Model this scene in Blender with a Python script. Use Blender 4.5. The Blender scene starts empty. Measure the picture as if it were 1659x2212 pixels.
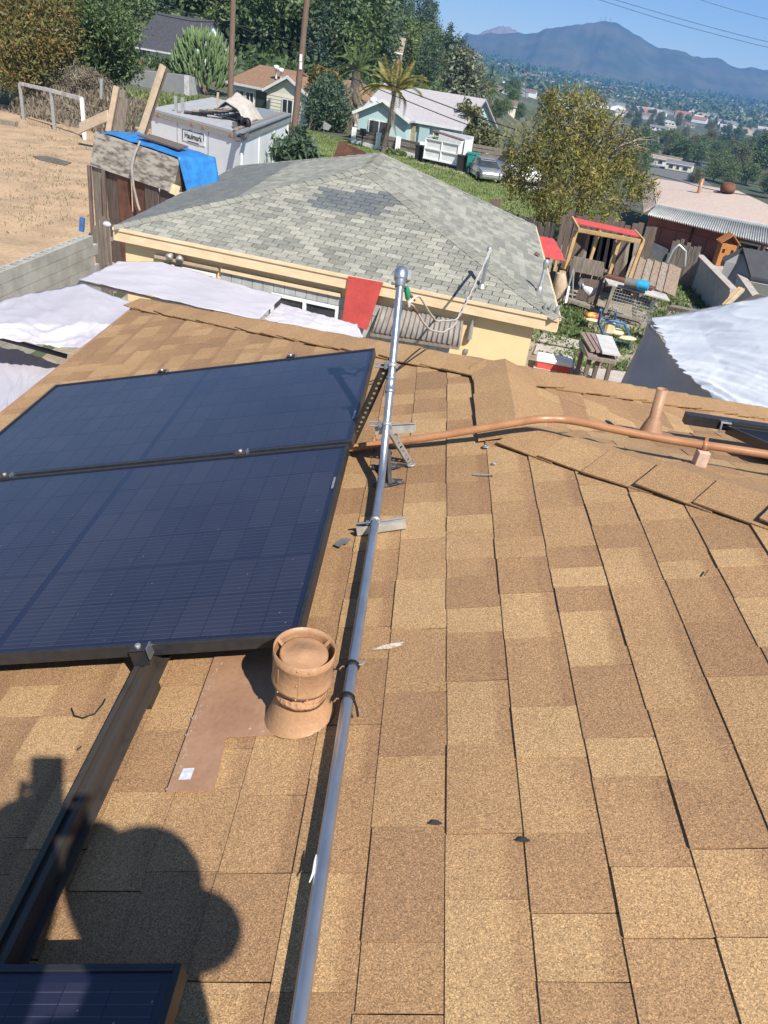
import bpy, bmesh, math, random
import numpy as np
from mathutils import Vector, Matrix, noise

rnd = random.Random(7)
nrg = np.random.default_rng(7)
scn = bpy.context.scene
col = scn.collection

# ------------------------------------------------------------------ camera, sky, sun, exposure
PW, PH, FL = 1659.0, 2212.0, 1660.0
CAMZ = 5.6
PITCH, ROLL = math.radians(31), math.radians(8)
CF = Vector((0, math.cos(PITCH), -math.sin(PITCH)))
_r = Vector((1, 0, 0)); _u = _r.cross(CF)
CR = math.cos(ROLL) * _r + math.sin(ROLL) * _u
CU = -math.sin(ROLL) * _r + math.cos(ROLL) * _u
CAMP = Vector((0, 0, CAMZ))
cam_d = bpy.data.cameras.new('camera'); cam = bpy.data.objects.new('camera', cam_d); col.objects.link(cam)
cam.matrix_world = Matrix(((CR.x, CU.x, -CF.x, 0), (CR.y, CU.y, -CF.y, 0), (CR.z, CU.z, -CF.z, CAMZ), (0, 0, 0, 1)))
cam_d.sensor_fit = 'VERTICAL'; cam_d.sensor_height = 24.0
cam_d.lens = 24.0 * FL / PH
cam_d.clip_start = 0.02; cam_d.clip_end = 30000
scn.camera = cam

SUN = Vector((0.328, -0.582, 0.744)).normalized()          # towards the sun
SUN_EL = math.asin(SUN.z); SUN_AZ = math.atan2(SUN.x, SUN.y)
world = bpy.data.worlds.new('World'); scn.world = world; world.use_nodes = True
wn = world.node_tree.nodes; wl = world.node_tree.links
bg = wn['Background']; sky = wn.new('ShaderNodeTexSky'); sky.sky_type = 'NISHITA'; sky.sun_disc = False
sky.sun_elevation = SUN_EL; sky.sun_rotation = SUN_AZ; sky.altitude = 50; sky.air_density = 0.7; sky.dust_density = 0.15; sky.ozone_density = 3.0
wl.new(sky.outputs[0], bg.inputs[0]); bg.inputs[1].default_value = 0.09
sun_d = bpy.data.lights.new('sun', 'SUN'); sun_d.energy = 4.8; sun_d.angle = math.radians(0.53); sun_d.color = (1.0, 0.955, 0.88)
sun_o = bpy.data.objects.new('sun', sun_d); col.objects.link(sun_o)
sun_o.rotation_euler = (-SUN).to_track_quat('-Z', 'Y').to_euler(); sun_o.location = (10, -20, 40)
scn.view_settings.view_transform = 'Standard'; scn.view_settings.look = 'None'
scn.view_settings.gamma = 1; scn.view_settings.use_curve_mapping = False
scn.view_settings.exposure = 0.68
scn.render.engine = 'CYCLES'
scn.cycles.max_bounces = 5; scn.cycles.volume_bounces = 1
scn.cycles.transparent_max_bounces = 8

def ray(px, py):
    return (CF * FL + CR * (px - PW / 2) - CU * (py - PH / 2)).normalized()
def G(px, py, z=0.0):                     # where the line of sight meets a level z
    r = ray(px, py); return CAMP + r * ((z - CAMZ) / r.z)
def AT(px, py, Y):                        # where it meets the vertical plane y = Y
    r = ray(px, py); return CAMP + r * (Y / r.y)
def V(*a): return Vector(a)

# ------------------------------------------------------------------ helpers
def tag(o, label=None, cat=None, group=None, kind=None):
    if label: o['label'] = label
    if cat: o['category'] = cat
    if group: o['group'] = group
    if kind: o['kind'] = kind
    return o
def thing(name, loc, label, cat, group=None):
    o = bpy.data.objects.new(name, None); o.empty_display_size = 0.2; col.objects.link(o)
    o.location = Vector(loc); return tag(o, label, cat, group)
def wloc(o):
    p = Vector((0, 0, 0))
    while o is not None:
        p = p + o.location; o = o.parent
    return p
def link(name, me, parent=None, loc=None):
    o = bpy.data.objects.new(name, me); col.objects.link(o)
    if parent is not None: o.parent = parent
    if loc is not None: o.location = loc
    return o

class M:
    """collects solid shapes in world space, built as ONE mesh object"""
    def __init__(s): s.v = []; s.f = []; s.sm = []
    def add(s, vs, fs, smooth=False):
        b = len(s.v); s.v += [tuple(v) for v in vs]
        for f in fs: s.f.append(tuple(b + i for i in f)); s.sm.append(smooth)
        return s
    def box(s, c, size, ax=None, taper=1.0):
        c = Vector(c); X, Y, Z = ax if ax else (V(1, 0, 0), V(0, 1, 0), V(0, 0, 1))
        a, b, d = [k / 2 for k in size]; vs = []
        for k in (-1, 1):
            t = taper if k > 0 else 1.0
            for i, j in ((-1, -1), (1, -1), (1, 1), (-1, 1)): vs.append(c + X * a * i * t + Y * b * j * t + Z * d * k)
        return s.add(vs, [(3, 2, 1, 0), (4, 5, 6, 7), (0, 1, 5, 4), (1, 2, 6, 5), (2, 3, 7, 6), (3, 0, 4, 7)])
    def bar(s, a, b, w, h=None, up=None):
        a = Vector(a); b = Vector(b); h = h or w; Z = (b - a)
        L = Z.length; Z = Z.normalized(); up = Vector(up) if up else V(0, 0, 1)
        if abs(Z.dot(up)) > .98: up = V(0, 1, 0)
        X = Z.cross(up).normalized(); Y = X.cross(Z).normalized()
        return s.box((a + b) / 2, (w, h, L), (X, Y, Z))
    def prism(s, pts, ext):
        ext = Vector(ext); n = len(pts); pts = [Vector(p) for p in pts]
        vs = pts + [p + ext for p in pts]
        fs = [tuple(range(n - 1, -1, -1)), tuple(range(n, 2 * n))] + [(i, (i + 1) % n, n + (i + 1) % n, n + i) for i in range(n)]
        return s.add(vs, fs)
    def tube(s, path, r, seg=10, cap=True, smooth=True):
        path = [Vector(p) for p in path]; n = len(path)
        rs = r if isinstance(r, (list, tuple)) else [r] * n
        vs = []; prev = None
        for i, p in enumerate(path):
            t = (path[min(i + 1, n - 1)] - path[max(i - 1, 0)]).normalized()
            if prev is None:
                q = V(0, 0, 1) if abs(t.z) < .9 else V(1, 0, 0); X = t.cross(q).normalized()
            else: X = (prev - t * prev.dot(t)).normalized()
            prev = X; Y = t.cross(X)
            for k in range(seg):
                a = 2 * math.pi * k / seg; vs.append(p + (X * math.cos(a) + Y * math.sin(a)) * rs[i])
        fs = [(i * seg + k, i * seg + (k + 1) % seg, (i + 1) * seg + (k + 1) % seg, (i + 1) * seg + k) for i in range(n - 1) for k in range(seg)]
        s.add(vs, fs, smooth)
        if cap:
            s.add(vs[:seg], [tuple(range(seg - 1, -1, -1))]); s.add(vs[-seg:], [tuple(range(seg))])
        return s
    def lathe(s, c, axis, prof, seg=24, smooth=True):
        c = Vector(c); Z = Vector(axis).normalized(); q = V(1, 0, 0) if abs(Z.x) < .9 else V(0, 1, 0)
        X = Z.cross(q).normalized(); Y = Z.cross(X); vs = []
        for r, z in prof:
            for k in range(seg):
                a = 2 * math.pi * k / seg; vs.append(c + Z * z + (X * math.cos(a) + Y * math.sin(a)) * r)
        n = len(prof)
        return s.add(vs, [(i * seg + k, i * seg + (k + 1) % seg, (i + 1) * seg + (k + 1) % seg, (i + 1) * seg + k) for i in range(n - 1) for k in range(seg)], smooth)
    def ball(s, c, r, seg=12, rings=7):
        if not isinstance(r, (tuple, list)): r = (r, r, r)
        c = Vector(c); vs = []
        for i in range(rings + 1):
            th = math.pi * i / rings
            for k in range(seg):
                a = 2 * math.pi * k / seg
                vs.append(c + V(r[0] * math.sin(th) * math.cos(a), r[1] * math.sin(th) * math.sin(a), r[2] * math.cos(th)))
        return s.add(vs, [(i * seg + k, (i + 1) * seg + k, (i + 1) * seg + (k + 1) % seg, i * seg + (k + 1) % seg) for i in range(rings) for k in range(seg)], True)
    def sheet(s, fn, nu, nv, smooth=True):
        vs = [fn(i / nu, j / nv) for j in range(nv + 1) for i in range(nu + 1)]
        return s.add(vs, [(j * (nu + 1) + i, j * (nu + 1) + i + 1, (j + 1) * (nu + 1) + i + 1, (j + 1) * (nu + 1) + i) for j in range(nv) for i in range(nu)], smooth)
    def mesh(s, name, org=(0, 0, 0), m=None):
        me = bpy.data.meshes.new(name); o = Vector(org)
        me.from_pydata([(v[0] - o.x, v[1] - o.y, v[2] - o.z) for v in s.v], [], s.f)
        me.polygons.foreach_set('use_smooth', s.sm)
        bm = bmesh.new(); bm.from_mesh(me); bmesh.ops.recalc_face_normals(bm, faces=bm.faces); bm.to_mesh(me); bm.free()
        if m: me.materials.append(m)
        return me
    def build(s, name, m, parent=None, loc=None, bevel=0, solid=0):
        if parent is not None: org = wloc(parent); o = link(name, s.mesh(name, org, m), parent)
        else:
            L = Vector(loc) if loc is not None else Vector(np.mean(np.array(s.v), axis=0))
            if loc is None: L.z = min(v[2] for v in s.v)
            o = link(name, s.mesh(name, L, m)); o.location = L
        if solid:
            d = o.modifiers.new('solid', 'SOLIDIFY'); d.thickness = solid; d.offset = 0
        if bevel:
            d = o.modifiers.new('bevel', 'BEVEL'); d.width = bevel; d.segments = 1; d.limit_method = 'ANGLE'
        return o

def quads_mesh(name, C, X, Y, tint, m):
    """N free quads (leaves): centre C, half axes X, Y"""
    n = len(C); vs = np.empty((n, 4, 3), np.float32)
    vs[:, 0] = C - X; vs[:, 1] = C - Y * .8 + X * .1; vs[:, 2] = C + X; vs[:, 3] = C + Y * .8 + X * .1
    me = bpy.data.meshes.new(name); me.vertices.add(4 * n); me.loops.add(4 * n); me.polygons.add(n)
    me.vertices.foreach_set('co', vs.ravel()); me.loops.foreach_set('vertex_index', np.arange(4 * n, dtype=np.int32))
    me.polygons.foreach_set('loop_start', np.arange(0, 4 * n, 4, dtype=np.int32))
    me.update(calc_edges=True)
    a = me.attributes.new('tint', 'FLOAT', 'POINT'); a.data.foreach_set('value', np.repeat(tint, 4).astype(np.float32))
    me.materials.append(m); return me

# ------------------------------------------------------------------ materials
MATS = {}
def mat(name, c, c2=None, scale=6.0, rough=.8, bump=0.0, bscale=None, metal=0.0, src='pos', stretch=None, coat=0.0, cr=.04, spec=.4, detail=4.0, contrast=(.35, .65), fine=0.0, emit=None):
    if name in MATS: return MATS[name]
    m = bpy.data.materials.new(name); m.use_nodes = True; nt = m.node_tree; N = nt.nodes; L = nt.links
    b = N['Principled BSDF']; b.inputs['Roughness'].default_value = rough; b.inputs['Metallic'].default_value = metal
    b.inputs['Specular IOR Level'].default_value = spec
    if coat: b.inputs['Coat Weight'].default_value = coat; b.inputs['Coat Roughness'].default_value = cr
    c = tuple(c) + (1,); c2 = tuple(c2) + (1,) if c2 else tuple(k * .72 for k in c[:3]) + (1,)
    g = N.new('ShaderNodeNewGeometry'); vec = g.outputs['Position']
    if stretch:
        mp = N.new('ShaderNodeMapping'); L.new(vec, mp.inputs[0]); mp.inputs['Scale'].default_value = stretch; vec = mp.outputs[0]
    nz = N.new('ShaderNodeTexNoise'); nz.inputs['Scale'].default_value = scale; nz.inputs['Detail'].default_value = detail; nz.inputs['Roughness'].default_value = .62
    L.new(vec, nz.inputs['Vector'])
    rp = N.new('ShaderNodeValToRGB'); rp.color_ramp.elements[0].position = contrast[0]; rp.color_ramp.elements[1].position = contrast[1]
    rp.color_ramp.elements[0].color = c2; rp.color_ramp.elements[1].color = c
    if src == 'leaf':
        at = N.new('ShaderNodeAttribute'); at.attribute_name = 'tint'; fac = at.outputs['Fac']
        rp.color_ramp.elements[0].position = 0; rp.color_ramp.elements[1].position = 1
    else: fac = nz.outputs['Fac']
    L.new(fac, rp.inputs[0]); out = rp.outputs[0]
    if fine:
        n2 = N.new('ShaderNodeTexNoise'); n2.inputs['Scale'].default_value = scale * 9; n2.inputs['Detail'].default_value = 3; L.new(vec, n2.inputs['Vector'])
        mr = N.new('ShaderNodeMapRange'); mr.inputs[1].default_value = .3; mr.inputs[2].default_value = .7; mr.inputs[3].default_value = 1 - fine; mr.inputs[4].default_value = 1 + fine; L.new(n2.outputs['Fac'], mr.inputs[0])
        mx = N.new('ShaderNodeVectorMath'); mx.operation = 'SCALE'; L.new(out, mx.inputs[0]); L.new(mr.outputs[0], mx.inputs['Scale']); out = mx.outputs[0]
    L.new(out, b.inputs['Base Color'])
    if bump:
        bn = N.new('ShaderNodeTexNoise'); bn.inputs['Scale'].default_value = bscale or scale * 4; bn.inputs['Detail'].default_value = 3; L.new(vec, bn.inputs['Vector'])
        bp = N.new('ShaderNodeBump'); bp.inputs['Strength'].default_value = bump; bp.inputs['Distance'].default_value = .02; L.new(bn.outputs['Fac'], bp.inputs['Height']); L.new(bp.outputs[0], b.inputs['Normal'])
    if src == 'leaf':
        b.inputs['Roughness'].default_value = .55
        tr = N.new('ShaderNodeBsdfTranslucent'); L.new(out, tr.inputs[0]); ms = N.new('ShaderNodeMixShader'); ms.inputs[0].default_value = .28
        L.new(b.outputs[0], ms.inputs[1]); L.new(tr.outputs[0], ms.inputs[2]); L.new(ms.outputs[0], N['Material Output'].inputs[0])
    MATS[name] = m; return m

def granule(name, tones, src, gs=520.0, dark=.5, lite=1.6, haze=None):
    """mineral-granule shingle: tone from object colour (src 'obj') or mesh attribute (src 'att')"""
    m = bpy.data.materials.new(name); m.use_nodes = True; nt = m.node_tree; N = nt.nodes; L = nt.links; b = N['Principled BSDF']
    b.inputs['Roughness'].default_value = .85; b.inputs['Specular IOR Level'].default_value = .35
    g = N.new('ShaderNodeNewGeometry'); P = g.outputs['Position']
    if src == 'obj':
        oi = N.new('ShaderNodeObjectInfo'); sp = N.new('ShaderNodeSeparateColor'); L.new(oi.outputs['Color'], sp.inputs[0]); fac = sp.outputs[0]
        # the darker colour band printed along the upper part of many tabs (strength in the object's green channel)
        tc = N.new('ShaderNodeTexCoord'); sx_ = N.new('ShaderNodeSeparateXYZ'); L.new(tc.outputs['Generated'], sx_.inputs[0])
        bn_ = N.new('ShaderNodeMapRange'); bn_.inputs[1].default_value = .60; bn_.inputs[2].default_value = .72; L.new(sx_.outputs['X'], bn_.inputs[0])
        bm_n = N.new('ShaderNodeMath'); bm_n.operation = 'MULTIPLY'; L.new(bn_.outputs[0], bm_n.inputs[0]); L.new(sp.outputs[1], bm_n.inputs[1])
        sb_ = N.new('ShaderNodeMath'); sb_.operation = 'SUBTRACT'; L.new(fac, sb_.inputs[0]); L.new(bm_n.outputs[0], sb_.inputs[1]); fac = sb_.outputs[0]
    else:
        at = N.new('ShaderNodeAttribute'); at.attribute_name = 'tint'; fac = at.outputs['Fac']
    # soft drift of the blend inside a piece
    dn = N.new('ShaderNodeTexNoise'); dn.inputs['Scale'].default_value = 9; dn.inputs['Detail'].default_value = 3; L.new(P, dn.inputs['Vector'])
    ma = N.new('ShaderNodeMath'); ma.operation = 'MULTIPLY_ADD'; ma.inputs[1].default_value = .34; ma.inputs[2].default_value = -.17; L.new(dn.outputs['Fac'], ma.inputs[0])
    ad = N.new('ShaderNodeMath'); ad.operation = 'ADD'; L.new(ma.outputs[0], ad.inputs[0]); L.new(fac, ad.inputs[1])
    rp = N.new('ShaderNodeValToRGB'); el = rp.color_ramp.elements
    while len(el) < len(tones): el.new(.5)
    for i, t in enumerate(tones): el[i].position = i / (len(tones) - 1); el[i].color = tuple(t) + (1,)
    L.new(ad.outputs[0], rp.inputs[0])
    vo = N.new('ShaderNodeTexVoronoi'); vo.inputs['Scale'].default_value = gs; L.new(P, vo.inputs['Vector'])
    sc = N.new('ShaderNodeSeparateColor'); L.new(vo.outputs['Color'], sc.inputs[0])
    r2 = N.new('ShaderNodeValToRGB'); e2 = r2.color_ramp.elements
    e2[0].position = 0; e2[0].color = (dark, dark, dark, 1); e2[1].position = 1; e2[1].color = (lite, lite, lite * .96, 1)
    k = e2.new(.16); k.color = (dark * 1.3,) * 3 + (1,)
    k = e2.new(.3); k.color = (.86, .86, .86, 1)
    k = e2.new(.78); k.color = (1.08, 1.08, 1.08, 1)
    L.new(sc.outputs[0], r2.inputs[0])
    mx = N.new('ShaderNodeMix'); mx.data_type = 'RGBA'; mx.blend_type = 'MULTIPLY'; mx.inputs['Factor'].default_value = 1; mx.clamp_result = False
    L.new(rp.outputs[0], mx.inputs['A']); L.new(r2.outputs[0], mx.inputs['B'])
    # worn, dusty patches
    wn_ = N.new('ShaderNodeTexNoise'); wn_.inputs['Scale'].default_value = 1.7; wn_.inputs['Detail'].default_value = 5; L.new(P, wn_.inputs['Vector'])
    wr = N.new('ShaderNodeMapRange'); wr.inputs[1].default_value = .35; wr.inputs[2].default_value = .72; wr.inputs[3].default_value = .9; wr.inputs[4].default_value = 1.1; L.new(wn_.outputs['Fac'], wr.inputs[0])
    vm = N.new('ShaderNodeVectorMath'); vm.operation = 'SCALE'; L.new(mx.outputs['Result'], vm.inputs[0]); L.new(wr.outputs[0], vm.inputs['Scale'])
    L.new(vm.outputs[0], b.inputs['Base Color'])
    bp = N.new('ShaderNodeBump'); bp.inputs['Strength'].default_value = .55; bp.inputs['Distance'].default_value = .003
    L.new(sc.outputs[1], bp.inputs['Height']); L.new(bp.outputs[0], b.inputs['Normal'])
    return m

TAN = [(.30, .172, .087), (.345, .203, .10), (.388, .234, .113), (.448, .284, .138)]
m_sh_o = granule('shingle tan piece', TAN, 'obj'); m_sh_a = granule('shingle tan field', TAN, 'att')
GRY = [(.12, .135, .145), (.205, .205, .175), (.28, .275, .23), (.37, .355, .295)]
m_gs_o = granule('shingle grey piece', GRY, 'obj', gs=120, dark=.6, lite=1.35); m_gs_a = granule('shingle grey field', GRY, 'att', gs=120, dark=.6, lite=1.35)
m_deck = mat('roof felt', (.05, .04, .035), rough=.9)
m_brown = mat('brown paint', (.41, .235, .125), (.335, .185, .095), scale=22, rough=.45, bump=.12, spec=.45, fine=.07)
m_brown_w = mat('brown paint worn', (.355, .205, .12), (.285, .155, .09), scale=9, fine=.08, rough=.5, bump=.05, contrast=(.3, .6))
m_galv = mat('galvanised', (.52, .54, .56), (.40, .42, .45), scale=30, rough=.33, metal=.85, bump=.03, stretch=(1, .3, 1))
m_galv2 = mat('dull zinc', (.50, .50, .48), (.36, .36, .34), scale=24, rough=.45, metal=.6)
m_black = mat('black anodised', (.018, .018, .02), (.028, .027, .027), scale=40, rough=.4, spec=.5)
m_blkdust = mat('black rail dusty', (.022, .02, .019), (.05, .04, .032), scale=18, rough=.5, contrast=(.5, .8))
m_rub = mat('black rubber', (.015, .015, .016), rough=.6)
m_copper = mat('copper brown paint', (.40, .195, .09), (.33, .155, .075), scale=16, fine=.06, rough=.36, spec=.5)
m_white = mat('white paint', (.78, .78, .76), (.68, .68, .66), scale=3, rough=.6)
m_cream = mat('cream paint', (.80, .60, .33), (.75, .56, .30), scale=2.2, rough=.75, bump=.15, bscale=60)
m_creamtrim = mat('cream trim', (.78, .60, .38), (.68, .50, .30), scale=5, rough=.65, stretch=(.4, 3, 3))
m_block = mat('cinder block', (.44, .45, .43), (.34, .35, .34), scale=6, rough=.92, bump=.3, bscale=70)
m_blockd = mat('cinder block weathered', (.42, .41, .37), (.31, .30, .27), scale=3, rough=.95, bump=.4, bscale=60)
m_red = mat('red board', (.58, .085, .075), (.48, .07, .06), scale=3, fine=.08, rough=.5)
m_corr = mat('weathered fibre sheet', (.30, .265, .235), (.20, .175, .155), scale=3, rough=.8, stretch=(4, 4, .6))
m_glass = mat('window glass', (.03, .035, .04), (.05, .055, .06), scale=2, rough=.06, spec=.8)
m_tarpw = mat('white tarp', (.50, .475, .505), (.455, .43, .46), scale=1.4, rough=.75, bump=.15, bscale=8)
m_tarpg = mat('grey tarp', (.44, .42, .41), (.36, .345, .34), scale=1.5, rough=.8)
m_tarpb = mat('blue tarp', (.035, .22, .54), (.025, .15, .40), scale=5, rough=.45, bump=.3, bscale=20)
m_wood = mat('weathered wood', (.30, .25, .20), (.16, .13, .105), scale=5, rough=.9, stretch=(5, 5, .5), bump=.2)
m_woodd = mat('dark weathered wood', (.17, .125, .10), (.085, .065, .055), scale=5, rough=.9, stretch=(5, 5, .5), bump=.2)
m_woodn = mat('new yellow lumber', (.54, .36, .16), (.42, .27, .11), scale=5, rough=.7)
m_woodl = mat('pale lumber', (.52, .40, .28), (.42, .31, .21), scale=6, rough=.8)
m_ply = mat('grained plywood', (.47, .42, .35), (.14, .12, .10), scale=2.3, rough=.9, stretch=(1.2, 1.2, 4.6), detail=7, contrast=(.38, .56))
m_metalw = mat('white metal skin', (.80, .82, .84), (.74, .77, .79), scale=1.5, rough=.4)
m_pole = mat('creosoted pole', (.20, .13, .095), (.13, .085, .065), scale=6, rough=.9, stretch=(4, 4, .4))
m_cable = mat('black cable', (.03, .03, .032), rough=.7)
m_cablew = mat('old white cable', (.62, .58, .50), (.45, .41, .35), scale=20, rough=.7)
m_rust = mat('rusty sheet', (.19, .085, .05), (.10, .045, .03), scale=4, rough=.85)
m_conc = mat('concrete slab', (.46, .41, .36), (.36, .32, .28), scale=3, rough=.9, bump=.15, bscale=50, fine=.1)
m_green_p = mat('green plastic', (.02, .22, .18), rough=.5)
m_blue_p = mat('blue plastic', (.05, .16, .40), rough=.45)
m_yel_p = mat('pale yellow plastic', (.66, .58, .36), rough=.5)
m_skin = mat('skin', (.42, .25, .17), rough=.6)
m_navy = mat('navy cloth', (.03, .035, .06), rough=.9); m_jean = mat('denim', (.06, .09, .16), rough=.9)

# ------------------------------------------------------------------ terrain
def sm(a, b, x):
    t = min(1.0, max(0.0, (x - a) / (b - a))); return t * t * (3 - 2 * t)
def hgt(x, y):
    if y < 30: return 0.0
    a = x / y
    up = 34 * sm(72, 250, y) * (1 - sm(-.36, .12, a)) * (1 - sm(340, 900, y))
    dn = -21 * sm(40, 230, y) * sm(-.03, .2, a) - 9 * sm(300, 900, y) * sm(-.2, .0, a)
    far = 22 * sm(1200, 3600, y)
    return up + dn + far + (noise.noise(V(x * .02, y * .02, 3.0)) * 1.2 * sm(70, 160, y))
def T(px, py, far=4000):                  # where the line of sight meets the terrain
    r = ray(px, py); t = 8.0; p = CAMP
    while t < far:
        p = CAMP + r * t
        if p.z <= hgt(p.x, p.y): break
        t *= 1.035
    lo, hi = t / 1.035, t
    for _ in range(6):
        m_ = (lo + hi) / 2; p = CAMP + r * m_
        if p.z <= hgt(p.x, p.y): hi = m_
        else: lo = m_
    return V(p.x, p.y, hgt(p.x, p.y))

m_ground = mat('valley ground', (.13, .12, .07), (.055, .075, .035), scale=.035, rough=.95, detail=8, fine=.25, contrast=(.42, .66))
rs = [0.0, 4] + list(np.linspace(8, 60, 14)) + list(np.geomspace(66, 9500, 46))
azs = list(np.linspace(-math.pi, -.7, 16)[:-1]) + list(np.linspace(-.7, .8, 76)) + list(np.linspace(.8, math.pi, 16)[1:-1])
g = M(); na = len(azs)
vs = [(r * math.sin(a), r * math.cos(a), hgt(r * math.sin(a), r * math.cos(a))) for r in rs for a in azs]
fs = [(i * na + k, i * na + (k + 1) % na, (i + 1) * na + (k + 1) % na, (i + 1) * na + k) for i in range(len(rs) - 1) for k in range(na)]
g.add(vs, fs, True); tag(g.build('ground', m_ground, loc=(0, 0, 0)), kind='structure')

def flat(name, pts, m, z):
    mm = M(); mm.add([(p[0], p[1], z) for p in pts], [tuple(range(len(pts)))]); return tag(mm.build(name, m, loc=(0, 0, 0)), kind='structure')
m_dirt = mat('bare dirt', (.44, .305, .185), (.29, .205, .13), scale=.9, rough=.95, bump=.3, bscale=20, fine=.15, contrast=(.3, .6))
m_lawn = mat('rough grass', (.22, .25, .085), (.15, .19, .06), scale=.8, rough=.95, fine=.2)
m_yard = mat('yard soil', (.33, .28, .21), (.22, .18, .13), scale=1.5, rough=.95, fine=.2)
flat('dirt_lot', [(-6.9, 6), (-6.9, 32), (-10.2, 46), (-13, 47), (-24, 49), (-45, 52), (-45, 6)], m_dirt, .006)
flat('field', [(-9.6, 57), (-10.6, 61), (-6.4, 56.0), (2.1, 51.0), (4.2, 46), (9, 40), (9.5, 33), (3.5, 31), (-6.5, 31), (-8.5, 40)], m_lawn, .006)
flat('yard', [(-6.6, 4), (-6.6, 23), (3.0, 31), (8.5, 31), (8.5, 4)], m_yard, .004)
flat('street', [(-9, 66), (4.5, 48.5), (11, 42), (13, 44), (6, 51), (-4, 64)], mat('asphalt', (.10, .10, .10), (.075, .075, .075), scale=4, rough=.9), .003)
flat('driveway', [(-1.5, 49.6), (1.2, 50.6), (6.4, 45.8), (5.2, 44.2)], m_conc, .010)
for i, (a, b, c, d) in enumerate([((1158, 780), (1262, 792), (1268, 812), (1150, 800)), ((1160, 745), (1240, 760), (1236, 778), (1152, 765)), ((1172, 722), (1262, 740), (1256, 756), (1162, 738)),
                                  ((1268, 796), (1352, 806), (1345, 830), (1262, 815))]):
    mm = M(); mm.prism([G(*q, .03) for q in (a, b, c, d)], (0, 0, .035)); tag(mm.build('paving_slab', m_conc), kind='structure')

# ------------------------------------------------------------------ roof under the camera
TH = math.radians(15); C15, S15, T15 = math.cos(TH), math.sin(TH), math.tan(TH)
HR = 1.26
O1 = V(HR * S15, 0, CAMZ - HR * C15); N1 = V(-S15, 0, C15); A1 = V(C15, 0, S15); U1 = V(0, 1, 0)
def R1(u, v, w=0.0): return O1 + A1 * v + U1 * u + N1 * w
def R1p(px, py, w=0.0):
    r = ray(px, py); return CAMP + r * (-(HR - w) / r.dot(N1))
VE = -2.42; UE = 5.575; VR = .13; UJ, UK = 3.36, 2.69
J = R1(UJ, VR); K = R1(UK, VR); E1 = R1(UE, VE)
VM = 3.6; H2 = C15                                   # hip 2 climbs towards the camera's right, to the main ridge at VM
def far1(v): return UE + (UJ - UE) * (v - VE) / (VR - VE) if v < VR else UK - (v - VR) * H2
NEAR = -3.0
TOP = R1(UK - (VM - VR) * H2, VM)
ER = J + V(2.6, 2.08, -.78)                          # end of the right hip
VL = K + V(2.6, 2.08, -.78)
P2x = V(1, 0, 0); P2d = V(0, C15, -S15)
house = thing('brown_house', (-.2, 2, 0), 'house with tan asphalt shingle hip roof filling the foreground, under the solar panels', 'house')
EZ = E1.z
def slope(name, pts, m=m_deck, t=.05):
    n = (pts[1] - pts[0]).cross(pts[2] - pts[0]).normalized()
    if n.z < 0: n = -n
    mm = M(); mm.prism([p - n * .004 for p in pts], -n * t); return mm.build(name, m, house)
rs1 = slope('roof_slope', [R1(NEAR, VE), E1, J, K, TOP, R1(NEAR, VM)])
rs4 = slope('roof_slope', [J, ER, VL, K])
FAR2 = 3.4
P2c = K + V(6, 2.6, 0); P2c.z = K.z - 2.6 * T15
VLp = K + V(2.6, 2.6, -2.6 * T15)
rs2 = slope('roof_slope', [K, VL, V(7.5, VL.y + .2, K.z - (VL.y + .2 - K.y) * T15), V(7.5, TOP.y, TOP.z), TOP])
X3 = V(.6, 5.9, EZ - 1.1)
rs3 = slope('roof_slope', [E1, X3, J]); slope('roof_slope', [X3, ER + V(0, .02, -.02), J + V(0, .02, -.02)])
rs5 = slope('roof_slope', [TOP, V(7.5, TOP.y, TOP.z - .02), V(7.5, NEAR, TOP.z - 1.2), R1(NEAR, VM)])
m_stucco = mat('beige stucco', (.52, .44, .34), scale=3, rough=.9, bump=.2, bscale=60)
mm = M(); mm.box((1.6, 0.6, EZ / 2 - .3), (6.3, 7.0, EZ - .6)); mm.build('wall', m_stucco, house)
mm = M(); mm.bar(R1(NEAR, VE) + V(-.02, 0, -.09), E1 + V(-.02, .02, -.09), .03, .16); mm.build('fascia', m_brown_w, house)

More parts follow.
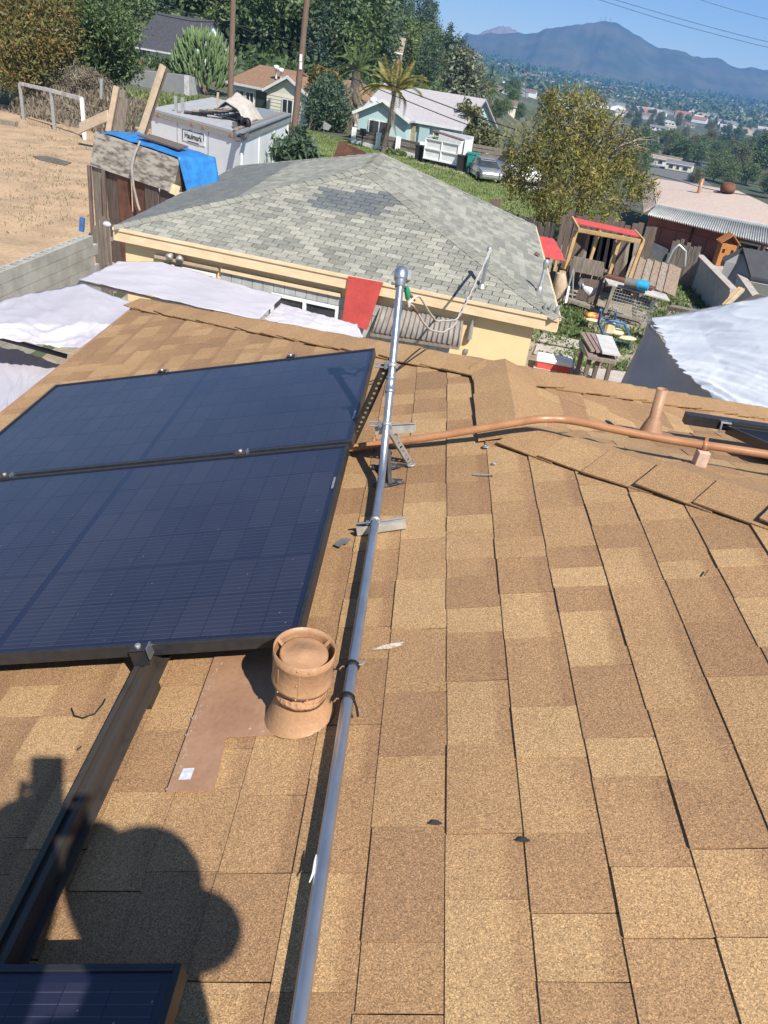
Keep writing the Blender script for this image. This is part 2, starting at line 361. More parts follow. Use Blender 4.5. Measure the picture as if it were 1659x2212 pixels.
def wedge(a0, a1, b0, b1, s0, s1, fr, t, t2=.0007):
    """one shingle: lower edge a0..a1 at s0 (thickness t), upper edge b0..b1 at s1"""
    O, ex, sx, nx = fr
    P = lambda e, s, w: O + ex * e + sx * s + nx * w
    return [P(a0, s0, 0), P(a1, s0, 0), P(b1, s1, 0), P(b0, s1, 0), P(a0, s0, t), P(a1, s0, t), P(b1, s1, t2), P(b0, s1, t2)]
WF = [(3, 2, 1, 0), (4, 5, 6, 7), (0, 1, 5, 4), (1, 2, 6, 5), (2, 3, 7, 6), (3, 0, 4, 7)]
def courses(fr, lo, hi, s0, s1, expo, lens, thick, gap, lap=.02, tone=None, drift=.003, brick=False, trim=.0):
    out = []; s = s0; row = 0
    while s < s1 - .02:
        st = min(s + expo + lap, s1); e = lo(s) - rnd.uniform(0, lens[1]) if not brick else math.floor(lo(s) / lens[0]) * lens[0] - (lens[0] * .5 if row % 2 else 0) - lens[0]
        end = max(hi(s), hi(st - .01)); last = None
        while e < end:
            L = rnd.uniform(*lens) if not brick else lens[0]
            gp = gap * (1 if brick else rnd.choice((.5, 1, 1.6, 2.4))); a, b = e + gp / 2, e + L - gp / 2; e += L
            l0, l1, h0, h1 = lo(s), lo(st - 1e-4), hi(s), hi(st - 1e-4)
            a0, a1, b0, b1 = max(a, l0), min(b, h0), max(a, l1), min(b, h1)
            if a1 - a0 < .012 and b1 - b0 < .012: continue
            if a1 < a0: a0 = a1 = (min(max(a0, l0), h0))
            if b1 < b0: b0 = b1 = min(max((a0 + a1) / 2, b1), b0) if b1 < b0 else b0
            t = tone(a, s) if tone else rnd.random()
            if last is not None and abs(t - last) < .12 and not brick: t = (t + .35) % 1.0
            last = t
            d = rnd.uniform(-drift, drift)
            if a1 - a0 > .03 and not brick: a0 += rnd.uniform(-.0012, .0012); a1 += rnd.uniform(-.0012, .0012)
            w_ = wedge(a0, a1, b0, b1, s + d, st, fr, rnd.choice(thick)); sk = fr[2] * rnd.uniform(-drift, drift) * .7; w_[0] = w_[0] + sk; w_[4] = w_[4] + sk
            out.append((w_, t, row))
        s += expo; row += 1
    return out
def inframe(p):
    d = p - CAMP; z = d.dot(CF)
    if z < .1: return -1
    x = PW / 2 + FL * d.dot(CR) / z; y = PH / 2 - FL * d.dot(CU) / z
    return z if -40 < x < PW + 40 and -40 < y < PH + 60 else -1
def lay(pieces, parent, m_o, m_a, limit, used, name='shingle', bevel=0):
    """the pieces that show largest become objects, the rest one field; parts of `parent`"""
    org = wloc(parent); sc = []
    for vs, t, row in pieces:
        c = (vs[0] + vs[2]) / 2; z = inframe(c); sc.append((used(c) if z > 0 else 99, z if z > 0 else 999))
    order = sorted(range(len(pieces)), key=lambda i: sc[i]); indiv = set(i for i in order[:limit] if sc[i][0] < 90)
    big = M(); tint = []
    for i, (vs, t, row) in enumerate(pieces):
        if i in indiv:
            mm = M(); c = (vs[0] + vs[2]) / 2; mm.add([v for v in vs], WF)
            me = bpy.data.meshes.new(name); me.from_pydata([tuple(Vector(v) - c) for v in mm.v], [], mm.f)
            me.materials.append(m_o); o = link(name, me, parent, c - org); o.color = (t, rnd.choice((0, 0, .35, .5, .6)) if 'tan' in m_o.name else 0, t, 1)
        else:
            big.add(vs, WF); tint += [t] * 8
    if big.v:
        o = big.build(name + '_field', m_a, parent); o['kind'] = 'stuff'
        a = o.data.attributes.new('tint', 'FLOAT', 'POINT'); a.data.foreach_set('value', tint)
    return len(indiv)
def tone_tan(a, s):
    r = rnd.random(); return rnd.uniform(.72, 1.0) if r < .30 else rnd.uniform(.38, .68) if r < .70 else rnd.uniform(.05, .32)
def hidden1(c):                                       # under the modules or behind the camera: not worth an object
    d = c - O1; u, v = d.dot(U1), d.dot(A1)
    if 1.5 < u < 3.4 and -2.0 < v < -.56: return 99
    return 0
fr1 = (O1, U1, A1, N1)
pc = courses(fr1, lambda v: -.6, far1, VE, VM, .1432, (.075, .235), (.0045, .005, .0055, .0075), .0016, tone=tone_tan, drift=.0018)
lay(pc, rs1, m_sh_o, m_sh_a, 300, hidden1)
# slopes beyond the ridge, seen almost edge on
d4 = (ER - J).normalized(); n4 = V(0, 1, 0).cross((ER - J)).normalized(); n4 = n4 if n4.z > 0 else -n4
s4 = V(0, 1, 0).cross(n4).normalized(); s4 = s4 if s4.z > 0 else -s4          # up the slope
g4 = (ER - J).y / abs((ER - J).dot(s4))
pc = courses((K, V(0, 1, 0), s4, n4), lambda s: -s * g4, lambda s: (UJ - UK) - s * g4, -2.65, 0, .14, (.1, .26), (.005, .008), .002, tone=tone_tan)
lay(pc, rs4, m_sh_o, m_sh_a, 0, lambda c: 99)
n2 = P2x.cross(P2d).normalized(); n2 = n2 if n2.z > 0 else -n2
pc = courses((K, P2x, -P2d, n2), lambda s: (s * C15 if s > 0 else -s * C15 * 1.25), lambda s: 6.5, -2.2, 2.6, .14, (.1, .26), (.005, .008), .002, tone=tone_tan)
lay(pc, rs2, m_sh_o, m_sh_a, 0, lambda c: 99)

def caps(a, b, na, nb, wid, expo, name, parent, tones, mo, lift=.012, over=.06, th=.005, jit=1.0):
    """overlapping cap shingles from the low end a to the high end b, lapped over both slopes (normals na, nb)"""
    e = (b - a).normalized(); L = (b - a).length; k = int(L / expo); org = wloc(parent)
    sa = e.cross(na).normalized(); sb = e.cross(nb).normalized()
    if sa.dot(sb) > 0: sb = -sb
    if sa.z > 0: sa = -sa
    if sb.z > 0: sb = -sb
    top = (na + nb).normalized()
    for i in range(k + 1):
        p = a + e * (i * expo); q = p + e * min(expo + over, L - i * expo + .02)
        j = rnd.uniform(-.012, .012) * jit; w1 = wid + rnd.uniform(-.006, .008) * jit; w2 = wid - .004
        def sec(c, wd, up, t, jj):
            c = c + top * up
            return [c + sa * (wd + jj) + na * -.001, c + sa * (wd * .35 + jj) + top * .004, c + top * .006, c + sb * (wd * .35 - jj) + top * .004, c + sb * (wd - jj) + nb * -.001,
                    c + sb * (wd - jj) + nb * t, c + sb * (wd * .35 - jj) + top * (t + .006), c + top * (t + .009), c + sa * (wd * .35 + jj) + top * (t + .006), c + sa * (wd + jj) + na * t]
        A = sec(p, w1, lift * rnd.uniform(.8, 1.5), th, j); B = sec(q, w2, .0025, th * .8, 0)
        mm = M(); n = 10
        mm.add(A + B, [tuple(range(n)), tuple(range(2 * n - 1, n - 1, -1))] + [(x, (x + 1) % n, n + (x + 1) % n, n + x) for x in range(n)])
        c = (p + q) / 2; o = link(name, mm.mesh(name, c, mo), parent, c - org); t = rnd.uniform(*tones); o.color = (t, 0, t, 1)
n3 = V(0, S15, C15)
caps(E1 + V(0, 0, .004), J + V(0, 0, .004), N1, n3, .145, .142, 'cap_shingle', house, (.45, .8), m_sh_o)
caps(ER, J + V(0, 0, .004), n4, n3, .14, .142, 'cap_shingle', house, (.4, .7), m_sh_o)
caps(K + V(.02, -.02, .008), TOP, N1, n2, .15, .142 * 1.35, 'cap_shingle', house, (.4, .85), m_sh_o, lift=.016)
caps(J + V(0, .06, .012), K + V(0, -.06, .012), N1, n4, .15, .185, 'cap_shingle', house, (.55, .8), m_sh_o, lift=.006)

# ------------------------------------------------------------------ solar modules
def cellmat():
    m = bpy.data.materials.new('solar cell'); m.use_nodes = True; N = m.node_tree.nodes; L = m.node_tree.links; b = N['Principled BSDF']
    g = N.new('ShaderNodeNewGeometry'); sp = N.new('ShaderNodeSeparateXYZ'); L.new(g.outputs['Position'], sp.inputs[0])
    # thin bus wires run down the slope: fine bright lines spaced along y
    mu = N.new('ShaderNodeMath'); mu.operation = 'MULTIPLY'; mu.inputs[1].default_value = 1 / .0175; L.new(sp.outputs['Y'], mu.inputs[0])
    fr = N.new('ShaderNodeMath'); fr.operation = 'FRACT'; L.new(mu.outputs[0], fr.inputs[0])
    lt = N.new('ShaderNodeMath'); lt.operation = 'LESS_THAN'; lt.inputs[1].default_value = .055; L.new(fr.outputs[0], lt.inputs[0])
    oi = N.new('ShaderNodeObjectInfo'); sc = N.new('ShaderNodeSeparateColor'); L.new(oi.outputs['Color'], sc.inputs[0])
    rp = N.new('ShaderNodeValToRGB'); rp.color_ramp.elements[0].color = (.009, .011, .030, 1); rp.color_ramp.elements[1].color = (.017, .018, .038, 1); L.new(sc.outputs[0], rp.inputs[0])
    mx = N.new('ShaderNodeMix'); mx.data_type = 'RGBA'; L.new(lt.outputs[0], mx.inputs['Factor']); L.new(rp.outputs[0], mx.inputs['A']); mx.inputs['B'].default_value = (.075, .078, .10, 1)
    # dust specks and a thin film
    vo = N.new('ShaderNodeTexVoronoi'); vo.inputs['Scale'].default_value = 22; L.new(g.outputs['Position'], vo.inputs['Vector'])
    l2 = N.new('ShaderNodeMath'); l2.operation = 'LESS_THAN'; l2.inputs[1].default_value = .038; L.new(vo.outputs['Distance'], l2.inputs[0])
    m2 = N.new('ShaderNodeMix'); m2.data_type = 'RGBA'; L.new(l2.outputs[0], m2.inputs['Factor']); L.new(mx.outputs['Result'], m2.inputs['A']); m2.inputs['B'].default_value = (.22, .2, .19, 1)
    nz = N.new('ShaderNodeTexNoise'); nz.inputs['Scale'].default_value = 3; nz.inputs['Detail'].default_value = 6; L.new(g.outputs['Position'], nz.inputs['Vector'])
    mr = N.new('ShaderNodeMapRange'); mr.inputs[1].default_value = .3; mr.inputs[2].default_value = .8; mr.inputs[3].default_value = .005; mr.inputs[4].default_value = .03; L.new(nz.outputs['Fac'], mr.inputs[0])
    m3 = N.new('ShaderNodeMix'); m3.data_type = 'RGBA'; L.new(mr.outputs[0], m3.inputs['Factor']); L.new(m2.outputs['Result'], m3.inputs['A']); m3.inputs['B'].default_value = (.5, .48, .46, 1)
    L.new(m3.outputs['Result'], b.inputs['Base Color'])
    b.inputs['Roughness'].default_value = .45; b.inputs['Specular IOR Level'].default_value = .3
    b.inputs['Coat Weight'].default_value = .8; b.inputs['Coat Roughness'].default_value = .2; b.inputs['Coat IOR'].default_value = 1.38
    return m
m_cell = cellmat()
m_back = mat('module backing', (.007, .009, .026), (.010, .011, .030), scale=4, rough=.45, coat=.8, cr=.2, spec=.3)
PT = .125
def module(label, u0, u1, v0, v1, w=PT, axes=None, cells=(20, 6), frameh=.035):
    """black framed module between u0..u1 along the courses and v0..v1 up the slope"""
    X = lambda u, v, q: (R1(u, v, q) if axes is None else axes[0] + axes[1] * u + axes[2] * v + axes[3] * q)
    t = thing('solar_panel', X(u0, (v0 + v1) / 2, w - .04), label, 'solar panel', 'black solar modules on the roof')
    ax = (U1, A1, N1) if axes is None else axes[1:]
    f = .011
    for (a, b, c, d) in ((u0, u1, v0, v0 + f), (u0, u1, v1 - f, v1), (u0, u0 + f, v0 + f, v1 - f), (u1 - f, u1, v0 + f, v1 - f)):
        mm = M(); mm.box(X((a + b) / 2, (c + d) / 2, w - frameh / 2), (b - a, d - c, frameh), ax); mm.build('frame', m_black, t, bevel=.001)
    mm = M(); mm.box(X((u0 + u1) / 2, (v0 + v1) / 2, w - .008), (u1 - u0 - 2 * f, v1 - v0 - 2 * f, .006), ax); lam = mm.build('laminate', m_back, t)
    nv, nu = cells; org = wloc(lam)
    if nv:
        iu = (u1 - u0 - .05) / nu; gapc = .02; iv = (v1 - v0 - .05 - gapc) / nv
        cm = M(); cm.box((0, 0, 0), (iu - .0026, iv - .0022, .0002), ax); me = cm.mesh('cell', (0, 0, 0), m_cell)
        tcol = [rnd.random() for _ in range(64)]
        for i in range(nu):
            for j in range(nv):
                cu = u0 + .025 + iu * (i + .5); cv = v0 + .025 + iv * (j + .5) + (gapc if j >= nv / 2 else 0)
                o = link('cell', me, lam, X(cu, cv, w - .0048) - org); k = rnd.choice((.15, .3, .3, .45, .85)); o.color = (k, k, k, 1)
    return t
UA = 2.470
pa = module('upper black solar panel crossed by the mast shadow, farthest from the camera', UA + .012, UA + 1.03, -2.08, -.46)
pb = module('middle black solar panel just beyond the brown roof vent', UA - 1.062, UA - .008, -2.08, -.47)
pn = module('black solar panel corner at the bottom left in shade', -.42, .636, -2.14, -.522)
mm = M(); mm.box(R1(UA - .3, -.485, PT + .0015), (.075, .007, .001), (U1, A1, N1)); mm.build('serial_label', m_galv2, pb)
mm = M(); mm.box(R1(UA + .25, -.475, PT + .0015), (.075, .007, .001), (U1, A1, N1)); mm.build('serial_label', m_galv2, pa)

def rail(label, v, u0, u1):
    t = thing('mounting_rail', R1(u0, v, 0), label, 'rail')
    mm = M(); w = .04
    prof = [(-.02, .035), (-.02, .082), (-.007, .082), (-.007, .074), (.007, .074), (.007, .082), (.02, .082), (.02, .035)]
    mm.prism([R1(u0, v + a, b) for a, b in prof], U1 * (u1 - u0)); mm.build('channel', m_blkdust, t)
    mm = M(); mm.prism([R1(u0, v + a, b) for a, b in [(.02, .04), (.036, .04), (.036, .046), (.02, .046)]], U1 * (u1 - u0)); mm.build('flange', m_blkdust, t)
    for uu in np.arange(u0 + .15, u1, .9):
        mm = M(); mm.box(R1(uu, v, .018), (.07, .05, .034), (U1, A1, N1)); mm.build('foot', m_black, t)
    return t
rail('black mounting rail in the open roof between two panels, left of the vent', -.87, .3, 3.38)
rail('black mounting rail mostly hidden under the left half of the panels', -1.80, -.3, 3.38)
def clamp(label, u, v, end=True):
    t = thing('panel_clamp', R1(u, v, PT - .04), label, 'clamp')
    mm = M(); mm.box(R1(u, v, PT + .003), (.034 if not end else .03, .04, .006), (U1, A1, N1)); mm.build('plate', m_black if end else m_blkdust, t, bevel=.001)
    if end:
        mm = M(); mm.box(R1(u - .013, v, PT - .02), (.004, .04, .046), (U1, A1, N1)); mm.build('leg', m_black, t)
    mm = M(); mm.lathe(R1(u, v, PT + .005), N1, [(0, .008), (.0065, .008), (.0075, .006), (.0075, 0)], 6, False); mm.build('bolt', m_galv2, t)
    mm = M(); mm.box(R1(u + .0, v + .026, PT - .008), (.028, .004, .034), (U1, A1, N1)); mm.build('bonding_clip', m_galv, t)
    return t
clamp('end clamp with hex bolt on the near edge of the middle panel', UA - 1.074, -.87)
clamp('mid clamp on the seam between panels, nearer the mast', UA + .002, -.87, False)
clamp('mid clamp on the seam between panels at the left picture edge', UA + .002, -1.80, False)
clamp('dark end clamp on the far edge of the upper panel, nearer the mast', UA + 1.042, -.87)
clamp('dark end clamp on the far edge of the upper panel, left one', UA + 1.042, -1.52)

# ------------------------------------------------------------------ brown flue vent with flashing
vt = thing('roof_vent', R1(1.27, -.468, 0), 'brown painted flue vent with open round rain cap beside the conduit', 'vent')
fl = M(); zf = .0125
pts = [(1.50, -.73), (1.50, -.42), (1.20, -.42), (1.20, -.625), (1.055, -.615), (1.055, -.72)]
fl.prism([R1(u, v, zf) for u, v in pts], N1 * .0012); fl.build('flashing_sheet', m_brown_w, vt)
chips = M()
for i in range(70):
    f = rnd.random(); uu = 1.46 - .40 * f; vv = -.728 + .012 * rnd.random() + abs(rnd.gauss(0, .012)); r_ = rnd.uniform(.0008, .0038)
    chips.prism([R1(uu + r_ * math.cos(a) * rnd.uniform(.6, 1.3), vv + r_ * .7 * math.sin(a) * rnd.uniform(.6, 1.3), zf + .0013) for a in np.linspace(0, 6.28, 7)[:-1]], N1 * .0003)
for i in range(14):
    uu, vv, r_ = 1.205 + rnd.random() * .03, -.62 + rnd.random() * .22, rnd.uniform(.001, .004)
    chips.prism([R1(uu + r_ * math.cos(a) * rnd.uniform(.6, 1.3), vv + r_ * math.sin(a) * rnd.uniform(.6, 1.3), zf + .0013) for a in np.linspace(0, 6.28, 7)[:-1]], N1 * .0003)
chips.build('paint_chips', mat('bare metal flecks', (.42, .35, .30), (.35, .24, .17), scale=80, rough=.6), vt)['kind'] = 'stuff'
B0 = R1(1.265, -.468, zf); UPV = V(0, 0, 1)
k = M(); seg = 32; prof = [(.098, 0), (.094, .006), (.060, .095), (.056, .115)]
vs = []
for r, z in prof:
    for q in range(seg):
        a = 2 * math.pi * q / seg; p = B0 + V(math.cos(a) * r, math.sin(a) * r, z)
        if z < .05: p.z += (p.x - B0.x) * T15 * (1 - z / .05) if z else (p.x - B0.x) * T15
        vs.append(p)
k.add(vs, [(i * seg + q, i * seg + (q + 1) % seg, (i + 1) * seg + (q + 1) % seg, (i + 1) * seg + q) for i in range(3) for q in range(seg)], True)
k.build('cone', m_brown, vt)
k = M(); vs = []
for r, z in [(.061, .088), (.071, .080), (.073, .097), (.064, .112), (.055, .122)]:
    for q in range(seg):
        a = 2 * math.pi * q / seg; w = noise.noise(V(math.cos(a) * 2.2, math.sin(a) * 2.2, z * 30)) * .009
        vs.append(B0 + V(math.cos(a) * (r + w * .6), math.sin(a) * (r + w * .6), z + w))
k.add(vs, [(i * seg + q, i * seg + (q + 1) % seg, (i + 1) * seg + (q + 1) % seg, (i + 1) * seg + q) for i in range(4) for q in range(seg)], True)
k.build('sealant_collar', mat('lumpy sealant', (.43, .235, .12), (.36, .19, .10), scale=40, rough=.7, bump=.6, bscale=90), vt)
k = M(); k.lathe(B0, UPV, [(.054, .10), (.054, .20), (0, .20)], 32); k.build('inner_pipe', m_brown, vt)
RC = .084
k = M(); k.lathe(B0, UPV, [(.066, .128), (RC - .004, .135), (RC - .0005, .146), (RC + .0015, .150), (RC - .0005, .154), (RC, .232), (RC + .0025, .236), (RC, .240), (RC + .001, .262), (RC - .0012, .2625), (RC - .0022, .24), (RC - .0025, .155), (.066, .134)], 48); k.build('drum', m_brown, vt)
k = M(); k.lathe(B0, UPV, [(.0, .2475), (.018, .2475), (.020, .2455), (.036, .2455), (.038, .2435), (.060, .243), (.066, .241), (.0665, .228), (.064, .226), (0, .226)], 40); k.build('cap_disc', m_brown, vt)
for a in (.7, 2.8, 4.9):
    k = M(); d = V(math.cos(a), math.sin(a), 0); k.bar(B0 + d * .064 + V(0, 0, .236), B0 + d * (RC - .002) + V(0, 0, .252), .011, .0016); k.build('bracket', m_brown, vt)
for a, z in [(-1.62, .25), (-1.62, .195), (-1.62, .143), (-1.25, .247), (-1.25, .142), (-2.3, .142)]:
    k = M(); d = V(math.cos(a), math.sin(a), 0); k.ball(B0 + d * (RC + .001) + V(0, 0, z), .0032, 8, 5); k.build('rivet', m_brown, vt)
k = M(); a = -1.55; d = V(math.cos(a), math.sin(a), 0); k.bar(B0 + d * (RC + .0006) + V(0, 0, .153), B0 + d * (RC + .0006) + V(0, 0, .235), .003, .0016, up=d); k.build('seam', m_brown, vt)
k = M(); a = -2.35; d = V(math.cos(a), math.sin(a), 0); k.bar(B0 + d * (RC + .0006) + V(0, 0, .175), B0 + d * (RC + .0006) + V(0, 0, .222), .005, .0016, up=d); k.build('slot', m_brown_w, vt)
for ch_ in vt.children:
    if ch_.name.split('.')[0] not in ('flashing_sheet', 'paint_chips'):
        ch_.scale = (.80, .80, .76); q_ = B0 - wloc(vt); ch_.location = Vector((q_.x * .20, q_.y * .20, q_.z * .24))
k = M(); k.prism([R1(1.115, -.70, .0145), R1(1.115, -.675, .0145), R1(1.085, -.675, .0145), R1(1.085, -.702, .0145)], N1 * .0006)
tag(k.build('paper_sticker', mat('torn sticker', (.72, .73, .74), (.45, .48, .52), scale=60, rough=.6), None), 'small white torn sticker on the brown flashing sheet', 'sticker')

# ------------------------------------------------------------------ conduit mast with weatherhead
PR = .0135
mast = thing('service_mast', R1(.3, -.345, 0), 'long galvanised conduit mast lying along the roof then rising to a weatherhead', 'conduit')
def mp(y, x, z): return V(x, y, z)
path = [R1(.2, -.345, .046), R1(1.0, -.348, .046), R1(1.7, -.349, .047), R1(2.15, -.349, .047), R1(2.27, -.348, .052), R1(2.35, -.346, .070)]
hd = V(-.058, 2.815, 4.905); b0 = path[-1]
path += [b0.lerp(hd, t) for t in (.12, .3, .6, .95)]
mm = M(); mm.tube(path, PR, 16); mm.build('pipe', m_galv, mast)
upd = (hd - b0).normalized(); cp = b0.lerp(hd, .42)
mm = M(); mm.lathe(cp, upd, [(PR, -.03), (PR + .004, -.028), (PR + .004, -.018), (PR + .002, -.016), (PR + .002, .02), (PR + .0045, .022), (PR + .0045, .03), (PR, .032)], 18); mm.build('coupling', m_galv, mast)
h0 = hd - upd * .03
mm = M(); mm.lathe(h0, upd, [(PR + .001, -.018), (PR + .005, -.016), (PR + .005, .006), (.022, .010), (.025, .014), (.026, .034), (.0245, .046), (.019, .056), (.010, .062), (0, .064)], 20); wh = mm.build('weatherhead', m_galv, mast)
side = upd.cross(V(1, 0, 0)).normalized(); fwd = V(.85, .45, -.25).normalized()
mm = M(); mm.box(h0 + upd * .032 + fwd * .026, (.036, .02, .042), (upd.cross(fwd).normalized(), fwd, upd)); mm.build('hood_plate', m_galv2, wh, bevel=.003)
mm = M(); mm.lathe(h0 + upd * -.006 + V(-.02, 0, 0), V(1, 0, 0), [(0, -.012), (.005, -.012), (.005, .05), (0, .05)], 8); mm.build('clamp_screw', m_galv2, wh)
# insulator and splice hanging from the head
sp0 = h0 + V(.028, .02, -.03)
t = thing('wire_connector', sp0, 'green cable connector hanging below the weatherhead', 'connector')
mm = M(); mm.tube([sp0 + V(-.012, 0, .03), sp0, sp0 + V(.006, .01, -.03)], [.006, .011, .009], 10); mm.build('body', mat('green rubber', (.02, .30, .17), rough=.5), t)
mm = M(); mm.tube([sp0 + V(.006, .01, -.03), sp0 + V(.014, .014, -.06)], .006, 8); mm.build('sleeve', m_cablew, t)

def pclamp(label, p, ax, side, r=PR, bolts=2):
    """two-piece strut clamp round the pipe with bolts sticking out to one side"""
    t = thing('pipe_clamp', p, label, 'clamp')
    mm = M(); mm.lathe(p, ax, [(r + .0005, -.008), (r + .003, -.008), (r + .003, .008), (r + .0005, .008)], 16); mm.build('band', m_galv2, t)
    for q in range(bolts):
        o = ax * (.007 if q else -.007)
        mm = M(); mm.tube([p + o - side * (r + .006), p + o + side * (r + .048)], .0032, 8); mm.build('bolt', m_galv, t)
        mm = M(); mm.lathe(p + o + side * (r + .01), side, [(0, -.005), (.008, -.005), (.008, .004), (0, .004)], 6, False); mm.build('nut', m_galv, t)
    return t
left = V(-1, 0, -.1).normalized()
c1p = b0.lerp(hd, .52); c2p = b0.lerp(hd, .22); c3p = R1(2.04, -.349, .047)
pclamp('upper pipe clamp on the mast holding the dark brace', c1p, upd, left)
pclamp('middle pipe clamp on the mast above the zinc channel', c2p, upd, left)
pclamp('lower pipe clamp fixing the conduit to the strut on the roof', c3p, U1, V(-C15, 0, -S15), bolts=1)

def strut(name, label, a, b, up, w=.022, h=.014, m=m_galv2, holes=True, cat='strut', r=.0055):
    """perforated steel channel: real holes in the web, two flanges"""
    a, b, up = Vector(a), Vector(b), Vector(up); e = (b - a); L = e.length; e.normalize(); sx = e.cross(up).normalized(); up = sx.cross(e).normalized()
    t = thing(name, a, label, cat)
    bm = bmesh.new(); step = .0215; n = max(1, int(L / step)); step = L / n; seg = 8
    def vert(x, y): return bm.verts.new(a + e * x + sx * y - wloc(t))
    for i in range(n):
        x0 = i * step; x1 = x0 + step; cx = (x0 + x1) / 2
        ring = [vert(cx + r * math.cos(2 * math.pi * (k + .5) / seg), r * math.sin(2 * math.pi * (k + .5) / seg)) for k in range(seg)]
        cor = [vert(x1, w / 2), vert(x0, w / 2), vert(x0, -w / 2), vert(x1, -w / 2)]
        if holes:
            for q in range(4):
                r0, r1, r2 = ring[q * 2], ring[(q * 2 + 1) % seg], ring[(q * 2 + 2) % seg]
                try:
                    bm.faces.new((cor[q], r0, r1)) if False else None
                    bm.faces.new((cor[q], cor[(q + 1) % 4], r2, r1)); bm.faces.new((cor[q], r1, r0))
                except ValueError: pass
        else: bm.faces.new(cor)
    bmesh.ops.recalc_face_normals(bm, faces=bm.faces)
    me = bpy.data.meshes.new('web'); bm.to_mesh(me); bm.free(); me.materials.append(m)
    o = link('web', me, t); d = o.modifiers.new('s', 'SOLIDIFY'); d.thickness = .0022; d.offset = 0
    for s in (-1, 1):
        mm = M(); mm.bar(a + sx * s * w / 2 - up * h / 2, b + sx * s * w / 2 - up * h / 2, .0022, h, up=up); mm.build('flange', m, t)
    return t
m_bracedk = mat('brace in dark finish', (.035, .032, .03), (.06, .055, .05), scale=30, rough=.5, metal=.4)
f1 = R1p(752, 975, .01); strut('brace_strut', 'dark perforated brace from the mast down beside the panel edge', c1p + left * .02, f1, V(.3, -.85, .45), w=.03, m=m_bracedk)
f2 = R1p(884, 996, .008); strut('brace_strut', 'pale perforated brace leaning from the mast to the right', c2p + V(.012, 0, -.012), f2, V(.2, -.8, .55), w=.022)
f3 = R1p(836, 1046, .01); strut('brace_strut', 'short dark brace foot standing in a tar patch behind the conduit', R1(2.43, -.335, .10), f3, V(-.9, -.4, .2), w=.02, m=m_bracedk)
def uni(label, a, b, w=.03, h=.026):
    """slotted strut channel lying open side up"""
    a, b = Vector(a), Vector(b); e = (b - a).normalized(); sx = N1.cross(e).normalized(); t = thing('strut_channel', a, label, 'strut')
    prof = [(-w / 2, 0), (w / 2, 0), (w / 2, h), (w / 2 - .007, h), (w / 2 - .007, h - .002), (w / 2 - .0025, h - .002), (w / 2 - .0025, .0025), (-w / 2 + .0025, .0025), (-w / 2 + .0025, h - .002), (-w / 2 + .007, h - .002), (-w / 2 + .007, h), (-w / 2, h)]
    mm = M(); mm.prism([a + sx * x + N1 * z for x, z in prof], b - a); mm.build('channel', mat('strut zinc', (.60, .58, .52), (.42, .40, .36), scale=22, rough=.45, metal=.5), t); return t
q0 = R1p(772, 1152, .012); q1 = R1p(878, 1136, .012); uni('zinc strut channel lying across the roof under the conduit', q0, q1)
p2 = c2p + V(0, 0, -.018); uni('upper zinc strut channel crossing behind the mast', p2 + V(-.035, .02, -.03), p2 + V(.105, .02, .0), w=.026)
for i, (x, y, rx, ry, lb) in enumerate([(838, 1008, .026, .06, 'grey tar sealant patch under the mast, farther one'), (838, 1043, .026, .055, 'grey tar sealant patch under the mast, nearer one')]):
    k = M(); c = R1p(x, y, .0105); d = c - O1; u, v = d.dot(U1), d.dot(A1)
    pts = [R1(u + rx * math.cos(a) * (1 + .3 * noise.noise(V(a * 2, i, 0))), v + ry * math.sin(a) * (1 + .35 * noise.noise(V(a * 3, i + 5, 0))), .0105) for a in np.linspace(0, 2 * math.pi, 22)[:-1]]
    k.prism(pts, N1 * .0022); tag(k.build('tar_patch', mat('tar smear', (.15, .15, .155), (.03, .03, .03), scale=45, rough=.55, contrast=(.45, .6)), None), lb, 'sealant')
def strap(label, u, tail):
    t = thing('strap', R1(u, -.349, .04), label, 'strap')
    p = R1(u, -.349, .046); mm = M(); ax = (U1 + A1 * .25).normalized()
    mm.lathe(p, ax, [(PR + .0006, -.008), (PR + .003, -.007), (PR + .003, .007), (PR + .0006, .008)], 16); mm.build('band', m_rub, t)
    mm = M(); q = p + A1 * PR
    if tail: mm.tube([q + N1 * .004, q + A1 * .012 + U1 * .006, q + A1 * .016 + U1 * .02, q + A1 * .008 + U1 * .026], .0016, 6); mm.build('hook', m_galv2, t)
    else: mm.tube([q, q + A1 * .008 - U1 * .02 - N1 * .01, q + A1 * .012 - U1 * .04 - N1 * .016], .003, 6); mm.build('tail', m_rub, t)
    mm = M(); q = p - A1 * PR; mm.tube([q, q - A1 * .012 + U1 * .003, q - A1 * .018 - U1 * .008], .0025, 6); mm.build('end', mat('brown tape', (.22, .12, .07), rough=.7), t)
strap('black strap with a wire hook round the conduit beside the vent cap', 1.375, True)
strap('black strap with a loose tail round the conduit below the vent', 1.268, False)
k = M(); q = R1(.84, -.349 - PR * .75, .046 + PR * .72)
k.tube([q + U1 * .026, q + U1 * .01 + N1 * .001, q - U1 * .01, q - U1 * .028 - A1 * .004], [.001, .0024, .0026, .001], 8)
tag(k.build('paper_scrap', m_white, None), 'sliver of white label stuck on the conduit near the bottom', 'label')

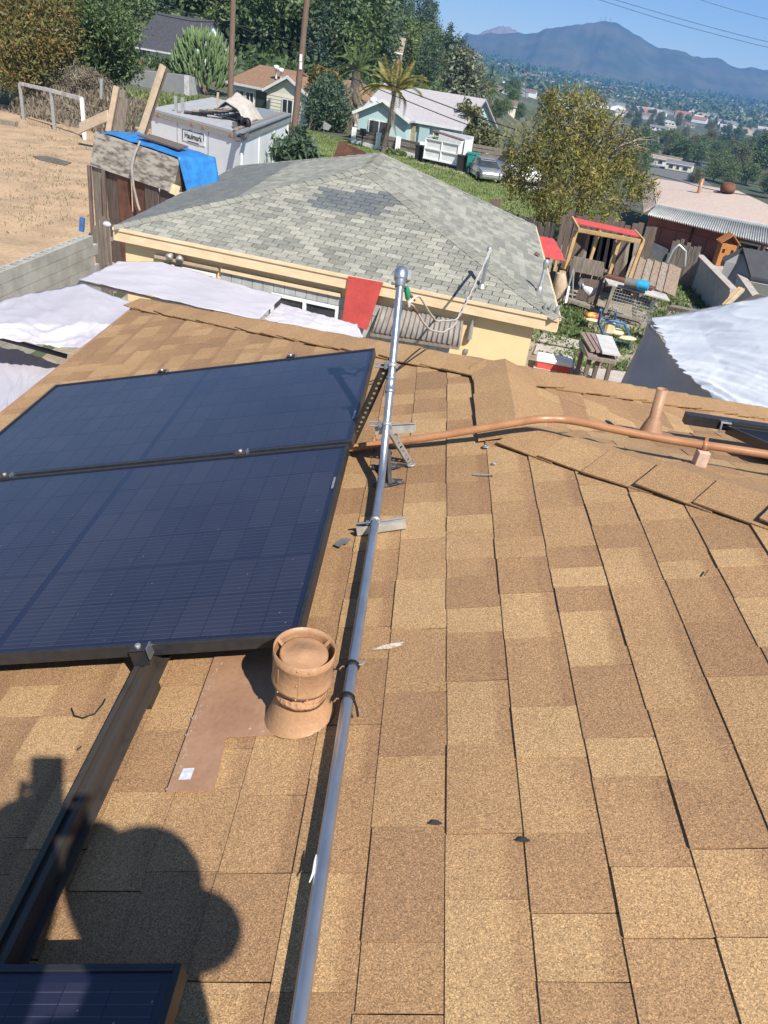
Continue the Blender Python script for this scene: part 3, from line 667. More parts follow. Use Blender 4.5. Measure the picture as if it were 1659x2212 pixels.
# ------------------------------------------------------------------ copper coloured conduit over the ridge
cond = thing('brown_conduit', R1(2.58, -.48, 0), 'copper brown painted conduit crossing the roof and bending over the ridge', 'conduit')
cpth = [R1p(745, 970, .03), R1p(830, 957, .04), R1p(930, 944, .055), R1p(1050, 924, .075), R1p(1120, 912, .085), R1p(1170, 905, .09)]
z0 = cpth[-1]
rp_ = [(1215, 906, 2.60), (1260, 913, 2.58), (1330, 928, 2.55), (1450, 951, 2.51), (1560, 967, 2.47), (1660, 982, 2.44), (1760, 998, 2.40)]
cpth += [AT(x, y, Y) for x, y, Y in rp_]
sm_p = []
for i in range(len(cpth) - 1):
    p0, p1, p2_, p3 = cpth[max(i - 1, 0)], cpth[i], cpth[i + 1], cpth[min(i + 2, len(cpth) - 1)]
    for q in range(4):
        t = q / 4; sm_p.append(.5 * ((2 * p1) + (p2_ - p0) * t + (2 * p0 - 5 * p1 + 4 * p2_ - p3) * t * t + (3 * p1 - p0 - 3 * p2_ + p3) * t ** 3))
sm_p.append(cpth[-1])
mm = M(); mm.tube(sm_p, .0145, 14); mm.build('pipe', m_copper, cond)
bl = AT(1522, 962, 2.485)
mm = M(); mm.lathe(bl, (sm_p[-6] - sm_p[-9]).normalized(), [(.0148, -.008), (.0172, -.008), (.0172, .008), (.0148, .008)], 14); mm.build('strap', m_copper, cond)
mm = M(); mm.bar(bl + V(0, 0, .012), bl + V(0, 0, .034), .012, .003); mm.build('strap_ear', m_copper, cond)
zb = K.z - (bl.y - K.y) * T15
mm = M(); mm.box((bl.x, bl.y - .01, (bl.z - .0165 + zb + .004) / 2), (.04, .04, max(.02, bl.z - .0165 - zb - .004))); 
tag(mm.build('wood_block', mat('pale pink wood', (.62, .44, .34), scale=20, rough=.7), None, bevel=.002), 'small pale pinkish support block under the conduit on the far slope', 'block')
for x, y in ((832, 955),):
    t = thing('conduit_bracket', R1p(x - 5, y + 20, 0), 'brown strap bracket holding the conduit beside the panel edge', 'bracket')
    p = R1p(826, 957, .03); mm = M(); mm.box(p + V(-.03, 0, -.0), (.004, .012, .07), (A1, U1, N1)); mm.build('plate', m_copper, t)
    mm = M(); mm.lathe(p + V(-.03, 0, .0), A1, [(.015, -.006), (.018, -.006), (.018, .006), (.015, .006)], 14); mm.build('ring', m_copper, t)

# plumbing vent and small panel on the far slope
pv = AT(1413, 912, 3.05); zp = K.z - (pv.y - K.y) * T15
pv = V(pv.x, pv.y, zp); ptop = AT(1431, 840, 3.06)
t = thing('plumbing_vent', pv, 'short brown plumbing vent pipe on the far right slope', 'vent')
mm = M(); mm.lathe(pv, (ptop - pv).normalized(), [(.06, -.01), (.056, .0), (.036, .06), (.0255, .085), (.0235, .09)], 20); mm.build('boot', m_brown_w, t)
mm = M(); mm.lathe(pv, (ptop - pv).normalized(), [(.0225, .0), (.0225, (ptop - pv).length), (.019, (ptop - pv).length), (.019, .05)], 20); mm.build('pipe', m_brown_w, t)
mm = M(); mm.prism([V(pv.x + a, pv.y + b, K.z - (pv.y + b - K.y) * T15 + .013) for a, b in ((-.11, -.13), (.12, -.13), (.12, .14), (-.11, .14))], (0, 0, .0015)); mm.build('flashing_sheet', m_brown_w, t)
def P2(x, y, w=0): return V(x, y, K.z - (y - K.y) * T15) + n2 * w
ptl = AT(1488, 914, 2.98)
axs = (P2(0, 0, 0) * 0 + V(0, 0, 0), V(1, 0, 0), -P2d, n2)
o2 = P2(ptl.x + .2, 3.05, 0)
t = thing('solar_panel', o2, 'black solar panel edge at the right picture edge behind the brown conduit', 'solar panel', 'black solar modules on the roof')
for (a, b, c, d) in ((.0, 1.3, .409, .42), (.0, 1.3, -.011, 0), (.0, .011, 0, .409)):
    mm = M(); mm.box(o2 + V(1, 0, 0) * (a + b) / 2 + P2d * (-(c + d) / 2 - .0) + n2 * .075, (b - a, d - c, .035), (V(1, 0, 0), P2d, n2)); mm.build('frame', m_black, t)
mm = M(); mm.box(o2 + V(1, 0, 0) * .655 - P2d * .2045 + n2 * .086, (1.27, .409, .006), (V(1, 0, 0), P2d, n2)); mm.build('laminate', mat('dusty module glass', (.012, .013, .018), rough=.65, spec=.15), t)
r_ = thing('mounting_rail', o2 + V(-.2, 0, .04), 'black rail stub sticking out past the panel at the right edge', 'rail')
mm = M(); mm.bar(o2 + V(-.17, .045, 0) + n2 * .085, o2 + V(1.25, .045, 0) + n2 * .075, .04, .045); mm.build('channel', m_black, r_)
cl = o2 + V(-.005, .012, 0) + n2 * .085
t = thing('panel_clamp', cl, 'bright zinc end clamp on the panel corner at the right edge', 'clamp')
mm = M(); mm.box(cl + n2 * .015, (.045, .006, .008), (V(1, 0, 0), P2d, n2)); mm.build('plate', m_galv, t)
mm = M(); mm.box(cl + V(-.018, 0, 0) - n2 * .008, (.007, .008, .045), (V(1, 0, 0), P2d, n2)); mm.build('leg', m_galv, t)

# small things lying on the shingles
def washer(label, x, y, r=.012):
    p = R1p(x, y, .012); mm = M(); mm.lathe(p, N1, [(.003, .0), (r, .0), (r, .0014), (.004, .0022), (.003, .0)], 16); tag(mm.build('washer', m_galv2, None), label, 'washer')
washer('round zinc washer on the shingles right of the mast braces', 1050, 964, .013)
washer('smaller washer on the shingles nearer than its twin', 1068, 1001, .008)
washer('zinc washer at the foot of the pale brace', 888, 1003, .018)
mm = M(); a, b = R1p(1023, 1024, .013), R1p(1065, 1026, .013); mm.tube([a, b], .0022, 8); mm.lathe(b, (b - a), [(0, 0), (.005, 0), (.005, .001), (0, .001)], 8)
tag(mm.build('nail', m_galv2, None), 'long steel nail lying on the shingles', 'nail')
mm = M(); mm.prism([R1p(x, y, .013) for x, y in ((722, 1178), (735, 1166), (748, 1163), (757, 1166), (750, 1174), (742, 1175), (735, 1183), (728, 1181))], N1 * .003)
tag(mm.build('metal_scrap', mat('dark scrap', (.16, .17, .18), scale=40, rough=.5), None), 'bent dark metal scrap on the roof left of the conduit', 'scrap')
mm = M(); mm.tube([R1p(x, y, .012) for x, y in ((154, 1530), (160, 1546), (178, 1551), (205, 1541), (222, 1520), (227, 1510))], .0022, 6)
tag(mm.build('wire_offcut', m_rub, None), 'curved black wire offcut on the shingles left of the rail', 'wire')
mm = M(); mm.tube([R1p(x, y, .012) for x, y in ((166, 1620), (176, 1612))], .002, 6); tag(mm.build('twig', m_rub, None), 'tiny dark twig on the shingles below the wire offcut', 'twig')
mm = M(); mm.tube([R1p(x, y, .012) for x, y in ((1522, 1243), (1530, 1232))], .002, 6); tag(mm.build('dry_leaf', m_rust, None), 'tiny red brown leaf on the right shingles', 'leaf')
m_chalk = mat('pale scuff', (.62, .58, .52), (.40, .31, .2), scale=120, rough=.95, contrast=(.4, .6))
for (x, y, w, hh, lb) in ((838, 1396, 34, 10, 'pale chalky scuff on the shingles right of the vent'),):
    mm = M(); mm.prism([R1p(x - w, y + hh * .8, .0103), R1p(x - w * .2, y - hh * .3, .0103), R1p(x + w, y - hh, .0103), R1p(x + w * .8, y - hh * .2, .0103), R1p(x + w * .1, y + hh * .5, .0103)], N1 * .0006); tag(mm.build('chalk_scuff', m_chalk, None), lb, 'scuff')
for x, y, lb in ((942, 1777, 'dark tar spot on the middle shingles'), (1132, 1814, 'dark tar spot right of its twin')):
    mm = M(); mm.prism([R1p(x + 12 * math.cos(a) * (1 + .4 * math.sin(3 * a)), y + 6 * math.sin(a), .0104) for a in np.linspace(0, 6.28, 12)[:-1]], N1 * .0006); tag(mm.build('tar_spot', m_deck, None), lb, 'stain')

# ------------------------------------------------------------------ photographer, kneeling behind the camera (casts the shadow at lower left)
def skinned(name, verts, edges, radii, m, parent, sub=2):
    me = bpy.data.meshes.new(name); org = wloc(parent); me.from_pydata([tuple(Vector(v) - org) for v in verts], edges, []); me.materials.append(m)
    o = link(name, me, parent); md = o.modifiers.new('skin', 'SKIN'); md.use_smooth_shade = True
    for i, r in enumerate(radii): me.skin_vertices[0].data[i].radius = (r, r) if not isinstance(r, tuple) else r
    me.skin_vertices[0].data[0].use_root = True
    s = o.modifiers.new('sub', 'SUBSURF'); s.levels = sub; s.render_levels = sub; return o
zr = lambda x: O1.z + (x - O1.x) * T15
pk = V(.14, -.42, 0)
per = thing('person', (pk.x, pk.y, zr(pk.x)), 'person kneeling behind the camera with cap and phone, seen only as a shadow', 'person')
hx = V(.20, -.15, 5.42)
bv = [(.36, -.46, zr(.36) + .32), (.35, -.42, zr(.36) + .5), (.33, -.36, zr(.36) + .70), (.30, -.29, 5.20), (.26, -.22, 5.30), hx,                     # 0-5 spine, neck, head
      (.47, -.26, 5.16), (.40, -.06, 5.22), (.10, -.11, 5.42), (.085, -.06, 5.52),                                                                     # 6-9 right arm
      (.13, -.36, 5.16), (.10, -.26, 5.22), (-.03, -.15, 5.43), (-.075, -.05, 5.54),                                                                  # 10-13 left arm
      (.46, -.44, zr(.46) + .28), (.55, -.08, zr(.55) + .09), (.52, -.5, zr(.52) + .06), (.50, -.62, zr(.5) + .05),                                    # 14-17
      (.26, -.44, zr(.26) + .28), (.22, -.06, zr(.22) + .09), (.22, -.5, zr(.22) + .06), (.22, -.62, zr(.22) + .05)]
be = [(0, 1), (1, 2), (2, 3), (3, 4), (4, 5), (3, 6), (6, 7), (7, 8), (8, 9), (3, 10), (10, 11), (11, 12), (12, 13), (0, 14), (14, 15), (15, 16), (16, 17), (0, 18), (18, 19), (19, 20), (20, 21)]
br = [.15, .14, .15, .13, .055, .09, .07, .05, .035, .032, .07, .05, .035, .032, .095, .065, .05, .045, .095, .065, .05, .045]
bv = [(x - .24, y, z - .24 * T15) if i in (0, 1, 2, 3, 6, 7, 10, 11, 14, 15, 16, 17, 18, 19, 20, 21) else (x - .1, y, z) if i == 4 else (x, y, z) for i, (x, y, z) in enumerate(bv)]
br[5] = .105; br[2] = .19; br[1] = .18; br[10] = .11; br[11] = .10; br[12] = .10; br[13] = .05; br[8] = .085; br[9] = .045; br[7] = .07
body = skinned('body', bv, be, br, m_skin, per)
mm = M(); mm.ball(hx + V(0, .01, .045), (.108, .118, .075), 20, 10); mm.ball(hx + V(.095, -.03, .02), (.085, .08, .012), 16, 6); mm.build('cap', m_navy, per)
for sx in (-.035, .035):
    mm = M(); mm.ball(hx + V(sx + .03, .088, .005), .011, 8, 6); mm.build('eye', m_white, per)
mm = M(); mm.ball(hx + V(.04, .10, -.02), (.014, .02, .02), 8, 6); mm.build('nose', m_skin, per)
for (hand, sgn) in ((V(.085, -.045, 5.535), 1), (V(-.07, -.05, 5.55), -1)):
    for q, L in enumerate((.045, .05, .048, .038)):
        z = .022 * (q - 1.5); p = hand + V(-sgn * .01, -.012, z * .9)
        skinned('finger', [p, p + V(-sgn * .006, -.022, .002), p + V(-sgn * L * .9, -.026, .004), p + V(-sgn * L * 1.3, -.02, .004)], [(0, 1), (1, 2), (2, 3)], [.009, .0085, .008, .007], m_skin, per, 1)
    p = hand + V(-sgn * .005, 0, .03); skinned('thumb', [p, p + V(-sgn * .012, -.016, .016), p + V(-sgn * .03, -.028, .018)], [(0, 1), (1, 2)], [.011, .010, .008], m_skin, per, 1)
mm = M(); mm.lathe((pk.x - .01, pk.y + .0, zr(.36) + .18), V(-.07, .18, .55), [(.24, 0), (.22, .2), (.20, .42), (.16, .6), (.07, .66)], 24); mm.build('shirt', m_navy, per)
t = thing('phone', CAMP - CF * .02, 'dark phone held up by the person, seen only as a shadow', 'phone')
mm = M(); mm.box(CAMP - CF * .022 - CU * .055 - CR * .02, (.076, .160, .008), (CR, CU, CF)); mm.build('case', m_black, t, bevel=.003)

# ------------------------------------------------------------------ yellow outbuilding with grey hip roof
FLc, FRc, BRc, BLc = G(245, 490, 2.35), G(1208, 688, 2.35), G(1155, 488, 2.35), G(514, 359, 2.35)
AF, AB = G(792, 366, 3.5), G(823, 332, 3.5)
yh = thing('yellow_outbuilding', ((FLc.x + FRc.x) / 2, 16.5, 0), 'yellow stucco outbuilding with grey shingle hip roof in the middle of the picture', 'building')
def deck(pts, name='roof_slope'):
    n = (pts[1] - pts[0]).cross(pts[2] - pts[0]).normalized(); n = n if n.z > 0 else -n
    mm = M(); mm.prism([p - n * .035 for p in pts], -n * .04); return mm.build(name, m_deck, yh), n
def proj(p):
    d = Vector(p) - CAMP; z = d.dot(CF); return PW / 2 + FL * d.dot(CR) / z, PH / 2 - FL * d.dot(CU) / z
def hipslope(a, b, c, d, tone, limit):
    """eave a->b, ridge end points c (over b) and d (over a)"""
    dk, n = deck([a, b, c, d] if (c - d).length > .05 else [a, b, c])
    e = (b - a).normalized(); s = n.cross(e).normalized(); s = s if s.z > 0 else -s
    hc, hd_ = (c - a).dot(s), (d - a).dot(s); hs = min(hc, hd_); lc, ld, lb = (c - a).dot(e), (d - a).dot(e), (b - a).dot(e)
    lo = lambda q: ld * q / hd_; hi = lambda q: lb + (lc - lb) * q / hc
    fr = (a, e, s, n)
    pcs = courses(fr, lo, hi, -.02, hs - .05, .128, (.28, .28), (.007, .009, .010), .013, tone=lambda u, q: tone(a + e * (u + .14) + s * (q + .06)), drift=.006, brick=True)
    lay(pcs, dk, m_gs_o, m_gs_a, limit, lambda c_: 0)
    return n
def t_front(p):
    x, y = proj(p)
    cx, cy = (x - 766) / 92, (y - 440) / 27
    if abs(cx + cy * .22) < 1 - max(0, cy) * .35 and abs(y - (437 + (x - 766) * .07)) < 23: return rnd.uniform(0, .14)
    return rnd.uniform(.5, .95) if rnd.random() < .8 else rnd.uniform(.3, .5)
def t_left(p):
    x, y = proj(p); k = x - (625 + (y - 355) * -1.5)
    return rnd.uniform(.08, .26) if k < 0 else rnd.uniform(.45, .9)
nF = hipslope(FLc, FRc, AF, AF, t_front, 200)
nR = hipslope(FRc, BRc, AB, AF, lambda p: rnd.uniform(.4, 1), 100)
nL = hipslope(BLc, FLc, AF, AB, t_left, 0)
nB = deck([BRc, BLc, AB])[1]
caps(FLc, AF, nF, nL, .15, .16, 'cap_shingle', yh, (.45, .8), m_gs_o, lift=.012)
caps(FRc, AF, nF, nR, .15, .16, 'cap_shingle', yh, (.4, .75), m_gs_o, lift=.012)
caps(BRc, AB, nR, nB, .13, .3, 'cap_shingle', yh, (.4, .75), m_gs_o)
caps(BLc, AB, nL, nB, .13, .3, 'cap_shingle', yh, (.4, .75), m_gs_o)
caps(AF, AB, nR, nL, .15, .16, 'cap_shingle', yh, (.5, .75), m_gs_o)
eF = (FRc - FLc).normalized(); bF = V(-eF.y, eF.x, 0); eR = (BRc - FRc).normalized(); bR = V(-eR.y, eR.x, 0); bR = -bR if bR.x > 0 else bR
for nm, z, h, off, m in (('drip_edge', -.02, .05, -.022, m_creamtrim), ('fascia', -.135, .17, .0, m_creamtrim)):
    mm = M(); mm.bar(FLc + V(0, 0, z) + bF * off, FRc + V(0, 0, z) + bF * off, .035, h); mm.build(nm, m, yh)
    mm = M(); mm.bar(FRc + V(0, 0, z) + bR * (off + .002) + eR * .02, BRc + V(0, 0, z) + bR * (off + .002), .035, h); mm.build(nm, m, yh)
    mm = M(); mm.bar(FLc + V(0, 0, z) + V(.02, .03, 0), BLc + V(0, 0, z), .035, h); mm.build(nm, m, yh)
INS = .13
wA = FLc + bF * INS + eF * INS; wB = FRc + bF * INS - eF * .36; wC = BRc + V(-.4, -.45, 0); wD = BLc + V(.45, -.45, 0)
mm = M(); mm.prism([V(p.x, p.y, 0) for p in (wA, wB, wC, wD)], (0, 0, 2.30)); mm.build('wall', m_cream, yh)
mm = M(); mm.prism([p + V(0, 0, -.03 + .001) for p in (FLc + bF * .03, FRc + bF * .03 - eF * .03, FRc + bF * INS - eF * .03, FLc + bF * INS)], (0, 0, .015)); mm.build('soffit', m_cream, yh)
def onwall(px, py, off=0.0):
    r = ray(px, py); p0 = wA - bF * off; return CAMP + r * ((p0 - CAMP).dot(bF) / r.dot(bF))
def wallrect(name, a, b, z0, z1, off, th, m, parent, bev=0):
    mm = M(); a = V(a.x, a.y, 0); b = V(b.x, b.y, 0); e = (b - a).normalized()
    mm.box((a + b) / 2 + V(0, 0, (z0 + z1) / 2) - bF * 0, ((b - a).length, th, z1 - z0), (e, bF, V(0, 0, 1))); return mm.build(name, m, parent, bevel=bev)
def window(pxa, pxb, drop, parent, mull=1, m=m_white):
    a = onwall(*pxa, .03); b = onwall(*pxb, .03); zt = (a.z + b.z) / 2; a = V(a.x, a.y, zt); b = V(b.x, b.y, zt); e = (b - a).normalized(); L = (b - a).length
    w = wallrect('window', a, b, zt - drop, zt, .03, .04, m_glass, parent)
    for (x0, x1, z0, z1) in ((0, L, zt - .05, zt), (0, L, zt - drop, zt - drop + .05), (0, .05, zt - drop + .05, zt - .05), (L - .05, L, zt - drop + .05, zt - .05)) + ((((L / 2 - .03), (L / 2 + .03), zt - drop + .05, zt - .05),) if mull else ()):
        mm = M(); mm.box(a + e * (x0 + x1) / 2 + V(0, 0, (z0 + z1) / 2 - zt) - bF * .03, (x1 - x0, .05, z1 - z0), (e, bF, V(0, 0, 1))); mm.build('window_frame', m, w)
    return w
window((343, 562), (468, 594), .7, yh, 0)
window((589, 628), (733, 664), .8, yh, 1)
# wood trim above the first window, cream lintel, block infill
a, b = onwall(335, 553, .05), onwall(472, 590, .05); mm = M(); mm.bar(a, V(b.x, b.y, a.z), .05, .05); mm.build('window_head', m_woodl, yh)
a, b = onwall(478, 583, .04), onwall(736, 634, .04); b.z = a.z; mm = M(); mm.bar(a, b, .05, .06); mm.build('lintel', m_creamtrim, yh)
zl = a.z - .035; e = (b - a).normalized(); bm_ = M(); bm_.box((0, 0, 0), (.188, .03, .188), (e, bF, V(0, 0, 1))); bme = bm_.mesh('block', (0, 0, 0), m_block); org = wloc(yh)
s1_, s2_ = onwall(478, 600), onwall(1000, 740); n_ = int((V(s2_.x, s2_.y, 0) - V(s1_.x, s1_.y, 0)).length / .2)
st = onwall(478, 600, .005); st.z = 0
for r in range(7):
    for i in range(n_):
        p = st + e * (.2 * i + .1); z = zl - .1 - .2 * r; q = proj(V(p.x, p.y, z))
        if 586 < q[0] < 738 and 1 <= r <= 4: continue
        link('block', bme, yh, V(p.x, p.y, z) - org)
# flood light
fp = onwall(384, 545, .05); fl_ = thing('flood_light', fp, 'grey twin flood light under the left eave of the yellow building', 'light')
mm = M(); mm.lathe(fp + V(0, 0, .05), -bF, [(0, .0), (.07, .0), (.07, .05), (.0, .05)], 14); mm.build('base', m_galv2, fl_)
for s in (-1, 1):
    mm = M(); mm.lathe(fp + eF * .06 * s + V(0, 0, .0), (-bF * .8 + V(0, 0, -.6) + eF * .3 * s), [(.02, .02), (.03, .06), (.065, .13), (.068, .18), (0, .17)], 12); mm.build('lamp', m_galv2, fl_)
# red board hung from the eave, corrugated sheet leaning below
def oneave(px, py, off=.05):
    r = ray(px, py); p0 = FLc - bF * off; return CAMP + r * ((p0 - CAMP).dot(bF) / r.dot(bF))
mm = M(); mm.prism([oneave(*q) for q in ((753, 596), (828, 610), (793, 713), (739, 693))], -bF * .012); tag(mm.build('red_board', m_red, None), 'bright red board hanging from the eave beside the weatherhead mast', 'board')
def corr(p00, p10, p01, p11, waves, amp, n=8):
    nn = (p10 - p00).cross(p01 - p00).normalized()
    return M().sheet(lambda u, v: (p00.lerp(p10, u)).lerp(p01.lerp(p11, u), v) + nn * amp * math.sin(u * waves * 2 * math.pi), waves * 8, 2)
a, b, c, d = onwall(823, 661, .06), onwall(1001, 694, .06), onwall(804, 717, .32), onwall(994, 748, .32)
tag(corr(a, b, c, d, 17, .022).build('corrugated_sheet', m_corr, None, solid=.006), 'weathered brown corrugated sheet against the block wall of the yellow building', 'sheet')
mm = M(); mm.bar(onwall(800, 722, .3), onwall(992, 752, .3), .04, .05); tag(mm.build('batten', m_wood, None), 'grey wooden batten below the corrugated sheet', 'batten')
# conduit stub on the wall
a, b = onwall(1027, 664, .06), onwall(1013, 732, .06); t = thing('wall_conduit', b, 'short zinc conduit stub with a fitting on the yellow wall', 'conduit')
mm = M(); mm.tube([a, a.lerp(b, .6)], .022, 10); mm.build('pipe', m_galv2, t)
mm = M(); mm.tube([a.lerp(b, .55), a.lerp(b, .75), b], [.03, .04, .045], 10); mm.build('fitting', m_galv2, t)
mm = M(); q = onwall(1007, 758, .02); mm.box(q, (.07, .03, .06), (eF, bF, V(0, 0, 1))); tag(mm.build('wall_bracket', m_galv2, None), 'tiny bracket low on the yellow wall', 'bracket')
# service mast on the grey roof
def onroof(px, py, P0, n, w=0.0):
    r = ray(px, py); p0 = P0 + n * w; return CAMP + r * ((p0 - CAMP).dot(n) / r.dot(n))
mb = onroof(1040, 622, FLc, nF); mtp = AT(1057, 541, mb.y + .05)
t = thing('roof_mast', mb, 'thin zinc service mast standing on the front slope of the grey roof', 'mast')
mm = M(); mm.tube([mb, mtp], .03, 10); mm.build('pipe', m_galv, t)
mm = M(); mm.lathe(mb, V(0, 0, 1), [(.07, .0), (.06, .02), (.04, .06), (.033, .07)], 14); mm.build('boot', m_galv2, t)
mm = M(); mm.ball(mtp + V(0, 0, .02), (.045, .055, .045)); mm.build('weatherhead', m_galv2, t)
mb2 = onroof(1164, 631, FRc, nR); mt2 = AT(1180, 570, mb2.y + .1)
t = thing('roof_mast', mb2, 'second shorter zinc mast with a bulb head near the right eave of the grey roof', 'mast')
mm = M(); mm.tube([mb2, mb2.lerp(mt2, .85)], .03, 10); mm.build('pipe', m_galv2, t)
mm = M(); mm.lathe(mb2, V(0, 0, 1), [(.06, .0), (.06, .03), (.045, .08), (.03, .1)], 12); mm.build('boot', m_galv2, t)
mm = M(); mm.lathe(mb2.lerp(mt2, .82), V(0, 0, 1), [(.03, 0), (.042, .04), (.05, .1), (.042, .14), (.02, .16), (.0, .16)], 14); mm.build('weatherhead', m_galv2, t)
for i, x in enumerate((1176, 1188, 1202)):
    p = onroof(x, 670 + i * 3, FRc, nF, .0); mm = M(); mm.tube([p, p + V(0, 0, .06), p + V(.02, 0, .12)], [.03, .035, .02], 8)
    tag(mm.build('insulator', m_galv2, None), 'small %s insulator knob at the right eave corner of the grey roof' % ('left', 'middle', 'right')[i], 'insulator')
mm = M(); p = onroof(1160, 550, FRc, nR, .03); mm.lathe(p, nR, [(0, .03), (.05, .03), (.06, 0)], 12); mm.build('vent_cap', m_rust, yh)
# drop cables: from the roof mast down in a slack loop and up to the weatherhead
def cable(label, pts, r=.012, m=m_cablew, wob=.02, name='service_cable', n=10, grow=.0009):
    P = []
    for i in range(len(pts) - 1):
        p0, p1, p2_, p3 = pts[max(i - 1, 0)], pts[i], pts[i + 1], pts[min(i + 2, len(pts) - 1)]
        for q in range(n):
            s = q / n; P.append(.5 * ((2 * p1) + (p2_ - p0) * s + (2 * p0 - 5 * p1 + 4 * p2_ - p3) * s * s + (3 * p1 - p0 - 3 * p2_ + p3) * s ** 3))
    P.append(pts[-1]); P = [p + V(noise.noise(p * 3) * wob, noise.noise(p * 3 + V(9, 0, 0)) * wob, noise.noise(p * 3 + V(0, 7, 0)) * wob) for p in P]
    mm = M(); mm.tube(P, [r + max(0.0, p.y - 3) * grow for p in P], 6); return tag(mm.build(name, m, None), label, 'cable')
e0 = sp0 + V(.012, .014, -.055)
ys = [2.86, 3.0, 3.4, 4.3, 6.0, 8.2]
cable('pale twisted service cable looping from the weatherhead to the roof mast, upper strand', [e0, AT(905, 640, 2.9), AT(926, 676, 3.05), AT(953, 694, 3.4), AT(990, 684, 4.6), AT(1013, 640, 6.5), AT(1037, 590, 9.2), mtp], r=.0042, wob=.012)
cable('pale twisted service cable looping from the weatherhead to the roof mast, lower strand', [e0 + V(-.006, 0, 0), AT(892, 660, 2.9), AT(915, 699, 3.05), AT(940, 716, 3.4), AT(960, 716, 3.8), AT(985, 694, 4.6), AT(1010, 645, 6.5), AT(1036, 590, 9.2), mtp + V(.03, 0, 0)], r=.0042, wob=.012)
for i, (x, y) in enumerate(((889, 640), (897, 668))):
    p = AT(x, y, 2.9); mm = M(); mm.tube([p + V(-.012, 0, .01), p, p + V(.016, 0, -.016)], [.003, .006, .003], 6); mm.tube([p, p + V(-.014, .01, -.012)], .003, 6)
    tag(mm.build('tape_wrap', m_rust, None), ('dark tape wrap on the cable just below the weatherhead', 'frayed brown tape on the lower cable strand')[i], 'tape')

# ------------------------------------------------------------------ white shade tarps, block wall
def patch(ctrl, nu, nv, amp, seed, fringe=0):
    """ctrl: rows of world points; smooth sheet with wrinkles"""
    R_, C_ = len(ctrl), len(ctrl[0])
    def f(u, v):
        a = u * (C_ - 1); i = min(int(a), C_ - 2); a -= i; b = v * (R_ - 1); j = min(int(b), R_ - 2); b -= j
        p = ctrl[j][i].lerp(ctrl[j][i + 1], a).lerp(ctrl[j + 1][i].lerp(ctrl[j + 1][i + 1], a), b)
        k1 = abs(noise.noise(V(u * 4 + seed, v * 3 + u * 2, seed))); k2 = abs(noise.noise(V(u * 9 - v * 5, v * 4 + seed, seed * 2))); k3 = abs(noise.noise(V(u * 16 + v * 6, v * 9, seed + 4)))
        w = -(k1 * .9 + k2 * .5 + k3 * .25) * amp * 1.5 + amp * .6
        return p + V(0, 0, w)
    return M().sheet(f, nu, nv)
def tarp(label, rows, m=m_tarpw, amp=.05, seed=1.0, nu=40, nv=24, name='shade_tarp'):
    return tag(patch([[G(*q) for q in r] for r in rows], nu * 2, nv * 2, amp, seed).build(name, m, None, solid=.008), label, 'tarp')
tarp('long white shade tarp stretched in front of the yellow building', [[(255, 566, 2.0), (350, 566, 2.05), (480, 604, 2.05), (609, 642, 2.0)], [(170, 604, 2.0), (330, 640, 2.15), (450, 668, 2.2), (560, 690, 2.1)]], amp=.02)
tarp('small white tarp between the long tarp and the red board', [[(607, 657, 1.9), (690, 680, 1.95), (771, 702, 1.9)], [(570, 690, 1.9), (660, 716, 1.9), (790, 742, 1.8)]], amp=.03, seed=3)
tarp('crumpled white tarp by the block wall at the left picture edge', [[(-60, 672, 2.2), (60, 637, 2.1), (180, 616, 2.2), (300, 660, 2.3)], [(-60, 705, 2.6), (70, 700, 2.5), (190, 700, 2.5), (262, 705, 2.5)], [(-60, 725, 2.5), (60, 742, 2.45), (130, 752, 2.4), (210, 752, 2.5)]], amp=.045, seed=5)
tarp('lowest white tarp beside the roof eave at the left edge', [[(-80, 742, 1.9), (40, 758, 1.9), (130, 790, 2.0)], [(-80, 830, 2.2), (20, 850, 2.3), (60, 860, 2.3)], [(-80, 930, 2.6), (-20, 950, 2.6), (0, 960, 2.6)]], amp=.035, seed=8)
a, b = G(-10, 727, 2.35), G(145, 770, 2.15); mm = M(); mm.tube([a, b], .03, 8); tag(mm.build('tarp_pole', mat('dark steel', (.06, .06, .065), rough=.5), None), 'dark pole between the two left tarps', 'pole')
a, b = G(170, 608, 1.95), G(335, 645, 2.05); mm = M(); mm.tube([a, b, G(560, 694, 2.05)], .02, 8); tag(mm.build('tarp_pole', m_galv2, None), 'thin pole along the near hem of the long tarp', 'pole')
for i, (x, y, z) in enumerate(((170, 606, 1.95), (300, 665, 2.2), (560, 692, 2.0), (772, 706, 1.85))):
    p = G(x, y, z); mm = M(); mm.tube([V(p.x, p.y, 0), p], .025, 8)
    tag(mm.build('tarp_post', m_galv2, None), ('steel post at the left corner of the long tarp', 'steel post beside the crumpled tarp', 'steel post under the right end of the long tarp', 'steel post at the red board')[i], 'post')

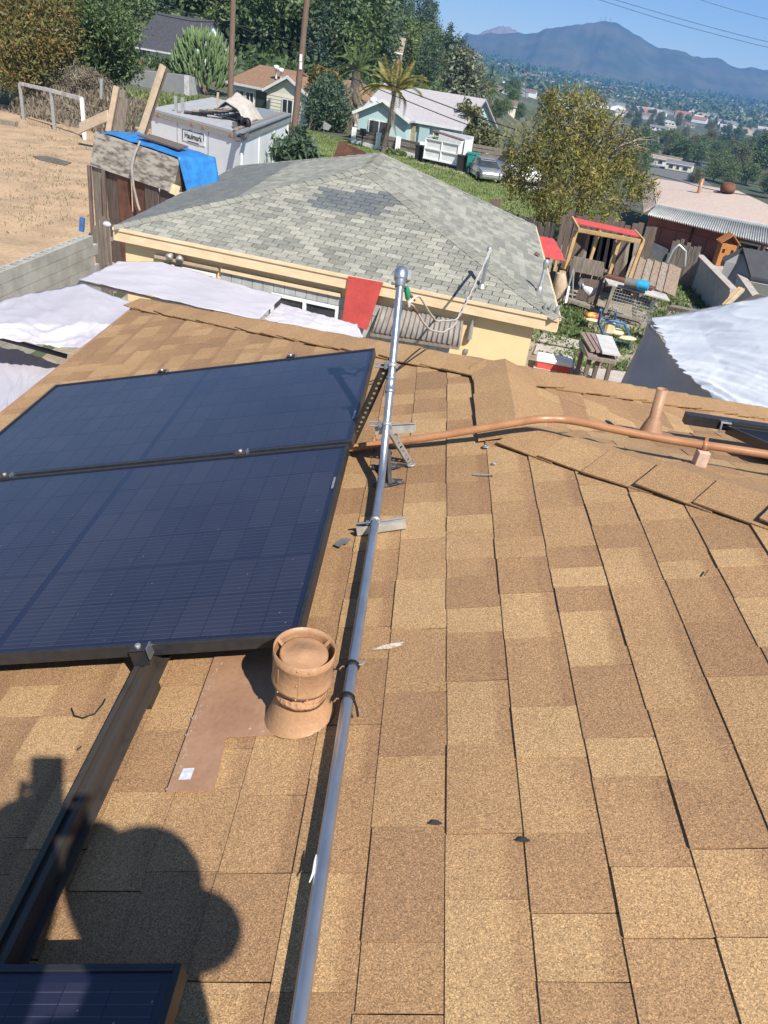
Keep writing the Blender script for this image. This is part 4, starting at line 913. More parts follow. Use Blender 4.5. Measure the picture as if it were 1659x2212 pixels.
wall = thing('block_wall', (-6.7, 12, 0), 'weathered cinder block wall along the dirt lot at the left edge', 'wall')
W0, W1 = G(-70, 610, 1.62), G(196, 505, 1.62); e = (W1 - W0); Lw = e.length; e.normalize(); sx = V(e.y, -e.x, 0)
def hollow(nm, m):
    mm = M(); L, B, H = .392, .19, .192
    bx_ = lambda x0, x1, y0, y1: mm.box(((x0 + x1) / 2, (y0 + y1) / 2, 0), (x1 - x0, y1 - y0, H))
    mm2 = M()
    for (x0, x1, y0, y1) in ((-L / 2, L / 2, -B / 2, -B / 2 + .035), (-L / 2, L / 2, B / 2 - .035, B / 2), (-L / 2, -L / 2 + .04, -B / 2 + .035, B / 2 - .035), (-.025, .025, -B / 2 + .035, B / 2 - .035), (L / 2 - .04, L / 2, -B / 2 + .035, B / 2 - .035)):
        c = e * (x0 + x1) / 2 + sx * (y0 + y1) / 2; mm2.box(c, (x1 - x0, y1 - y0, H), (e, sx, V(0, 0, 1)))
    return mm2.mesh(nm, (0, 0, 0), m)
hm = hollow('block', m_blockd); om = wloc(wall)
bm_ = M(); bm_.box((0, 0, 0), (.392, .19, .192), (e, sx, V(0, 0, 1))); sm_b = bm_.mesh('block', (0, 0, 0), m_blockd)
for r in range(6):
    for i in range(int(Lw / .4)):
        p = W0 + e * (.4 * i + .2 + (.2 if r % 2 else 0)); p.z = 1.62 - .1 - .2 * r; link('block', hm if r == 0 else sm_b, wall, p - om)
mm = M(); mm.box((W0 + W1) / 2 + V(0, 0, -1.62 + .21), (Lw, .19, .41), (e, sx, V(0, 0, 1))); mm.build('footing', m_blockd, wall)
# picket scrap between wall and building
def pickets(label, a, b, h, n, m, name='picket_fence', jit=.1, th=.02, gapf=.9, lean=0.0):
    a, b = Vector(a), Vector(b); t = thing(name, a, label, 'fence'); e_ = (b - a) / n; L = e_.length; ed = e_.normalized(); nn = V(-ed.y, ed.x, 0)
    for i in range(n):
        hh = h * (1 + rnd.uniform(-jit, jit * .4)); p = a + e_ * (i + .5); tl = rnd.uniform(-.03, .03) + lean
        mm = M(); mm.box(p + V(0, 0, hh / 2) + nn * rnd.uniform(-.01, .01), (L * gapf, th, hh), (ed, nn, V(ed.x * tl, ed.y * tl, 1).normalized())); mm.build('picket', m, t)
    for z in (.25, .8):
        mm = M(); mm.bar(a + V(0, 0, h * z) + nn * .045, b + V(0, 0, h * z) + nn * .045, .05, .08); mm.build('rail', m, t)
    return t
pickets('short grey picket scrap between the block wall and the yellow building', AT(207, 560, 16.6) * 1 - V(0, 0, 1.2), AT(240, 548, 16.3) - V(0, 0, 1.3), 2.0, 5, m_wood)

# ------------------------------------------------------------------ foliage
GREENS = dict(
    dark=((.055, .095, .04), (.15, .21, .075)), mid=((.075, .12, .045), (.20, .26, .09)), olive=((.085, .10, .045), (.24, .235, .10)),
    autumn=((.085, .09, .035), (.31, .17, .06)), yellow=((.085, .105, .035), (.38, .30, .075)), grey=((.12, .14, .09), (.26, .28, .19)),
    blue=((.05, .085, .055), (.125, .185, .105)), dry=((.16, .13, .09), (.34, .29, .21)), bright=((.10, .14, .045), (.25, .30, .10)), cactus=((.07, .14, .04), (.24, .33, .12)))
def lm(k):
    new = 'leaf ' + k not in MATS; m = mat('leaf ' + k, GREENS[k][1], GREENS[k][0], src='leaf')
    if new and k in ('autumn', 'yellow'):                # turning trees: green, olive, then the autumn tone
        el = next(n for n in m.node_tree.nodes if n.type == 'VALTORGB').color_ramp.elements; e_ = el.new(.5); e_.color = (.15, .155, .045, 1) if k == 'autumn' else (.20, .19, .055, 1)
    return m
m_bark = mat('bark', (.19, .15, .115), (.10, .08, .06), scale=8, rough=.95, stretch=(3, 3, .6))
m_barkp = mat('pale bark', (.34, .29, .23), (.22, .18, .14), scale=8, rough=.95)
def crown_mesh(name, blobs, n, leaf, m, droop=0.0, clump=.22, slim=.45, seed=1, shade=False):
    """leaves gathered in clumps over the shell and inside of the blobs (centre, radii)"""
    g_ = np.random.default_rng(seed); vol = np.array([b[1][0] * b[1][1] * b[1][2] for b in blobs]) ** .75; cnt = (n * vol / vol.sum()).astype(int)
    Cs, Ts = [], []
    for (c, r), k in zip(blobs, cnt):
        nc = max(6, k // 34); d = g_.normal(size=(nc, 3)); d /= np.linalg.norm(d, axis=1)[:, None]
        rad = g_.uniform(.35, 1.05, (nc, 1)) ** .55; cc = d * rad * g_.uniform(.8, 1.22, (nc, 1)); ct = g_.uniform(-.32, .32, nc)
        idx = g_.integers(0, nc, k); off = g_.normal(size=(k, 3)) * clump; off[:, 2] -= np.abs(g_.normal(size=k)) * droop
        Cs.append((cc[idx] + off) * np.array(r) + np.array(c)); Ts.append(np.clip(g_.normal(.5, .2, k) + ct[idx], 0, 1))
    C_ = np.concatenate(Cs); t_ = np.concatenate(Ts); k = len(C_)
    a = g_.normal(size=(k, 3)); a[:, 2] -= droop * 1.5; a /= np.linalg.norm(a, axis=1)[:, None]
    b = np.cross(a, g_.normal(size=(k, 3))); b /= np.linalg.norm(b, axis=1)[:, None] + 1e-6
    s = leaf * g_.uniform(.6, 1.3, (k, 1)); return quads_mesh(name, C_, a * s, b * s * slim, t_, m)
def trunk_mesh(name, h, r, limbs, seed, m=m_bark, spread=.5, twigs=2):
    q = random.Random(seed); mm = M(); lean = V(q.uniform(-.06, .06), q.uniform(-.06, .06), 0)
    pts = [V(0, 0, -.3), V(0, 0, h * .25) + lean * h * .3, V(0, 0, h * .55) + lean * h]; mm.tube(pts, [r * 1.25, r, r * .75], 8)
    for i in range(limbs):
        a = 2 * math.pi * i / limbs + q.uniform(-.4, .4); d = V(math.cos(a), math.sin(a), 0); L = h * spread * q.uniform(.7, 1.1)
        s = pts[1].lerp(pts[2], q.uniform(.5, 1)); p1 = s + d * L * .4 + V(0, 0, h * .16); p2_ = s + d * L * .75 + V(0, 0, h * q.uniform(.28, .42))
        mm.tube([s, p1, p2_], [r * .55, r * .35, r * .1], 6)
        for j in range(twigs):
            b_ = a + q.uniform(-1.1, 1.1); s_ = p1.lerp(p2_, q.random()); e_ = s_ + V(math.cos(b_), math.sin(b_), q.uniform(.1, .9)) * L * q.uniform(.35, .65); mm.tube([s_, s_.lerp(e_, .5) + V(0, 0, .06 * L), e_], [r * .25, r * .15, r * .05], 5)
    return mm.mesh(name, (0, 0, 0), m)
def tree(name, label, base, cm, tm, cat='tree', group=None, sc=(1, 1, 1), rz=0.0):
    t = thing(name, base, label, cat, group); t.scale = sc; t.rotation_euler = (0, 0, rz)
    link('crown', cm, t)
    if tm: link('trunk', tm, t)
    return t
def mid(px, py, Y): p = AT(px, py, Y); return p
def bigtree(name, label, base, blobs_px, Y, n, leaf, key, seed, droop=0.0, tr=.2, limbs=6, slim=.45, clump=.2, cat='tree', th=None, spread=.5):
    """blobs given as (px, py, radius in px, squash); real depth Y each"""
    base = Vector(base); blobs = []
    for (x, y, rp, dy) in blobs_px:
        p = AT(x, y, Y + dy); r = rp * (p - CAMP).dot(CF) / FL; blobs.append((tuple(p - base), (r, r * .95, r * .9)))
    top = max(b[0][2] for b in blobs)
    return tree(name, label, base, crown_mesh('crown', blobs, n, leaf, lm(key), droop, clump, slim, seed), trunk_mesh('trunk', th or max(top, 1.0), tr, limbs, seed, spread=spread, twigs=7 if key == 'yellow' else 3, m=m_barkp if key == 'yellow' else m_bark), cat)

bigtree('autumn_tree', 'large rusty autumn tree at the top left corner behind the dirt lot', V(*G(70, 215)[:2], 0) , [(20, 40, 75, 0), (90, 70, 72, -1), (40, 120, 70, -2), (115, 125, 50, 1), (75, 0, 90, 2), (-20, 110, 70, 0), (130, 30, 45, 0)], 49, 26000, .125, 'autumn', 11, droop=.1, tr=.28)
bigtree('broadleaf_tree', 'dense green tree right of the autumn tree', V(*G(238, 205)[:2], 0), [(215, 40, 62, 0), (250, 70, 52, -1), (235, 120, 58, 0), (205, 110, 52, 1), (265, 140, 38, 0), (195, 160, 40, 0), (240, -10, 70, 2)], 51, 25000, .125, 'dark', 12, tr=.25)
bigtree('dry_shrub', 'dry grey brush in front of the two big trees', V(*G(190, 205)[:2], 0), [(165, 175, 30, 0), (195, 178, 32, 0), (220, 190, 24, 0)], 47, 4200, .13, 'dry', 13, tr=.05, slim=.2, cat='shrub')
bigtree('yellowing_tree', 'big yellow green tree with drooping leaves behind the hen house', V(*G(1240, 520)[:2], 0), [(1240, 260, 74, 0), (1160, 310, 66, 0), (1310, 310, 72, .5), (1230, 360, 82, -.8), (1150, 380, 56, 0), (1345, 390, 62, 0), (1290, 420, 62, -.6), (1200, 430, 50, 0), (1130, 330, 44, .5), (1385, 400, 34, 0), (1215, 225, 46, .5), (1275, 230, 46, .5), (1110, 392, 32, 0)], 31, 19000, .10, 'yellow', 14, droop=.25, tr=.14, limbs=12, slim=.28, clump=.15, spread=.40)
bigtree('sapling', 'leafy sapling behind the grey roof beside the white trailer', V(*G(640, 400)[:2], 0), [(640, 318, 28, 0), (610, 332, 18, 0), (668, 335, 20, 0), (635, 345, 22, 0), (600, 300, 8, 0), (650, 292, 14, 0)], 27, 1700, .16, 'blue', 15, tr=.04, slim=.3, clump=.3)
bigtree('round_shrub', 'big dark round shrub left of the teal house', V(*G(705, 275)[:2], 0), [(705, 215, 38, 0), (690, 250, 34, 0), (725, 250, 34, 0), (710, 185, 26, 1)], 60, 11000, .13, 'blue', 16, tr=.14, cat='shrub')
bigtree('bronze_shrub', 'bronze leaved tree top above the round shrub', V(*G(705, 268)[:2], 0), [(690, 172, 24, 0), (720, 175, 22, 0)], 62, 1700, .17, 'autumn', 17, tr=.1, cat='shrub')
bigtree('side_shrub', 'olive shrub at the right end of the teal house', V(*G(1020, 330)[:2], 0), [(1020, 285, 34, 0), (1000, 310, 24, 0), (1045, 300, 30, 0), (1010, 250, 24, 0)], 56, 4500, .16, 'olive', 18, tr=.1, cat='shrub')
bigtree('grey_tree', 'grey green loose tree behind the teal house roof', V(*T(1003, 235)[:2], hgt(*T(1003, 235)[:2])), [(1003, 150, 38, 0), (985, 185, 30, 0), (1020, 190, 34, 0), (1000, 120, 24, 0)], 80, 4500, .22, 'grey', 19, tr=.15)

# candelabra cactus tree: thick upright fingers
cb = V(*G(440, 205)[:2], 0); ct = thing('cactus_tree', cb, 'candelabra cactus tree with upright green fingers behind the trailer', 'cactus')
mm = M(); mm.tube([cb + V(0, 0, -.2), cb + V(.1, 0, 1.0), cb + V(.05, 0, 1.7)], [.35, .28, .25], 8); mm.build('trunk', m_bark, ct)
m_cact = mat('cactus skin', (.24, .32, .13), (.09, .15, .06), scale=3, rough=.6, stretch=(2, 2, .5))
mm = M(); q = random.Random(3)
for i in range(620):
    a = q.uniform(0, 2 * math.pi); ph = math.acos(q.uniform(-.6, 1)); rr = q.uniform(.45, 1) ** .5
    d = V(math.sin(ph) * math.cos(a) * 2.75, math.sin(ph) * math.sin(a) * 2.4, math.cos(ph) * 2.6) * rr
    p = cb + V(0, 0, 2.35) + d; L = q.uniform(.5, .95); o = V(d.x * .14, d.y * .14, 0)
    mm.tube([p - V(0, 0, L * .5) - o, p + o * .2, p + V(0, 0, L * .6) + o * .5], [.06, .10, .045], 5)
mm.build('crown', m_cact, ct)['kind'] = 'stuff'

# palms
def frond_mesh(nm, L, m, droop, n=22, wid=.42):
    C_, X_, Y_, t_ = [], [], [], []
    for i in range(n):
        s = (i + 1) / n; x = L * s * (1 - .18 * s * droop); z = L * (.30 * s - .62 * droop * s * s)
        for sd in (-1, 1):
            ll = wid * L * (.35 + .65 * math.sin(math.pi * min(1, s * .9 + .08))) * .5
            dv = np.array([.55, sd * .75, -.35]) * ll; C_.append(np.array([x, 0, z]) + dv * .5); X_.append(dv * .5); Y_.append(np.array([.0, .0, .05 * L * .3]) + np.array([.02 * L, 0, 0])); t_.append(rnd.uniform(.2, 1))
        C_.append(np.array([x - L / n * .5, 0, z])); X_.append(np.array([L / n * .7, 0, .2 * L / n])); Y_.append(np.array([0, .012 * L, 0])); t_.append(.9)
    return quads_mesh(nm, np.array(C_), np.array(X_), np.array(Y_), np.array(t_), m)
def palm(label, base, top, L, nf, key, seed, tr=.16, skirt=0, lean=None):
    base, top = Vector(base), Vector(top); t = thing('palm_tree', base, label, 'palm'); q = random.Random(seed)
    mm = M(); mm.tube([base, base.lerp(top, .5) + V(.05, 0, 0), top], [tr * 1.3, tr, tr * .9], 8); mm.build('trunk', m_bark, t)
    fm = frond_mesh('frond', L, lm(key), 1.0); fm2 = frond_mesh('frond', L * .9, lm(key), .3)
    fd = frond_mesh('dead_frond', L * .9, lm('dry'), .05, wid=.5)
    for i in range(nf):
        o = link('frond', fm if i % 3 else fm2, t, top - base); o.rotation_euler = (q.uniform(-.3, .3), -q.uniform(-.35, .85) if i % 3 else -q.uniform(.5, 1.1), 2.4 * i + q.uniform(-.3, .3))
    for i in range(skirt):
        zz = q.uniform(0, 1); o = link('dead_frond', fd, t, (top - base) * (1 - .55 * zz)); o.rotation_euler = (q.uniform(-.2, .2), q.uniform(1.15, 1.6), 2.4 * i); s = q.uniform(.6, 1.0); o.scale = (s, s, s)
    return t
b_ = G(762, 270); palm('tall palm with a shaggy skirt of dead fronds left of the teal house', V(b_.x, 64, 0), AT(772, 150, 64), 2.0, 22, 'mid', 1, .34, 46)
palm('slim palm with yellowing fronds in front of the teal house', V(*AT(830, 300, 52)[:2], 0), AT(853, 196, 52), 2.3, 18, 'yellow', 2, .13, 3)
h_ = T(948, 190); palm('feathery date palm on the slope behind the teal house', h_, AT(948, 145, h_.y), 2.9, 26, 'olive', 3, .3, 6)
h_ = T(1040, 262); palm('palm with hanging yellow dead fronds near the picture centre right', h_, AT(1040, 196, h_.y), 2.7, 24, 'olive', 4, .3, 24)
h_ = T(1135, 215); palm('distant slim palm above the orange house', h_, AT(1137, 150, h_.y), 2.6, 20, 'dark', 5, .2, 6)

# hillside wood: every crown a tree of its own
TMP = []
for k, (key, blobs, leaf, dr) in enumerate([
        ('dark', [((0, 0, 4.6), (2.7, 2.6, 2.6)), ((1.4, .3, 3.4), (2, 2, 1.8)), ((-1.3, -.4, 3.6), (2, 2.1, 2)), ((.2, .2, 6.4), (1.7, 1.7, 1.5))], .34, .1),
        ('blue', [((0, 0, 5.4), (2.1, 2.1, 3.4)), ((.9, .2, 3.4), (1.9, 1.8, 2.4)), ((-.9, 0, 3.8), (1.8, 1.8, 2.6)), ((0, 0, 8), (1.2, 1.2, 1.5))], .34, .5),
        ('mid', [((0, 0, 4.0), (2.9, 2.9, 2.3)), ((1.5, .5, 3), (2, 2, 1.9)), ((-1.6, 0, 2.9), (2, 2, 1.8)), ((.3, -.2, 5.6), (1.9, 1.9, 1.4))], .32, .1),
        ('olive', [((0, 0, 4.6), (2.2, 2.2, 2.8)), ((1.2, .3, 3.2), (1.8, 1.8, 2)), ((-1.1, 0, 3.4), (1.8, 1.8, 2.1)), ((0, 0, 6.8), (1.3, 1.3, 1.3))], .30, .45),
        ('blue', [((0, 0, 4.2), (1.1, 1.1, 3.8)), ((.1, 0, 7.2), (.7, .7, 2.0)), ((0, 0, 2.2), (1.4, 1.4, 2.0))], .28, .2),
        ('autumn', [((0, 0, 4.2), (2.3, 2.3, 2.3)), ((1, .3, 3.2), (1.7, 1.7, 1.7)), ((-1, 0, 3.2), (1.7, 1.7, 1.7))], .30, .1)]):
    TMP.append((crown_mesh('crown', blobs, 4600, leaf * .66, lm(key), dr, .2, .55, 30 + k), trunk_mesh('trunk', 5.2, .2, 5, 30 + k)))
KW = ['dark rounded tree', 'tall drooping blue green tree', 'broad mid green tree', 'olive green loose tree', 'narrow dark conifer', 'reddish brown tree']
def plant(px, py, kind, h, where, group, jitter=0):
    if 'hillside' in where: where = ('high in the wood ' if py < 60 else 'low in the wood ' if py > 130 else 'midway up the wood ') + ('left of both utility poles' if px < 490 else 'between the two utility poles' if px < 650 else 'above the round shrub' if px < 760 else 'above the teal house' if px < 900 else 'right of the date palm')
    elif 'valley' in where: where = ('in the valley just below the skyline' if py - (98 + (px - 829) * .1405) < 40 else 'in the nearer valley') + (' left of the mountain top' if px < 1280 else ' under the mountain' if px < 1480 else ' at far right')
    p = T(px, py); s = h / 8.0; w = rnd.uniform(.9, 1.3)
    return tree('tree', KW[kind] + ' ' + where, p, *TMP[kind], group=group, sc=(s * w, s * w, s), rz=rnd.uniform(0, 6.28))
for i in range(125):                                   # wooded slope, left and centre
    x = rnd.uniform(120, 1060); lo_ = np.interp(x, [120, 480, 560, 740, 900, 1060], [60, 60, 150, 168, 190, 215]); yb = lo_ - rnd.random() ** 1.3 * 150
    hor = 98 + (x - 829) * .1405
    p = T(x, yb)
    if yb < hor - 90 or p.y > 420: continue
    kind = rnd.choice((0, 1, 1, 1, 2, 3, 0, 4) if x > 520 else (3, 3, 2, 0, 1)); plant(x, yb, kind, rnd.uniform(7, 12) * float(np.interp(x, [740, 900, 1040], [1, .75, .6])), 'in the dense wood on the hillside', 'trees of the hillside wood')
for x, y, k, h in [(905, 92, 1, 9), (925, 98, 1, 9), (940, 105, 1, 10), (955, 108, 1, 9), (968, 112, 1, 9.5), (985, 112, 4, 10), (1000, 118, 1, 8), (1010, 122, 0, 7.5), (1030, 128, 2, 7), (1045, 130, 0, 7), (1060, 135, 2, 7), (1075, 140, 0, 8), (1120, 160, 5, 6), (1150, 158, 5, 7), (1180, 160, 4, 7), (870, 75, 1, 8), (835, 60, 1, 9), (1100, 150, 0, 7), (1210, 166, 0, 9), (1240, 172, 5, 9)]:
    plant(x, y, k, h, 'along the skyline right of the wooded hill', 'trees along the skyline')
mk = [(1640, 380, 0, 17), (1665, 360, 0, 18), (1655, 420, 5, 9), (1610, 400, 2, 9), (1590, 380, 3, 9), (1570, 400, 2, 8), (1640, 330, 0, 12), (1540, 392, 2, 9), (1500, 320, 2, 9), (1475, 300, 3, 8), (1560, 290, 0, 9), (1610, 330, 2, 10), (1435, 345, 3, 6), (1550, 360, 5, 8), (1590, 350, 0, 9), (1500, 400, 3, 6), (1600, 300, 2, 8), (1650, 300, 0, 9), (1660, 430, 0, 8), (1530, 300, 3, 7), (1440, 300, 3, 6), (1480, 330, 5, 5), (1560, 330, 2, 7), (1090, 250, 2, 6), (1120, 262, 0, 6), (1070, 262, 0, 5), (1400, 250, 0, 7), (1350, 235, 3, 6), (1300, 215, 2, 8), (1580, 255, 0, 8)]
for x, y, k, h in mk: plant(x, y, k, h, 'among the houses at the right', 'trees among the houses at the right')
for i in range(64):
    plant(rnd.uniform(1360, 1665), rnd.uniform(225, 385), rnd.choice((0, 2, 3, 2, 5, 1)), rnd.uniform(7, 13), 'among the roofs right of the yellow tree', 'trees among the houses at the right')
for i in range(150):                                   # valley town trees
    x = rnd.uniform(1090, 1659); hor = 98 + (x - 829) * .1405; yb = hor + 10 + rnd.random() ** 1.3 * 150; p = T(x, yb)
    if x < 1380 and yb > hor + 90: continue
    if p.y > 1500: continue
    plant(x, yb, rnd.choice((0, 2, 2, 3, 5, 1)), rnd.uniform(6, 11), 'scattered through the valley town', 'trees scattered through the valley town')
# far wood in the valley: one mass
C_, t_ = [], []
for i in range(5200):
    x = rnd.uniform(900, 1720); hor = 98 + (x - 829) * .1405; yb = hor + 2 + rnd.random() ** 2.2 * 60; p = T(x, yb)
    if p.y < 420 or p.y > 3900: continue
    s = rnd.uniform(2.5, 5) * (1 + p.y / 2600); 
    for j in range(7): C_.append((p.x + rnd.gauss(0, s), p.y + rnd.gauss(0, s), p.z + abs(rnd.gauss(0, s * .8)))); t_.append(min(1, max(0, rnd.gauss(.45, .25))))
C_ = np.array(C_); k = len(C_); sc_ = (2.2 + C_[:, 1:2] / 900); a = nrg.normal(size=(k, 3)); a /= np.linalg.norm(a, axis=1)[:, None]; b = np.cross(a, nrg.normal(size=(k, 3))); b /= np.linalg.norm(b, axis=1)[:, None]
tag(link('far_wood', quads_mesh('far_wood', C_, a * sc_, b * sc_ * .8, np.array(t_), lm('dark'))), 'far green tree cover across the valley below the mountain', 'woodland', kind='stuff')
# undergrowth on the slope
C_, t_ = [], []
for i in range(4200):
    x = rnd.uniform(100, 1100); yb = rnd.uniform(-60, np.interp(x, [100, 480, 560, 740, 900, 1100], [100, 110, 165, 178, 200, 235])); p = T(x, yb)
    if p.y > 500 or p.y < 73: continue
    for j in range(6): C_.append((p.x + rnd.gauss(0, 1.2), p.y + rnd.gauss(0, 1.2), p.z + abs(rnd.gauss(0, .9)))); t_.append(min(1, max(0, rnd.gauss(.4, .25))))
C_ = np.array(C_); k = len(C_); a = nrg.normal(size=(k, 3)); a /= np.linalg.norm(a, axis=1)[:, None]; b = np.cross(a, nrg.normal(size=(k, 3))); b /= np.linalg.norm(b, axis=1)[:, None]
tag(link('undergrowth', quads_mesh('undergrowth', C_, a * .42, b * .3, np.array(t_), lm('dark'))), 'low undergrowth covering the hillside between the trees', 'undergrowth', kind='stuff')

def tufts(name, label, pts, n, h, key, seed, cat, width=.25, spread=.1):
    g_ = np.random.default_rng(seed); base = np.array(pts); i = g_.integers(0, len(base), n); C0 = base[i] + g_.normal(size=(n, 3)) * np.array([spread, spread, 0])
    up = g_.normal(size=(n, 3)) * .45; up[:, 2] = 1; up /= np.linalg.norm(up, axis=1)[:, None]; hh = h * g_.uniform(.4, 1.2, (n, 1))
    sd = np.cross(up, g_.normal(size=(n, 3))); sd /= np.linalg.norm(sd, axis=1)[:, None]
    o = link(name, quads_mesh(name, C0 + up * hh * .5, up * hh * .5, sd * hh * width * .5, np.clip(g_.normal(.5, .25, n), 0, 1), lm(key))); return tag(o, label, cat, kind='stuff')
def inpoly(poly, n, q):
    xs = [p[0] for p in poly]; ys_ = [p[1] for p in poly]; out = []
    while len(out) < n:
        x, y = q.uniform(min(xs), max(xs)), q.uniform(min(ys_), max(ys_)); c = False; j = len(poly) - 1
        for i in range(len(poly)):
            if (poly[i][1] > y) != (poly[j][1] > y) and x < (poly[j][0] - poly[i][0]) * (y - poly[i][1]) / (poly[j][1] - poly[i][1]) + poly[i][0]: c = not c
            j = i
        if c: out.append((x, y, .0))
    return out
q = random.Random(5)
tufts('field_grass', 'green grass of the open field behind the grey roof', inpoly([(-9.3, 57), (-10.2, 60), (-6.4, 55.5), (0, 49.4), (5.0, 43.8), (9, 39.6), (9.3, 33), (3.5, 31), (-6.5, 31), (-8.5, 40)], 9000, q), 42000, .13, 'bright', 6, 'grass', .4, .15)
pts = []
for x, y, k in [(120, 390, 60), (95, 370, 50), (75, 345, 40), (30, 425, 50), (150, 430, 60), (60, 320, 30), (110, 300, 40), (40, 480, 40), (20, 380, 30), (170, 320, 50), (190, 300, 60), (130, 350, 40), (80, 440, 40), (150, 480, 30), (15, 340, 30), (60, 270, 40), (100, 275, 40), (140, 282, 50)]:
    c = G(x, y); pts += [(c.x + q.gauss(0, .5), c.y + q.gauss(0, .9), 0) for _ in range(k)]
tufts('dirt_weeds', 'thin green weeds scattered over the dirt lot', pts, 3000, .09, 'olive', 8, 'weeds', .3, .12)
pts = []
for x, y, k, s in [(1190, 735, 40, .25), (1225, 690, 60, .3), (1255, 680, 70, .35), (1240, 720, 50, .25), (1280, 735, 40, .3), (1230, 780, 60, .28), (1335, 740, 60, .3), (1360, 720, 50, .3), (1175, 690, 40, .2), (1455, 660, 70, .4), (1480, 640, 40, .4), (1440, 690, 40, .3), (1190, 712, 30, .2), (1330, 790, 30, .25), (1410, 640, 40, .5)]:
    c = G(x, y); pts += [(c.x + q.gauss(0, s), c.y + q.gauss(0, s * 1.6), 0) for _ in range(k)]
tufts('yard_weeds', 'leafy green weeds growing between the slabs of the cluttered yard', pts, 8000, .13, 'mid', 9, 'weeds', .55, .1)

# ------------------------------------------------------------------ small buildings
def vquad(a, b, z0, z1): return [V(a.x, a.y, z0), V(b.x, b.y, z0), V(b.x, b.y, z1), V(a.x, a.y, z1)]
def boxwin(t, a, b, f0, f1, z0, z1, nrm, m_f=m_white, split=True, nm='window'):
    """window on the wall a-b between fractions f0..f1, its frame as sub-parts"""
    e = (b - a); e.z = 0; L = e.length; e.normalize(); p0, p1 = a + e * L * f0, a + e * L * f1; w = (p1 - p0).length; c = (p0 + p1) / 2; c.z = (z0 + z1) / 2; c += nrm * .03
    mm = M(); mm.box(c, (w, .04, z1 - z0), (e, nrm, V(0, 0, 1))); g_ = mm.build(nm, m_glass, t); fr = .07
    for (dx, dz, sx_, sz_) in ((0, (z1 - z0) / 2, w + fr, fr), (0, -(z1 - z0) / 2, w + fr, fr), (-w / 2, 0, fr, z1 - z0 - fr), (w / 2, 0, fr, z1 - z0 - fr)) + (((0, 0, fr * .8, z1 - z0 - fr),) if split else ()):
        mm = M(); mm.box(c + e * dx + V(0, 0, dz) + nrm * .02, (sx_, .05, sz_), (e, nrm, V(0, 0, 1))); mm.build('window_frame', m_f, g_)
    return g_
def gable(t, a, b, dep, z0, ze, zr_, m_w, m_r, ov=.35, axis='along', m_trim=m_white, half=False):
    """box house: front wall a->b, depth dep behind; ridge along the front or across"""
    e = (b - a); e.z = 0; L = e.length; e.normalize(); n = V(-e.y, e.x, 0); n = n if n.y > 0 else -n
    A, B = V(a.x, a.y, z0), V(b.x, b.y, z0); up = V(0, 0, 1)
    if axis == 'along':
        prof = [A, A + up * (ze - z0), A + n * dep / 2 + up * (zr_ - z0), A + n * dep + up * (ze - z0), A + n * dep]
        mm = M(); mm.prism(prof, e * L); mm.build('wall', m_w, t)
        sl = (zr_ - ze) / (dep / 2)
        for s in (0, 1):
            f0 = A + up * (ze - z0 - ov * sl) - n * ov if s == 0 else A + n * (dep + ov) + up * (ze - z0 - ov * sl); r0 = A + n * dep / 2 + up * (zr_ - z0 + .0)
            mm = M(); mm.prism([f0 - e * ov, f0 + e * (L + ov), r0 + e * (L + ov), r0 - e * ov], V(0, 0, .12)); mm.build('roof', m_r, t)
        f0 = A + up * (ze - z0 - ov * sl) - n * (ov + .02); mm = M(); mm.bar(f0 - e * ov + up * .03, f0 + e * (L + ov) + up * .03, .04, .16); mm.build('fascia', m_trim, t)
    else:
        prof = [A, B, B + up * (ze - z0), A + e * L / 2 + up * (zr_ - z0), A + up * (ze - z0)]
        mm = M(); mm.prism(prof, n * dep); mm.build('wall', m_w, t)
        sl = (zr_ - ze) / (L / 2)
        for s in (0, 1):
            f0 = (A - e * ov if s == 0 else B + e * ov) + up * (ze - z0 - ov * sl); r0 = A + e * L / 2 + up * (zr_ - z0)
            mm = M(); mm.prism([f0 - n * ov, r0 - n * ov, r0 + n * dep, f0 + n * dep], V(0, 0, .12)); mm.build('roof', m_r, t)
            mm = M(); mm.bar(f0 - n * (ov + .02) + up * .03, r0 - n * (ov + .02) + up * .03, .04, .18); mm.build('bargeboard', m_trim, t)
    return e, n
def siding(t, a, b, z0, z1, n, m, step=.2, skip=()):
    e = (b - a); e.z = 0; L = e.length; e.normalize(); z = z0
    me = M(); me.prism([V(0, 0, 0), -n * .035, -n * .012 + V(0, 0, step), V(0, 0, step)], e * L); bm = me.mesh('siding_board', (0, 0, 0), m); o = wloc(t)
    while z < z1 - .05: link('siding_board', bm, t, V(a.x, a.y, z) - o); z += step

# teal house
m_teal = mat('teal stucco', (.45, .58, .58), (.40, .53, .54), scale=2, rough=.85); m_roofp = mat('pale roof', (.40, .38, .385), (.34, .32, .325), scale=7, rough=.9, fine=.1)
TB = 56.0
ta, tb = AT(752, 300, 57.2), AT(862, 330, 55.6)
th_ = thing('teal_house', (-2.5, 58, 0), 'pale teal house with light grey roof and white trim across the field', 'house')
la, lb_ = AT(768, 318, 56.6), AT(872, 330, 55.4); la.z = lb_.z = 0
zE = AT(765, 236, 56.4).z; zP = AT(845, 224, 56).z
e, n = gable(th_, la, lb_, 5.0, 0, zE - .1, zE + .75, m_teal, m_roofp, ov=.3, axis='across')
boxwin(th_, la, lb_, .24, .66, zE - 1.75, zE - .45, -n)
ra, rb_ = AT(868, 332, 56.8), AT(985, 352, 54.9); ra.z = rb_.z = 0
rz_e, rz_r = AT(930, 265, 55.2).z, AT(900, 214, 58.0).z
e2, n2_ = gable(th_, ra + (la - lb_) * .86, rb_, 5.6, 0, rz_e, rz_e + 1.55, m_teal, m_roofp, ov=.25, axis='along')
